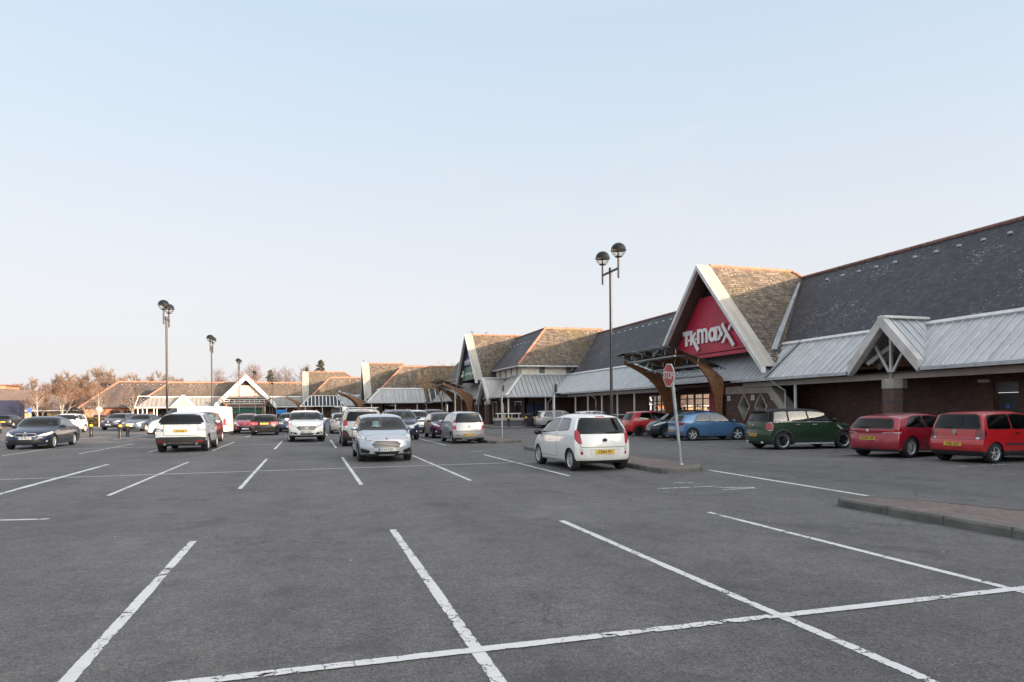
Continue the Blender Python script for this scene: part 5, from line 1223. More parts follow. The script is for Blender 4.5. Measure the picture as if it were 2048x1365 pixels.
    def mkplate(front, txt, z, dx=0.):
        x = X(L-ff(z))+.006+dx if front else X(rf(z))-.006-dx; s = 1 if front else -1; mb = MB(); mb.box(min(x, x+s*.012), max(x, x+s*.012), -.26, .26, z-.056, z+.056)
        o = mb.build('number_plate', M_PLW if front else M_PLY, root)
        if txt: text('lettering', txt, .118, (x+s*.0135, .0, z-.002), '+x' if front else '-x', M_PLT, o, .001, .0018, .80)
        if S.get('eu', True) and front: e = MB(); xx = x+s*.0125; e.box(xx, xx+.001, -.26, -.215, z-.054, z+.054); e.build('plate_band', M_EU, o)
    if S.get('fplate'): mkplate(True, pplate, *S['fplate'])
    if S.get('rplate'): mkplate(False, plate, *S['rplate'])
    # ---- mirrors
    mx, mz = S.get('mirror', (S['cowl'][0]-.28, bz1+.06)); mm = S.get('mmat', pm)
    for s in (1, -1):
        mb = MB(); y = s*(hw(mx, mz)+.115); rows = []
        for i in range(7):
            ph = math.pi*(i/6-.5); rows.append([(X(mx)+.085*math.cos(ph)*math.cos(t)*(1 if math.cos(t) > 0 else .35), y+.118*math.sin(ph), mz+.075*math.cos(ph)*math.sin(t)) for t in [6.28319*k/12 for k in range(12)]])
        mb.grid(rows[::-1], 0, True, True); mb.bar((X(mx)+.02, s*(hw(mx, mz-.05)-.03), mz-.06), (X(mx)+.01, y-s*.02, mz-.04), .06, .035, 1); mb.build('mirror', [mm, M_BLK], root)
    # ---- handles, wiper, aerial
    for nm in ('door', 'rear_door'):
        for o in got.get(nm, []):
            s = 1 if sum(v.co.y for v in o.data.vertices) > 0 else -1; x0 = min(v.co.x for v in o.data.vertices)+.12; z = belt(x0+L/2)-.11; y = s*hw(x0+L/2, z)
            mb = MB(); mb.bar((x0, y+s*.018, z), (x0+.17, y+s*.018, z+.004), .03, .028); mb.build('handle', S.get('hmat', pm), o)
    if S.get('wiper'):
        zz, y0, y1 = S['wiper']; mb = MB(); mb.bar((X(rf(zz))-.03, y0, zz), (X(rf(zz+.03))-.03, y1, zz+.03), .025, .022); mb.build('wiper', M_BLK, root)
    if S.get('aerial'):
        x, l, dx = S['aerial']; mb = MB(); mb.tube([(X(x), 0, top(x)-.01), (X(x)-dx, 0, top(x)+l)], [.012, .005], 6); mb.build('aerial', M_BLK, root)
    if S.get('exhaust'):
        for y in S['exhaust']:
            mb = MB(); z = zb0+.07; mb.lathe([(.028,0),(.038,.0),(.038,.12)], (X(rf(z))-.02, y, z), 12, axis='x'); mb.lathe([(.001,.03),(.03,.03)], (X(rf(z))-.02, y, z), 12, 1, axis='x'); mb.build('exhaust', [M_CHR, M_BLK], root)
    if S.get('badge'):
        for fr, z, r, kind in S['badge']:
            x = X(L-ff(z))+.004 if fr else X(rf(z))-.004; s = 1 if fr else -1; mb = MB()
            if kind in ('ring', 'disc', 'oval'):
                ry = r*1.5 if kind == 'oval' else r; pr = [(x, ry*math.cos(6.28319*k/20), z+r*math.sin(6.28319*k/20)) for k in range(20)]; mb.prism(pr, (s*.015,0,0), 0)
                if kind != 'disc': mb.prism([(x+s*.012, p[1]*.8, z+(p[2]-z)*.78) for p in pr], (s*.005,0,0), 1)
                if kind == 'ring':
                    for q in (-1, 1): mb.prism([(x+s*.013, q*r*.5-.012, z+r*.55), (x+s*.013, q*r*.5+.012, z+r*.55), (x+s*.013, .012, z-r*.55), (x+s*.013, -.012, z-r*.55)], (s*.006,0,0), 0)
            elif kind == 'H':
                for q in (-1, 1): mb.prism([(x, q*r-.02, z+r), (x, q*r+.02, z+r), (x, q*r*.75+.02, z-r), (x, q*r*.75-.02, z-r)], (s*.02,0,0), 0)
                mb.box(min(x,x+s*.02), max(x,x+s*.02), -r, r, z-.02, z+.02)
            elif kind == 'wing':
                mb.prism([(x, 2.2*r, z+r*.7), (x, -2.2*r, z+r*.7), (x, -1.2*r, z-r*.5), (x, 0, z-r), (x, 1.2*r, z-r*.5)], (s*.012,0,0), 0)
            elif kind == 'diamond': mb.prism([(x, 0, z+r), (x, r*.7, z), (x, 0, z-r), (x, -r*.7, z)], (s*.015,0,0), 0)
            mb.build('badge', [M_CHR, M_BLK], root)
    if S.get('bars'):
        for fr, z, w0, w1, th in S['bars']:
            x = X(L-ff(z)); mb = MB(); n = 8; s = 1 if fr else -1
            if not fr: x = X(rf(z))
            pc = pcf if fr else pcr
            f = lambda y: Vector((x+s*(.008-pc*abs(y/hw(L*.97, z))**3), y, z+(w1-0)*0+abs(y)*0))
            for k in range(n):
                y0, y1 = -w0+2*w0*k/n, -w0+2*w0*(k+1)/n; a, b = f(y0), f(y1); a.z += w1*abs(y0)/w0; b.z += w1*abs(y1)/w0; mb.bar(a, b, .02, th)
            mb.build('grille_bar', S.get('barmat', M_CHR), root)
    if S.get('rails'):
        x0, x1 = S['rails']; mb = MB()
        for s in (1, -1): mb.tube([(X(x0), s*(hw(x0, H)-.10), top(x0)-drop*.6), (X(x0)+.15, s*(hw(x0, H)-.09), top(x0+.15)+.035), (X(x1)-.15, s*(hw(x1, H)-.09), top(x1-.15)+.035), (X(x1), s*(hw(x1, H)-.10), top(x1)-drop*.6)], .018, 6)
        if S.get('crossbars'):
            for x in S['crossbars']: mb.bar((X(x), -hw(x, H)-.04, top(x)+.06), (X(x), hw(x, H)+.04, top(x)+.06), .05, .03)
        mb.build('roof_rails', S.get('railmat', M_ALLOY), root)
    if S.get('sbar'): mb = MB(); [mb.bar((X(xr+ra+.08), s*(Wh-.01), zb0+.03), (X(xf-ra-.08), s*(Wh-.01), zb0+.03), .06, .05) for s in (1, -1)]; mb.build('side_step', M_ALLOY, root)
    if S.get('rub'):
        z = S['rub']; mb = MB(); [mb.bar((X(xr+ra+.06), s*(hw(L/2, z)+.004), z), (X(xf-ra-.06), s*(hw(L/2, z)+.004), z), .02, .05) for s in (1, -1)]; mb.build('side_moulding', M_PLAS, root)
    if S.get('visor'): pass
    # ---- interior
    it = MB(); cx = S['cowl'][0]; yb = hw(L*.45, .6)-.1; it.box(X(.35), X(cx-.05), -yb, yb, zb0+.04, zb0+.16, 0)
    it.box(X(cx-.55), X(cx-.02), -yb+.02, yb-.02, zb0+.35, bz1-.05, 0); sx = S.get('seat', cx-1.42)
    def seat(x, y, w, hz):
        it.bbox(X(x)-.05, X(x)+.5, y-w, y+w, zb0+.16, zb0+.36, .05, 1)
        q = [(X(x), zb0+.28), (X(x)+.13, zb0+.28), (X(x)-.02, hz), (X(x)-.13, hz)]; it.prism([(a, y-w, z) for a, z in q], (0,2*w,0), 1)
        it.bbox(X(x)-.16, X(x)-.04, y-w*.58, y+w*.58, hz+.03, hz+.2, .04, 1)
    sh = zb0+.16+.62
    for y in (yb*.48, -yb*.48): seat(sx, y, .235, sh+.08)
    if sx > 1.3:
        for y in (yb*.55, -yb*.55): seat(max(.55, sx-.85), y, yb*.5, sh)
    it.lathe([(.155,-.015),(.185,0),(.155,.015)], (X(cx-.62), -yb*.48, bz1-.06), 16, 0, axis='x')
    it.build('interior', [M_INT, M_SEAT], root)
    return root

def base(kind, L, W, H, wb, fo, wr, paint_, **k):
    """side outlines as fractions of length/height for the common body shapes"""
    h = lambda pts: [(x*L, z*H) for x, z in pts]; S = dict(dim=(L, W, H, wb, fo, wr), paint=paint_)
    ov = lambda pts: [(z*H, i) for z, i in pts]
    if kind == 'hatch':
        S.update(top=h([(.05,.935),(.10,.965),(.20,.988),(.38,1.),(.52,.975),(.60,.925),(.80,.662),(.86,.625),(.92,.572),(.965,.50),(1.,.42)]), rear=ov([(1.,.34),(.94,.30),(.90,.28),(.68,.10),(.60,.05),(.42,.0),(.28,.0),(.20,.03),(.13,.12)]),
                 front=ov([(.60,.16),(.5,.07),(.42,.03),(.32,.0),(.22,.01),(.13,.10)]), belt=(.665*H,.635*H), cowl=(.80*L,.662*H), wtop=(.60*L,.925*H), rwin=(.68*H,.90*H,.12), fplate=(.30*H,), rplate=(.42*H,))
    if kind == 'suv':
        S.update(top=h([(.045,.945),(.10,.972),(.22,.992),(.42,1.),(.55,.975),(.615,.93),(.765,.70),(.82,.672),(.89,.635),(.945,.585),(1.,.47)]), rear=ov([(1.,.33),(.95,.28),(.92,.27),(.68,.10),(.60,.05),(.42,.0),(.30,.0),(.22,.03),(.15,.12)]),
                 front=ov([(.62,.14),(.55,.06),(.45,.02),(.34,.0),(.24,.01),(.15,.11)]), belt=(.70*H,.665*H), cowl=(.765*L,.70*H), wtop=(.615*L,.93*H), rwin=(.70*H,.92*H,.13), sill=.26, tumble=.19, fplate=(.33*H,), rplate=(.46*H,))
    if kind == 'saloon':
        S.update(top=h([(0,.60),(.03,.655),(.10,.69),(.16,.70),(.20,.72),(.29,.90),(.36,.965),(.46,1.),(.55,.985),(.605,.93),(.735,.68),(.80,.655),(.88,.60),(.95,.53),(1.,.42)]), rear=ov([(.72,.10),(.66,.04),(.55,.015),(.42,.0),(.30,.0),(.2,.03),(.13,.12)]),
                 front=ov([(.55,.14),(.48,.06),(.40,.02),(.32,.0),(.22,.01),(.13,.10)]), belt=(.66*H,.635*H), cowl=(.735*L,.68*H), wtop=(.605*L,.93*H), rwin=(.73*H,.94*H,.13), tumble=.22, fplate=(.32*H,), rplate=(.52*H,))
    if kind == 'estate':
        S.update(top=h([(.035,.94),(.10,.97),(.22,.99),(.40,1.),(.52,.98),(.59,.93),(.725,.68),(.79,.655),(.88,.60),(.95,.53),(1.,.42)]), rear=ov([(1.,.38),(.94,.32),(.90,.30),(.68,.09),(.60,.04),(.42,.0),(.30,.0),(.2,.03),(.13,.12)]),
                 front=ov([(.55,.14),(.48,.06),(.40,.02),(.32,.0),(.22,.01),(.13,.10)]), belt=(.665*H,.635*H), cowl=(.725*L,.68*H), wtop=(.59*L,.93*H), rwin=(.68*H,.90*H,.13), fplate=(.32*H,), rplate=(.50*H,))
    S.update(k); return S
def P3(L, r=.5): return None
GW = paint('paint_white', (.80,.80,.78)); SILV = paint('paint_silver', (.46,.48,.50), .55, .33, True); SILW = paint('paint_silver_warm', (.50,.49,.47), .5, .33, True)
FIESTA_B = paint('paint_silver_blue', (.50,.54,.60), .5, .32, True); NAVY = paint('paint_navy', (.022,.032,.075), .35, .3, True); CHARB = paint('paint_blue_black', (.016,.026,.062), .3, .28, True)
MAROON = paint('paint_maroon', (.10,.010,.022), .3, .3, True); PURPLE = paint('paint_plum', (.085,.014,.045), .3, .3, True); REDS = paint('paint_red_cherry', (.33,.012,.03), .2, .3); REDL = paint('paint_red_bright', (.47,.006,.012)); REDF = paint('paint_red_flame', (.52,.008,.018))
BLUE = paint('paint_sky_blue', (.085,.20,.38), .35, .3, True); GREEN = paint('paint_forest_green', (.022,.055,.028), .35, .3, True); BLKP = paint('paint_black', (.008,.008,.009)); GREYB = paint('paint_grey_blue', (.10,.13,.18), .5, .32, True); DKB = paint('paint_blue_black2', (.012,.02,.032), .3, .3); BLU2 = paint('paint_mid_blue', (.03,.09,.26), .35, .3, True); GREYD = paint('paint_dark_grey', (.03,.032,.036), .4, .3)
sw = lambda *a: a
FL = []
def put(S, axle, axu, axv, heading, label, **k):
    """place a car by the ground point under the middle of its front or rear axle"""
    L, W, H, wb, fo, wr = S['dim']; xa = (L-fo if axle == 'f' else L-fo-wb)-L/2; a = R(heading)
    o = car(S, (axu-xa*math.cos(a), axv-xa*math.sin(a), 0), heading, label, **k); FL.append(o); return o

# --- white three-door hatchback (nearest)
S = base('hatch', 3.595, 1.595, 1.48, 2.385, .70, .290, GW, wheel=(8, 'alloy'), windows=[(.62,.72,1.37,1.30),(1.44,1.40,2.62,2.56)], belt=(1.09,.89), drop=.085, doors=[(1.40,2.62,.0)], tailgate=(.62,1.36,.63), rwin=(.985,1.345,.07), rplate=(.50,.0), pc=(.17,.28), aerial=(.62,.22,.10), wiper=(.99,-.08,-.52), mmat=BLKP, cowl=(2.86,.985), wtop=(2.13,1.37), gap=.03,
    feats=[('tail_light', 'R', rnd([(.62,.97),(.665,1.075),(.80,1.01),(.80,.90),(.685,.70),(.60,.70),(.615,.84)], .025)), ('tail_light', 'S', [(.0,.86),(.0,1.06),(.12,1.075),(.16,1.03),(.10,.90)]),
           ('reversing_light', 'R', rnd([(.575,.50),(.655,.51),(.665,.595),(.585,.60)], .03)), ('reflector', 'R', rnd([(.585,.42),(.64,.43),(.655,.515),(.575,.51)], .03)), ('brake_light', 'R', [(-.3,1.39),(.13,1.39),(.13,1.415),(-.3,1.415)]),
           ('lower_bumper', 'R', [(-.3,.17),(.56,.17),(.45,.30),(-.3,.30)]), ('seam', 'R', [(-.3,.56),(.42,.56),(.36,.41),(.353,.41),(.413,.553),(-.3,.553)])], mats={'lower_bumper': GW}, badge=[(0,.80,.05,'oval')])
put(S, 'r', 7.22, 16.25, 91, 'white three-door hatchback seen from behind, in front of the brick island', plate='CN64 PJV')
# --- silver hatchback facing the camera (driver inside)
S = base('hatch', 3.97, 1.722, 1.495, 2.489, .80, .305, FIESTA_B, wheel=(8, 'cap'), windows=[(.75,.85,1.55,1.48),(1.62,1.58,2.98,2.9)], doors=[(1.6,2.95,.0)], wtop=(2.32,1.375), cowl=(3.14,.985), fplate=(.40,.0), mirror=(2.78,1.04), aerial=(2.0,.10,.04), nose=3.62, pc=(.17,.34), front=[(.95,.20),(.80,.10),(.62,.05),(.45,.0),(.30,.0),(.2,.06)],
    feats=[('headlight', 'F', rnd([(.45,.665),(.60,.675),(.80,.765),(.845,.85),(.75,.845),(.58,.765)], .03)), ('indicator', 'F', [(.45,.665),(.50,.668),(.53,.70),(.49,.70)]), ('chrome_trim', 'F', grow([(-.3,.67),(.33,.67),(.455,.55),(.38,.46),(-.3,.46)], .012)), ('grille', 'F', [(-.3,.67),(.33,.67),(.455,.55),(.38,.46),(-.3,.46)]),
           ('grille', 'F', [(-.3,.345),(.41,.345),(.33,.25),(-.3,.25)]), ('air_intake', 'F', rnd([(.50,.37),(.53,.275),(.77,.29),(.78,.44)], .02)), ('cladding', 'F', [(-.3,.15),(.9,.15),(.9,.205),(-.3,.205)])], bars=[(1,.50,.40,0,.015),(1,.545,.43,0,.015),(1,.59,.41,0,.015),(1,.63,.36,0,.015)], badge=[(1,.735,.028,'oval')])
put(S, 'f', 2.27, 21.75, -90, 'silver hatchback facing the camera with two people-carriers behind it, person visible inside', pplate='BD64 DSC')
# --- silver five-door small hatchback seen from behind
S = base('hatch', 3.565, 1.595, 1.54, 2.38, .70, .285, SILV, wheel=(7, 'cap'), windows=[(.42,.60,.98,.98),(1.05,1.05,1.66,1.62),(1.73,1.70,2.62,2.54)], doors=[(1.0,1.68,.10),(1.70,2.6)], tailgate=(.60,1.42,.60), rwin=(1.03,1.42,.10), rplate=(.43,.0), pc=(.12,.26), wiper=(1.04,.05,-.35), rear=[(1.54,.24),(1.45,.20),(1.38,.19),(1.03,.08),(.9,.05),(.62,.0),(.4,.0),(.3,.03),(.2,.1)], exhaust=[],
    feats=[('tail_light', 'R', rnd([(.60,.67),(.70,.67),(.80,.78),(.80,1.06),(.66,1.13),(.65,1.0),(.63,.86)], .03)), ('tail_light', 'S', [(.0,.70),(.06,.74),(.12,.92),(.10,1.08),(.0,1.12)]), ('reversing_light', 'R', [(.61,.90),(.72,.86),(.80,.93),(.8,1.0),(.64,1.0)]), ('reflector', 'R', rnd([(.46,.39),(.66,.41),(.66,.445),(.46,.43)], .01)), ('indicator', 'R', [(.66,.99),(.72,.99),(.72,1.02),(.66,1.02)])], badge=[(0,.82,.055,'ring')])
S['mats'] = {'tailgate': SILW}
put(S, 'r', 7.2, 31.4, 90, 'silver five-door hatchback seen from behind, beside the small brick island', plate='MK12 AOW')
# --- silver off-roader with roof bars (behind the silver hatchback)
S = base('suv', 4.575, 1.85, 1.70, 2.707, .95, .355, SILW, wheel=(5, 'alloy'), clad=.46, archclad=True, windows=[(.55,.75,1.25,1.2),(1.32,1.3,2.15,2.1),(2.22,2.2,3.35,3.25)], doors=[(1.42,2.18,.12),(2.2,3.3)], rwin=(1.17,1.54,.13), glass={'rear_window': M_TINT, 'side_window': M_TINT}, tailgate=(.70,1.56,.68), rplate=(.80,.0), rails=(.5,2.6), crossbars=(.9,2.2), tw=.235, aerial=(.7,.12,.06),
    feats=[('tail_light', 'R', rnd([(.66,.84),(.80,.84),(.92,1.02),(.80,1.22),(.72,1.20)], .04)), ('tail_light', 'S', [(.0,.86),(.12,.9),(.2,1.05),(.16,1.2),(.0,1.22)]), ('reversing_light', 'R', [(.66,.84),(.80,.84),(.82,.93),(.68,.95)]), ('cladding', 'R', rnd([(.60,.40),(.95,.40),(.95,.76),(.74,.74),(.62,.56)], .03)), ('reflector', 'R', rnd([(.74,.53),(.83,.53),(.83,.60),(.74,.60)], .02)), ('brake_light', 'R', [(-.3,1.585),(.28,1.585),(.28,1.615),(-.3,1.615)])])
put(S, 'r', 2.28, 31.5, 90, 'silver off-roader with black roof bars, seen from behind past the silver hatchback')
# --- large off-roaders facing the camera
def crv(p): return base('suv', 4.57, 1.82, 1.655, 2.62, .92, .345, p, wheel=(5, 'alloy'), clad=.36, windows=[(.5,.75,1.3,1.3),(1.36,1.36,2.2,2.15),(2.26,2.24,3.38,3.3)], doors=[(1.40,2.2,.1),(2.23,3.3)], fplate=(.52,.01), rails=(.5,2.7), tw=.23, mirror=(3.12,1.17), pc=(.16,.34),
    feats=[('headlight', 'F', rnd([(.42,.80),(.50,.72),(.80,.86),(.88,.96),(.80,.96)], .03)), ('grille', 'F', [(-.3,.84),(.42,.84),(.50,.74),(.36,.62),(-.3,.60)]), ('air_intake', 'F', rnd([(.42,.40),(.50,.50),(.78,.54),(.80,.42)], .02)), ('fog_light', 'F', rnd([(.64,.43),(.73,.43),(.73,.51),(.64,.51)], .03)), ('grille', 'F', [(-.3,.46),(.36,.46),(.30,.38),(-.3,.38)])], bars=[(1,.80,.42,.02,.022),(1,.72,.44,.03,.022),(1,.65,.36,.04,.025)], badge=[(1,.735,.06,'H')])
put(crv(GW), 'f', -.2, 37.2, -88, 'white off-roader facing the camera with front wheels turned, beside the silver saloon', pplate='CE14 KWZ', steer=18)
put(crv(NAVY), 'f', 4.85, 37.0, -90, 'dark blue off-roader facing the camera behind the silver hatchback', pplate='')
# --- white coupe-like off-roaders
def evq(p, **k): return base('suv', 4.355, 1.90, 1.635, 2.66, .86, .365, p, wheel=(5, 'alloy'), clad=.47, windows=[(.55,.80,1.45,1.35),(1.55,1.48,3.2,3.05)], doors=[(1.5,3.05,.0)], glass={'rear_window': M_TINT, 'side_window': M_TINT}, tailgate=(.68,1.50,.60), rplate=(.86,.0), tw=.245, pc=(.14,.32), top=[(.2,1.50),(.5,1.555),(1.2,1.61),(1.8,1.635),(2.4,1.60),(2.75,1.52),(3.4,1.13),(3.7,1.09),(4.0,1.03),(4.2,.95),(4.355,.78)], cowl=(3.4,1.13), wtop=(2.75,1.52), mirror=(3.08,1.18), exhaust=[.58,-.58], fplate=(.52,.0), tumble=.33, drop=.09,
    feats=[('cladding', 'R', [(-.3,.2),(1,.2),(1,.58),(.7,.62),(-.3,.62)]), ('trim', 'R', rnd([(-.3,1.175),(.82,1.175),(.86,1.23),(.68,1.47),(.62,1.49),(-.3,1.49)], .02)), ('rear_window', 'R', rnd([(-.3,1.20),(.79,1.20),(.82,1.24),(.65,1.45),(.60,1.465),(-.3,1.465)], .02)), ('tail_light', 'R', rnd([(.62,.83),(.94,.83),(.94,.955),(.62,.955)], .02)), ('tail_light', 'S', [(0,.83),(.16,.83),(.12,.955),(0,.955)]), ('reflector', 'R', [(.58,.40),(.82,.41),(.82,.46),(.58,.45)]), ('lower_bumper', 'R', [(-.3,.22),(.42,.22),(.50,.40),(-.3,.40)]), ('headlight', 'F', rnd([(.50,.82),(.84,.88),(.90,.95),(.55,.93)], .02)), ('grille', 'F', [(-.3,.93),(.47,.93),(.42,.83),(-.3,.82)]), ('grille', 'F', [(-.3,.62),(.55,.62),(.6,.50),(-.3,.46)]), ('cladding', 'F', [(.55,.55),(.95,.6),(.95,.45),(.55,.45)])], **k)
S = evq(GW); S['mats'] = {'tail_light': lens('lens_smoked', (.62,.60,.60), (.08,.07,.07)), 'lower_bumper': plain('skid_grey', (.11,.10,.09), .5)}
o = put(S, 'r', -4.95, 30.15, 90, 'white off-roader seen from behind with grey lower bumper and yellow plate', plate='D7 LLJ')
text('lettering', 'RANGE  ROVER', .07, (-4.355/2+.075, 0, 1.07), '-x', plain('badge_letters', (.42,.42,.43), .3), o.children[0], .002, 0, 1.5)
put(evq(GW), 'f', 7.25, 46.4, -90, 'white off-roader facing the camera between the dark blue and plum cars', pplate='CV14 KZE')
# --- plum hatchback beside it
S = base('hatch', 3.95, 1.722, 1.48, 2.489, .80, .305, PURPLE, windows=[(.75,.85,1.55,1.48),(1.62,1.58,2.98,2.9)], doors=[(1.6,2.95,.0)], pc=(.17,.34), nose=3.62, aerial=(2.0,.10,.04), wheel=(7, 'cap'), feats=[('headlight', 'F', rnd([(.42,.70),(.50,.66),(.80,.78),(.84,.92),(.72,.90)], .03)), ('grille', 'F', [(-.3,.46),(.5,.46),(.42,.28),(-.3,.28)]), ('fog_light', 'F', rnd([(.6,.36),(.7,.36),(.7,.45),(.6,.45)], .03))])
put(S, 'f', 7.45, 37.9, -91, 'plum hatchback facing the camera, half hidden by the silver five-door', pplate='')
# --- row in front of the red-sign shop
S = base('hatch', 4.11, 1.79, 1.56, 2.595, .78, .335, GREEN, wheel=(5, 'lip'), clad=.30, archclad=True, windows=[(.36,.44,.92,.92),(1.0,1.0,1.78,1.73),(1.86,1.80,2.88,2.70)], doors=[(1.12,1.82,.1),(1.84,2.85)], belt=(1.07,1.05), tumble=.17, rwin=(1.09,1.42,.12), glass={'rear_window': M_TINT}, rplate=(.56,.0), tailgate=(.66,1.45,.62), shoulder=True, hmat=M_CHR, sbar=True, tw=.225, mmat=BLKP, wiper=(1.10,.1,.5), top=[(.12,1.47),(.3,1.515),(.8,1.55),(1.6,1.56),(2.3,1.525),(2.62,1.45),(3.13,1.06),(3.5,1.02),(3.8,.95),(3.98,.83),(4.11,.66)], cowl=(3.13,1.06), wtop=(2.62,1.45),
    rear=[(1.56,.14),(1.47,.12),(1.42,.16),(1.09,.06),(.9,.03),(.66,.02),(.62,.0),(.4,.0),(.3,.03),(.2,.1)], exhaust=[.5,-.5], early=[('roof', 'S', [(.0,1.085),(3.06,1.065),(2.9,1.25),(2.5,1.8),(0,1.8)]), ('roof', 'T', [(.0,-.1),(2.62,-.1),(2.62,.9),(0,.9)]), ('roof', 'R', [(-.3,1.08),(.9,1.08),(.9,1.6),(-.3,1.6)])],
    feats=[('chrome_trim', 'S', grow(rnd([(.05,.74),(.31,.74),(.31,1.02),(.05,1.02)], .06), .012)), ('tail_light', 'S', rnd([(-.05,.74),(.30,.74),(.30,1.02),(-.05,1.02)], .06)), ('tail_light', 'R', rnd([(.66,.74),(.84,.74),(.84,1.02),(.66,1.02)], .06)), ('chrome_trim', 'S', [(3.0,.92),(3.13,.90),(3.30,.76),(3.20,.74)]), ('headlight', 'F', circ(.62,.86,.13,16)), ('headlight', 'S', circ(3.98,.86,.12,16)), ('grille', 'F', [(-.3,.80),(.4,.8),(.45,.62),(-.3,.6)])], mats={'roof': plain('roof_black', (.007,.008,.011), .5, spec=.18)}, badge=[(0,.93,.04,'wing')])
put(S, 'r', 17.12, 22.05, -5, 'dark green off-road hatchback with black roof and black wheels', plate='OU14 NGF')
S = base('hatch', 4.256, 1.81, 1.404, 2.578, .86, .325, REDS, wheel=(10, 'turb'), windows=[(.62,1.0,1.55,1.50),(1.60,1.57,2.98,2.85)], doors=[(1.55,2.95,.0)], belt=(.965,.89), tumble=.24, rwin=(.94,1.20,.13), glass={'rear_window': M_TINT}, rplate=(.62,.0), tw=.235, wiper=(.95,-.05,.35), pc=(.24,.30), top=[(.18,1.27),(.5,1.325),(1.1,1.38),(1.8,1.404),(2.4,1.36),(2.72,1.27),(3.3,.92),(3.7,.86),(4.0,.78),(4.15,.68),(4.256,.55)], cowl=(3.3,.92), wtop=(2.72,1.27), outline=True, rear=[(1.404,.34),(1.27,.27),(1.2,.245),(.95,.05),(.86,.0),(.80,.03),(.62,.01),(.42,.0),(.3,.02),(.2,.10)],
    feats=[('tail_light', 'R', rnd([(.42,.79),(.84,.79),(.86,.885),(.52,.89)], .02)), ('tail_light', 'S', rnd([(-.05,.79),(.42,.80),(.50,.885),(-.05,.88)], .02)), ('reversing_light', 'R', [(.44,.775),(.84,.775),(.84,.795),(.44,.795)]), ('reversing_light', 'S', [(-.05,.77),(.34,.775),(.36,.80),(-.05,.80)]), ('seam', 'R', [(-.3,.75),(.45,.75),(.45,.757),(-.3,.757)]), ('sunroof', 'T', [(1.2,-.1),(2.4,-.1),(2.4,.42),(1.2,.42)]), ('cladding', 'S', [(1.6,.30),(3.0,.30),(3.0,.345),(1.6,.345)]), ('seam', 'R', [(-.3,.30),(.55,.30),(.6,.26),(.61,.262),(.556,.308),(-.3,.308)])], badge=[(0,.865,.05,'disc')])
put(S, 'r', 17.7, 17.18, 9, 'cherry red low coupe with roof sloping rearward, between the green and bright red cars', plate='WG09 ARF')
S = base('hatch', 3.527, 1.639, 1.465, 2.318, .62, .283, REDL, wheel=(5, 'thin'), windows=[(.34,.42,1.22,1.22),(1.30,1.28,2.52,2.40)], doors=[(1.26,2.5,.0)], belt=(.955,.925), tumble=.19, rwin=(.975,1.335,.085), rplate=(.535,.0), tailgate=(.66,1.38,.58), wiper=(.985,.1,.42), rub=.53, hmat=M_BLK, pc=(.10,.2), clad=.34, outline=True, mats={'tail_light': lens('tail_lens_dark', (.22,.008,.015), (.12,.004,.008))}, glass={'rear_window': M_TINT}, top=[(.15,1.39),(.35,1.42),(.9,1.455),(1.5,1.465),(2.0,1.42),(2.2,1.36),(2.78,.94),(3.1,.88),(3.35,.78),(3.48,.65),(3.527,.55)], cowl=(2.78,.94), wtop=(2.2,1.36), rear=[(1.465,.25),(1.39,.20),(1.34,.19),(.96,.09),(.9,.08),(.66,.065),(.645,.0),(.5,.0),(.36,.005),(.33,.03),(.2,.1)], aerial=(.9,.2,.16),
    feats=[('tail_light', 'R', rnd([(.57,.66),(.78,.66),(.78,.93),(.60,.93)], .015)), ('tail_light', 'S', [(-.02,.66),(.13,.66),(.13,.93),(-.02,.93)]), ('reversing_light', 'R', rnd([(.585,.675),(.68,.675),(.68,.73),(.585,.73)], .02))], badge=[(0,.865,.066,'ring')])
put(S, 'r', 18.08, 14.66, 3, 'boxy bright red three-door hatchback at the right edge', plate='Y142 GGY')
S = base('hatch', 4.034, 1.693, 1.428, 2.469, .83, .312, BLUE, wheel=(5, 'wide'), windows=[(.80,1.12,1.66,1.58),(1.73,1.66,3.0,2.84)], doors=[(1.68,2.98,.0)], belt=(.96,.90), tumble=.25, rwin=(.965,1.21,.13), rplate=(.50,.0), pc=(.22,.3), glass={'rear_window': M_TINT}, top=[(.28,1.24),(.55,1.315),(1.1,1.395),(1.7,1.428),(2.2,1.39),(2.5,1.31),(3.18,.93),(3.5,.87),(3.8,.78),(3.95,.67),(4.034,.55)], cowl=(3.18,.93), wtop=(2.5,1.31), rear=[(1.428,.42),(1.25,.33),(1.2,.30),(.95,.05),(.88,.0),(.8,.04),(.58,.02),(.5,.0),(.3,.02),(.2,.1)],
    feats=[('tail_light', 'R', rnd([(.46,.78),(.80,.76),(.80,.90),(.58,.86)], .02)), ('tail_light', 'S', rnd([(-.05,.76),(.22,.77),(.38,.89),(-.05,.90)], .02)), ('reflector', 'R', [(.55,.33),(.78,.34),(.78,.37),(.55,.36)]), ('sunroof', 'T', [(1.3,-.1),(2.2,-.1),(2.2,.4),(1.3,.4)]), ('headlight', 'F', rnd([(.42,.66),(.8,.72),(.8,.82),(.6,.80)], .02)), ('headlight', 'S', [(3.55,.72),(3.95,.68),(3.95,.76),(3.6,.80)])], hmat=BLUE, mats={'reversing_light': M_WLENS})
put(S, 'r', 17.95, 29.6, -4, 'sky blue sporty hatchback with silver five-spoke wheels behind the stop sign', plate='BT58 UCW', steer=-24)
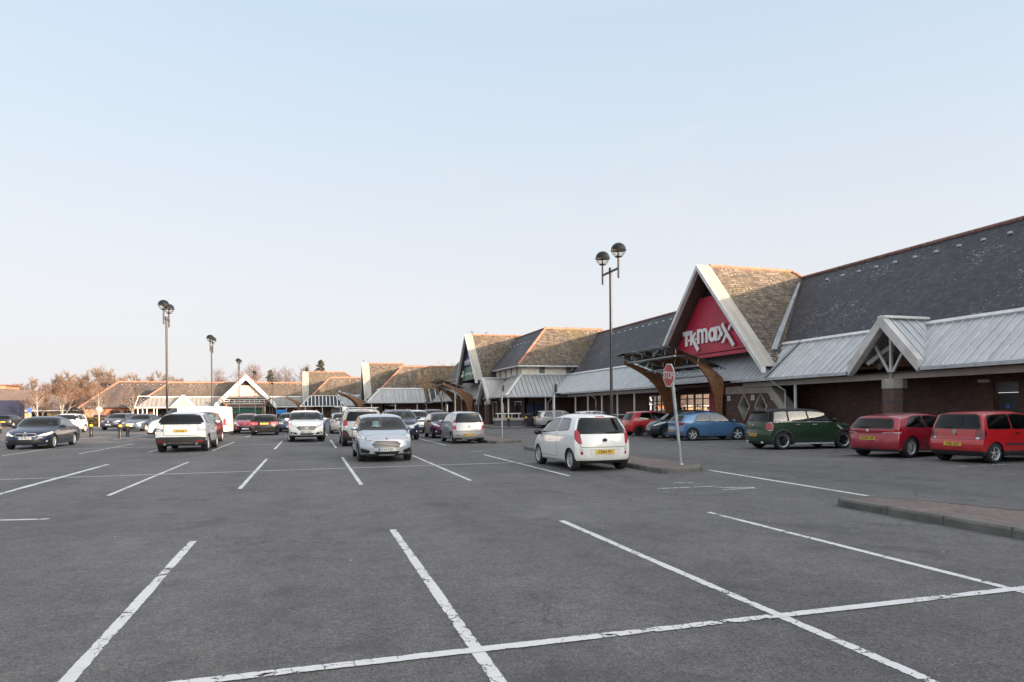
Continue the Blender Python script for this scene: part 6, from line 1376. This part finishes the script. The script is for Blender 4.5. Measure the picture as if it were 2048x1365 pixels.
S = base('hatch', 3.62, 1.66, 1.505, 2.30, .72, .285, DKB, windows=[(.6,.8,1.3,1.25),(1.36,1.32,2.62,2.5)], doors=[(1.34,2.6,.0)], wheel=(7, 'cap'), feats=[('headlight', 'F', rnd([(.40,.70),(.48,.66),(.76,.78),(.80,.90),(.70,.88)], .03)), ('grille', 'F', [(-.3,.42),(.5,.42),(.42,.26),(-.3,.26)]), ('headlight', 'S', [(3.1,.80),(3.4,.72),(3.4,.8),(3.15,.88)])], badge=[(1,.79,.025,'oval')], fplate=(.50,.0))
put(S, 'f', 18.2, 32.5, 176, 'very dark blue small car nosing out between the red and sky blue hatchbacks', pplate='WR61 PNK')
S = base('hatch', 3.917, 1.683, 1.463, 2.486, .78, .30, REDF, windows=[(.62,.85,1.45,1.38),(1.52,1.46,2.9,2.76)], doors=[(1.48,2.86,.0)], tumble=.22, rwin=(.96,1.30,.12), wheel=(7, 'blk'), rub=.50, rplate=(.62,.0), feats=[('tail_light', 'R', rnd([(.60,.72),(.70,.72),(.72,1.25),(.62,1.25)], .02)), ('tail_light', 'S', rnd([(.02,.80),(.14,.80),(.36,1.27),(.22,1.29)], .02))])
put(S, 'r', 18.45, 36.1, -3, 'red three-door hatchback with black wheels behind the white hatchback', plate='')
# --- cars by the corner shop
S = base('estate', 4.77, 1.82, 1.517, 2.709, .93, .32, SILW, windows=[(.55,.75,1.35,1.3),(1.42,1.4,2.25,2.2),(2.32,2.3,3.42,3.3)], doors=[(1.55,2.28,.1),(2.3,3.4)], rplate=(.80,.0), rails=(.5,3.0), railmat=M_BLK, rub=.5, clad=.30, feats=[('tail_light', 'R', rnd([(.45,.86),(.84,.86),(.84,1.0),(.5,1.0)], .03)), ('tail_light', 'S', rnd([(-.05,.86),(.34,.86),(.34,1.0),(-.05,1.0)], .03)), ('reversing_light', 'R', circ(.66,.93,.05,12))])
put(S, 'r', 19.45, 54.0, -3, 'silver estate car parked nose-in under the corner shop canopy', plate='')
S = base('hatch', 4.1, 1.72, 1.47, 2.5, .8, .30, paint('paint_white_pearl', (.66,.67,.68)), windows=[(.62,.85,1.25,1.2),(1.32,1.3,2.0,1.95),(2.07,2.05,3.05,2.95)], rwin=(.97,1.3,.12), feats=[('tail_light', 'R', rnd([(.55,.72),(.84,.72),(.84,1.0),(.62,1.0)], .03)), ('tail_light', 'S', [(0,.74),(.2,.8),(.25,1.0),(0,1.0)])])
put(S, 'r', 19.6, 46.6, -3, 'pale white car of which only the roof and rear glass show above the white hatchback', plate='')
S = base('suv', 4.5, 1.85, 1.68, 2.65, .92, .35, GREYD, windows=[(.55,.75,1.25,1.2),(1.32,1.3,2.15,2.1),(2.22,2.2,3.35,3.25)])
put(S, 'f', 9.6, 52.5, -90, 'dark grey car half hidden behind the white off-roader and the plum hatchback', pplate='')
# --- middle row, farther back
S = base('saloon', 4.77, 1.82, 1.47, 2.71, .93, .32, SILW, windows=[(.98,1.36,2.02,2.0),(2.09,2.07,3.3,3.2)], feats=[('tail_light', 'R', rnd([(.46,.82),(.84,.82),(.84,.97),(.5,.97)], .03)), ('tail_light', 'S', rnd([(-.05,.82),(.3,.82),(.26,.97),(-.05,.97)], .03)), ('reversing_light', 'R', circ(.62,.895,.055,12))], rplate=(.62,.0))
put(S, 'r', 2.25, 49.3, 90, 'silver saloon seen from behind between the white and the silver off-roaders', plate='')
S = base('hatch', 4.15, 1.75, 1.48, 2.55, .82, .31, BLU2, windows=[(.62,.85,1.35,1.3),(1.42,1.38,2.1,2.05),(2.17,2.15,3.15,3.05)], feats=[('headlight', 'F', rnd([(.5,.68),(.8,.74),(.82,.88),(.66,.84)], .02)), ('grille', 'F', [(-.3,.45),(.5,.45),(.42,.28),(-.3,.28)])])
put(S, 'f', .35, 57.5, -90, 'mid blue hatchback peeping out right of the white off-roader', pplate='')
S = base('hatch', 4.21, 1.76, 1.43, 2.578, .86, .31, BLKP, wheel=(7, 'alloy'), windows=[(.7,1.0,1.45,1.4),(1.52,1.48,2.98,2.85)], rwin=(.95,1.22,.13), tumble=.24, rplate=(.80,.0), exhaust=[.5], feats=[('brake_light', 'R', rnd([(.40,.82),(.46,.72),(.84,.74),(.84,.90),(.44,.89)], .03)), ('brake_light', 'S', [(-.05,.74),(.22,.76),(.22,.90),(-.05,.90)]), ('lower_bumper', 'R', [(-.3,.24),(.7,.24),(.7,.36),(-.3,.36)])], mats={'brake_light': M_BRAKE, 'lower_bumper': plain('bumper_black_grey', (.05,.045,.04))})
put(S, 'r', -2.95, 48.4, 91, 'black hatchback seen from behind with its brake lights on', plate='KX07 FVB')
S = base('hatch', 4.03, 1.75, 1.47, 2.54, .86, .31, paint('paint_cherry', (.24,.012,.03), .25), windows=[(.62,.85,1.45,1.38),(1.52,1.46,2.95,2.85)], feats=[('headlight', 'F', rnd([(.36,.60),(.5,.58),(.80,.78),(.84,.92),(.70,.86)], .03)), ('grille', 'F', rnd([(-.3,.52),(.44,.54),(.40,.30),(-.3,.28)], .03)), ('fog_light', 'F', circ(.62,.42,.05,12))], badge=[(1,.70,.05,'diamond')], fplate=(.36,.0))
put(S, 'f', -4.55, 53.3, -90, 'cherry red hatchback facing the camera left of the black hatchback', pplate='')
S = base('estate', 4.7, 1.8, 1.5, 2.75, .92, .32, GREYB, windows=[(.55,.75,1.35,1.3),(1.42,1.4,2.25,2.2),(2.32,2.3,3.35,3.25)], fplate=(.44,.0), feats=[('headlight', 'F', rnd([(.45,.64),(.80,.68),(.82,.80),(.5,.78)], .02)), ('grille', 'F', [(-.3,.78),(.38,.78),(.32,.56),(-.3,.56)]), ('grille', 'F', [(-.3,.36),(.7,.36),(.7,.26),(-.3,.26)])], bars=[(1,.62,.34,0,.02),(1,.70,.36,0,.02)])
put(S, 'f', -1.5, 54.6, -90, 'grey-blue car between the black hatchback and the white off-roader', pplate='')
# --- left side
S = base('hatch', 4.27, 1.82, 1.63, 2.70, .86, .315, MAROON, windows=[(.5,.72,1.25,1.2),(1.32,1.3,2.1,2.05),(2.17,2.15,3.3,3.2)], doors=[(1.3,2.13,.1),(2.15,3.25)], wheel=(5, 'alloy'), top=[(.2,1.53),(.5,1.58),(1.2,1.62),(1.7,1.63),(2.3,1.59),(2.6,1.52),(3.5,1.06),(3.75,1.0),(4.0,.88),(4.15,.75),(4.27,.6)], cowl=(3.5,1.06), wtop=(2.6,1.52), mirror=(3.15,1.1), feats=[('headlight', 'F', rnd([(.5,.68),(.82,.74),(.86,.92),(.68,.88)], .02)), ('headlight', 'S', [(3.7,.74),(4.0,.68),(4.0,.84),(3.75,.9)]), ('fog_light', 'F', circ(.66,.42,.06,12))])
put(S, 'f', -5.42, 36.9, -89, 'maroon people carrier facing the camera, tucked behind the white off-roader', pplate='')
S = base('saloon', 4.85, 1.846, 1.468, 2.888, .83, .335, CHARB, wheel=(10, 'alloy'), windows=[(1.02,1.40,2.08,2.05),(2.15,2.12,3.40,3.28)], doors=[(1.35,2.1,.12),(2.12,3.32)], mirror=(3.12,1.0), hmat=CHARB, fplate=(.50,.01), pc=(.16,.36), nose=4.6, sbar=False, front=[(.85,.20),(.72,.10),(.6,.03),(.42,.0),(.3,.0),(.2,.05)],
    feats=[('headlight', 'F', rnd([(.44,.62),(.52,.58),(.84,.66),(.88,.78),(.80,.76)], .02)), ('headlight', 'S', [(4.1,.74),(4.6,.60),(4.6,.68),(4.2,.78)]), ('chrome_trim', 'F', grow(rnd([(.04,.58),(.38,.58),(.40,.66),(.34,.70),(.06,.70)], .03), .016)), ('grille', 'F', rnd([(.04,.58),(.38,.58),(.40,.66),(.34,.70),(.06,.70)], .03)), ('grille', 'F', rnd([(-.3,.42),(.62,.42),(.66,.26),(-.3,.26)], .02)), ('air_intake', 'F', rnd([(.68,.38),(.86,.42),(.86,.28),(.7,.26)], .02)), ('fog_light', 'F', circ(.76,.36,.035,10))], badge=[(1,.745,.04,'disc')], mats={'headlight': M_HLIT})
put(S, 'f', -12.1, 35.4, -89, 'dark blue saloon with twin oval grille and lit headlamps at far left', pplate='HI7 WLX')
S = base('suv', 4.135, 1.765, 1.57, 2.53, .83, .34, GW, wheel=(6, 'alloy'), windows=[(.6,.9,1.15,1.1),(1.22,1.2,1.95,1.9),(2.02,2.0,3.0,2.9)], glass={'side_window': M_TINT}, sill=.25, clad=.3, tumble=.23, feats=[('headlight', 'F', circ(.6,.62,.1,14)), ('indicator', 'F', rnd([(.62,.92),(.78,.95),(.8,1.02),(.7,1.0)], .02)), ('grille', 'F', [(-.3,.72),(.4,.72),(.35,.6),(-.3,.6)])])
put(S, 'f', -18.9, 61.3, -92, 'white crossover standing behind the dark blue saloon', pplate='')
S = base('suv', 4.12, 1.78, 1.57, 2.606, .86, .33, paint('paint_slate_violet', (.10,.10,.14), .5), windows=[(.5,.75,1.2,1.2),(1.27,1.25,2.0,1.95),(2.07,2.05,3.05,2.95)], feats=[('headlight', 'F', rnd([(.4,.74),(.8,.80),(.84,.94),(.6,.88)], .02)), ('grille', 'F', [(-.3,.86),(.38,.80),(.3,.68),(-.3,.7)]), ('air_intake', 'F', rnd([(.4,.5),(.8,.52),(.8,.4),(.45,.4)], .02))], badge=[(1,.78,.11,'diamond')])
put(S, 'f', -17.45, 70.0, -104, 'slate grey crossover with diamond badge behind the pair of bollards', pplate='')
S = base('saloon', 4.83, 1.856, 1.50, 2.737, .96, .335, GREYB, windows=[(.98,1.36,2.02,2.0),(2.09,2.07,3.3,3.2)], feats=[('headlight', 'F', rnd([(.44,.64),(.84,.70),(.88,.86),(.62,.80)], .02)), ('chrome_trim', 'F', [(-.3,.70),(.36,.70),(.30,.60),(-.3,.60)]), ('grille', 'F', [(-.3,.40),(.5,.40),(.45,.28),(-.3,.28)])], fplate=(.50,.0))
put(S, 'f', -14.35, 64.3, -104, 'grey-blue saloon with broad chrome grille bar, right of the slate crossover', pplate='')
S = base('hatch', 3.7, 1.65, 1.5, 2.4, .7, .29, GW, windows=[(.5,.7,1.2,1.15),(1.27,1.25,1.9,1.85),(1.97,1.95,2.75,2.65)], mats={'cladding': M_PLAS}, feats=[('cladding', 'F', [(-.3,.15),(1,.15),(1,.62),(-.3,.62)]), ('cladding', 'S', [(3.1,.15),(3.7,.15),(3.7,.6),(3.35,.6)]), ('headlight', 'F', rnd([(.4,.7),(.75,.78),(.78,.9),(.6,.86)], .02))], steer=0)
put(S, 'f', -8.85, 48.0, -158, 'small white car with black front bumper, half hidden by the white off-roader')
S = base('suv', 4.2, 1.75, 1.5, 2.5, .8, .31, CHARB, windows=[(.5,.75,1.2,1.2),(1.27,1.25,2.0,1.95),(2.07,2.05,3.05,2.95)])
put(S, 'r', -20.45, 51.8, 172, 'dark car cut off by the left edge of the picture')
for (u, v, hd, lab) in ((-24.5, 93, -70, 'red car in front of the orange brick shop, nearer the hedge'), (-20.5, 96, -75, 'red car in front of the orange brick shop, nearer the white columns')):
    S = base('hatch', 4.0, 1.7, 1.46, 2.5, .8, .30, REDF, windows=[(.62,.85,1.45,1.38),(1.52,1.46,2.9,2.76)], res=(30, 6, 9)); put(S, 'f', u, v, hd, lab)
S = base('hatch', 4.0, 1.7, 1.45, 2.5, .8, .30, GREYD, windows=[(.62,.85,1.45,1.38),(1.52,1.46,2.9,2.76)], res=(30, 6, 9)); put(S, 'r', -35.5, 96, 85, 'dark small car parked in front of the navy lorry body')
# --- white van crossing
S = dict(dim=(5.0,1.95,1.98,3.1,.93,.33), paint=GW, top=[(.0,1.90),(.3,1.96),(1.6,1.98),(3.0,1.95),(3.35,1.88),(4.15,1.22),(4.5,1.12),(4.8,.98),(5.0,.72)], rear=[(1.98,.10),(1.85,.05),(1.,.02),(.6,.0),(.3,.0),(.2,.06)], front=[(.95,.2),(.8,.1),(.6,.03),(.4,.0),(.25,.02),(.2,.08)], belt=(1.22,1.15), cowl=(4.15,1.22), wtop=(3.35,1.88), tumble=.12, sill=.24, pc=(.10,.3), windows=[(3.05,3.02,4.05,3.95)], doors=[(3.0,4.05,.0)], rplate=(.7,.0), clad=.36, hood_drop=.08, cat='van',
    feats=[('tail_light', 'R', rnd([(.80,.75),(.97,.75),(.97,1.2),(.84,1.2)], .02)), ('tail_light', 'S', rnd([(-.02,.75),(.10,.75),(.12,1.2),(-.02,1.2)], .02)), ('seam', 'S', grow([(1.3,.45),(2.9,.45),(2.9,1.78),(1.3,1.78)], .008)), ('panel', 'S', grow([(1.3,.45),(2.9,.45),(2.9,1.78),(1.3,1.78)], -.004)), ('headlight', 'F', rnd([(.5,.8),(.85,.85),(.9,1.05),(.7,1.0)], .02))])
put(S, 'r', -5.85, 47.0, 172, 'white panel van passing behind the white off-roader and the maroon car', plate='').name = 'panel_van'
o = empty('lorry_body', (-38.6, 104, 0), .06, 'navy blue box lorry body at the far left edge', 'lorry'); mb = MB(); mb.bbox(-4.5,1.9,-1.2,1.2,.9,3.35,.04); mb.build('cargo_box', plain('lorry_navy', (.014,.018,.05), .5, var=.15), o)
mb = MB(); mb.box(-4.5,1.8,-.9,.9,.55,.9)
for x in (-3.2, 0, 1.0): [mb.lathe([(.001,-.15),(.42,-.15),(.45,-.1),(.45,.1),(.42,.15),(.001,.15)], (x, s*.9, .45), 18, 1, axis='y') for s in (1, -1)]
mb.build('chassis', [M_PLAS, M_TYRE], o)
# ------------------------------------------------------------------ people seated in cars
M_SKIN = plain('skin', (.48,.27,.20), .55, var=.06)
def seated(loc, rz, label, hair, coat, s=1.):
    root = empty('person', loc, R(rz), label, 'person')
    J = dict(pel=((0,0,.08),.13), wai=((-.03,0,.26),.125), che=((-.09,0,.44),.14), nek=((-.12,0,.56),.055), hd0=((-.10,0,.63),.062), hd1=((-.10,0,.71),.088), hd2=((-.11,0,.80),.068))
    E = [('pel','wai'),('wai','che'),('che','nek'),('nek','hd0'),('hd0','hd1'),('hd1','hd2')]
    for k, y in (('l', 1), ('r', -1)):
        J.update({k+'s': ((-.10,y*.17,.49),.065), k+'e': ((.06,y*.23,.27),.048), k+'w': ((.28,y*.15,.36),.033), k+'p': ((.35,y*.14,.38),.038), k+'h': ((.10,y*.10,.09),.088), k+'k': ((.46,y*.12,.16),.062), k+'a': ((.62,y*.11,-.22),.045), k+'t': ((.76,y*.11,-.25),.035)})
        E += [('che',k+'s'),(k+'s',k+'e'),(k+'e',k+'w'),(k+'w',k+'p'),('pel',k+'h'),(k+'h',k+'k'),(k+'k',k+'a'),(k+'a',k+'t')]
        for f in range(5):
            b, t = f'{k}f{f}', f'{k}g{f}'; o = (f-1.6)*.02
            if f < 4: J[b] = ((.385,y*.14+o,.39),.011); J[t] = ((.40,y*.14+o,.35),.009)
            else: J[b] = ((.36,y*.105,.40),.012); J[t] = ((.38,y*.09,.41),.010)
            E += [(k+'p',b),(b,t)]
    names = list(J); me = bpy.data.meshes.new('body'); me.from_pydata([Vector(J[n][0])*s for n in names], [(names.index(a), names.index(b)) for a, b in E], [])
    o = bpy.data.objects.new('body', me); C.objects.link(o); o.parent = root; me.materials.append(M_SKIN)
    md = o.modifiers.new('skin', 'SKIN'); md.use_smooth_shade = True
    for i, n in enumerate(names):
        sv = me.skin_vertices[0].data[i]; sv.radius = (J[n][1]*s, J[n][1]*s); sv.use_root = n == 'pel'
    o.modifiers.new('sub', 'SUBSURF').render_levels = 2
    def part(nm, fn, mat):
        mb = MB(); fn(mb); q = mb.build(nm, mat, o); return q
    def ell(mb, c, r, lo=-90, hi=90, n=12, m=8):
        rows = []
        for i in range(m+1):
            a = R(lo+(hi-lo)*i/m); rows.append([((c[0]+r[0]*math.cos(a)*math.cos(6.28319*k/n))*s, (c[1]+r[1]*math.cos(a)*math.sin(6.28319*k/n))*s, (c[2]+r[2]*math.sin(a))*s) for k in range(n)])
        mb.grid(rows, 0, True, True)
    part('hair', lambda mb: (ell(mb, (-.125,0,.76), (.105,.10,.115), 5, 90), ell(mb, (-.16,0,.70), (.075,.095,.14))), hair)
    def face(mb):
        for y in (-.034, .034): ell(mb, (-.022,y,.735), (.008,.013,.008), n=8, m=4)
        ell(mb, (-.018,0,.655), (.008,.026,.008), n=8, m=4)
    part('eyes_and_mouth', face, plain('face_dark', (.12,.05,.045)))
    part('nose', lambda mb: ell(mb, (-.012,0,.70), (.022,.015,.028), n=8, m=4), M_SKIN)
    def ct(mb):
        mb.tube([(0*s,0,.02*s),(-.03*s,0,.26*s),(-.09*s,0,.44*s),(-.115*s,0,.545*s)], [.165*s,.155*s,.175*s,.075*s], 14)
        for y in (1, -1): mb.tube([Vector(p)*s for p in ((-.09,y*.10,.49),(-.10,y*.18,.485),(.06,y*.235,.27),(.26,y*.155,.355))], [.075*s,.08*s,.062*s,.045*s], 10)
    part('coat', ct, coat)
    return root
seated((2.60, 23.14, .42), -90, 'person in a pale top in the passenger seat of the silver hatchback', plain('hair_brown', (.05,.03,.02), .6), plain('coat_pale', (.35,.30,.26), .9), .95)
seated((-12.45, 37.25, .42), -90, 'person in a dark coat at the wheel of the dark blue saloon', plain('hair_dark', (.03,.022,.018), .6), plain('coat_dark', (.03,.03,.04), .9), 1.)
# ------------------------------------------------------------------ birds on the ridges
def bird(loc, rz, label):
    o = empty('bird', loc, R(rz), label, 'bird', 'birds on the roof ridges'); mb = MB()
    mb.tube([(-.20,0,.08),(-.12,0,.10),(-.03,0,.12),(.05,0,.15),(.09,0,.20),(.12,0,.235),(.155,0,.23),(.19,0,.222)], [.012,.035,.062,.055,.034,.036,.02,.004], 8); mb.build('body', plain('bird_grey', (.05,.05,.055), .7), o)
    l = MB()
    for y in (.02, -.02): l.tube([(0,y,.08),(.005,y,0)], .006, 4)
    l.build('legs', plain('bird_legs', (.3,.1,.06)), o)
bird((17.9, 75, 10.42), 160, 'small dark bird on the pale verge of the blue and green sign gable'); bird((19.6, 75, 10.36), 10, 'small dark bird on the terracotta ridge behind the blue and green sign'); bird((8.3, 109.6, 9.45), 200, 'small dark bird on the far gable right of the glazed canopy')
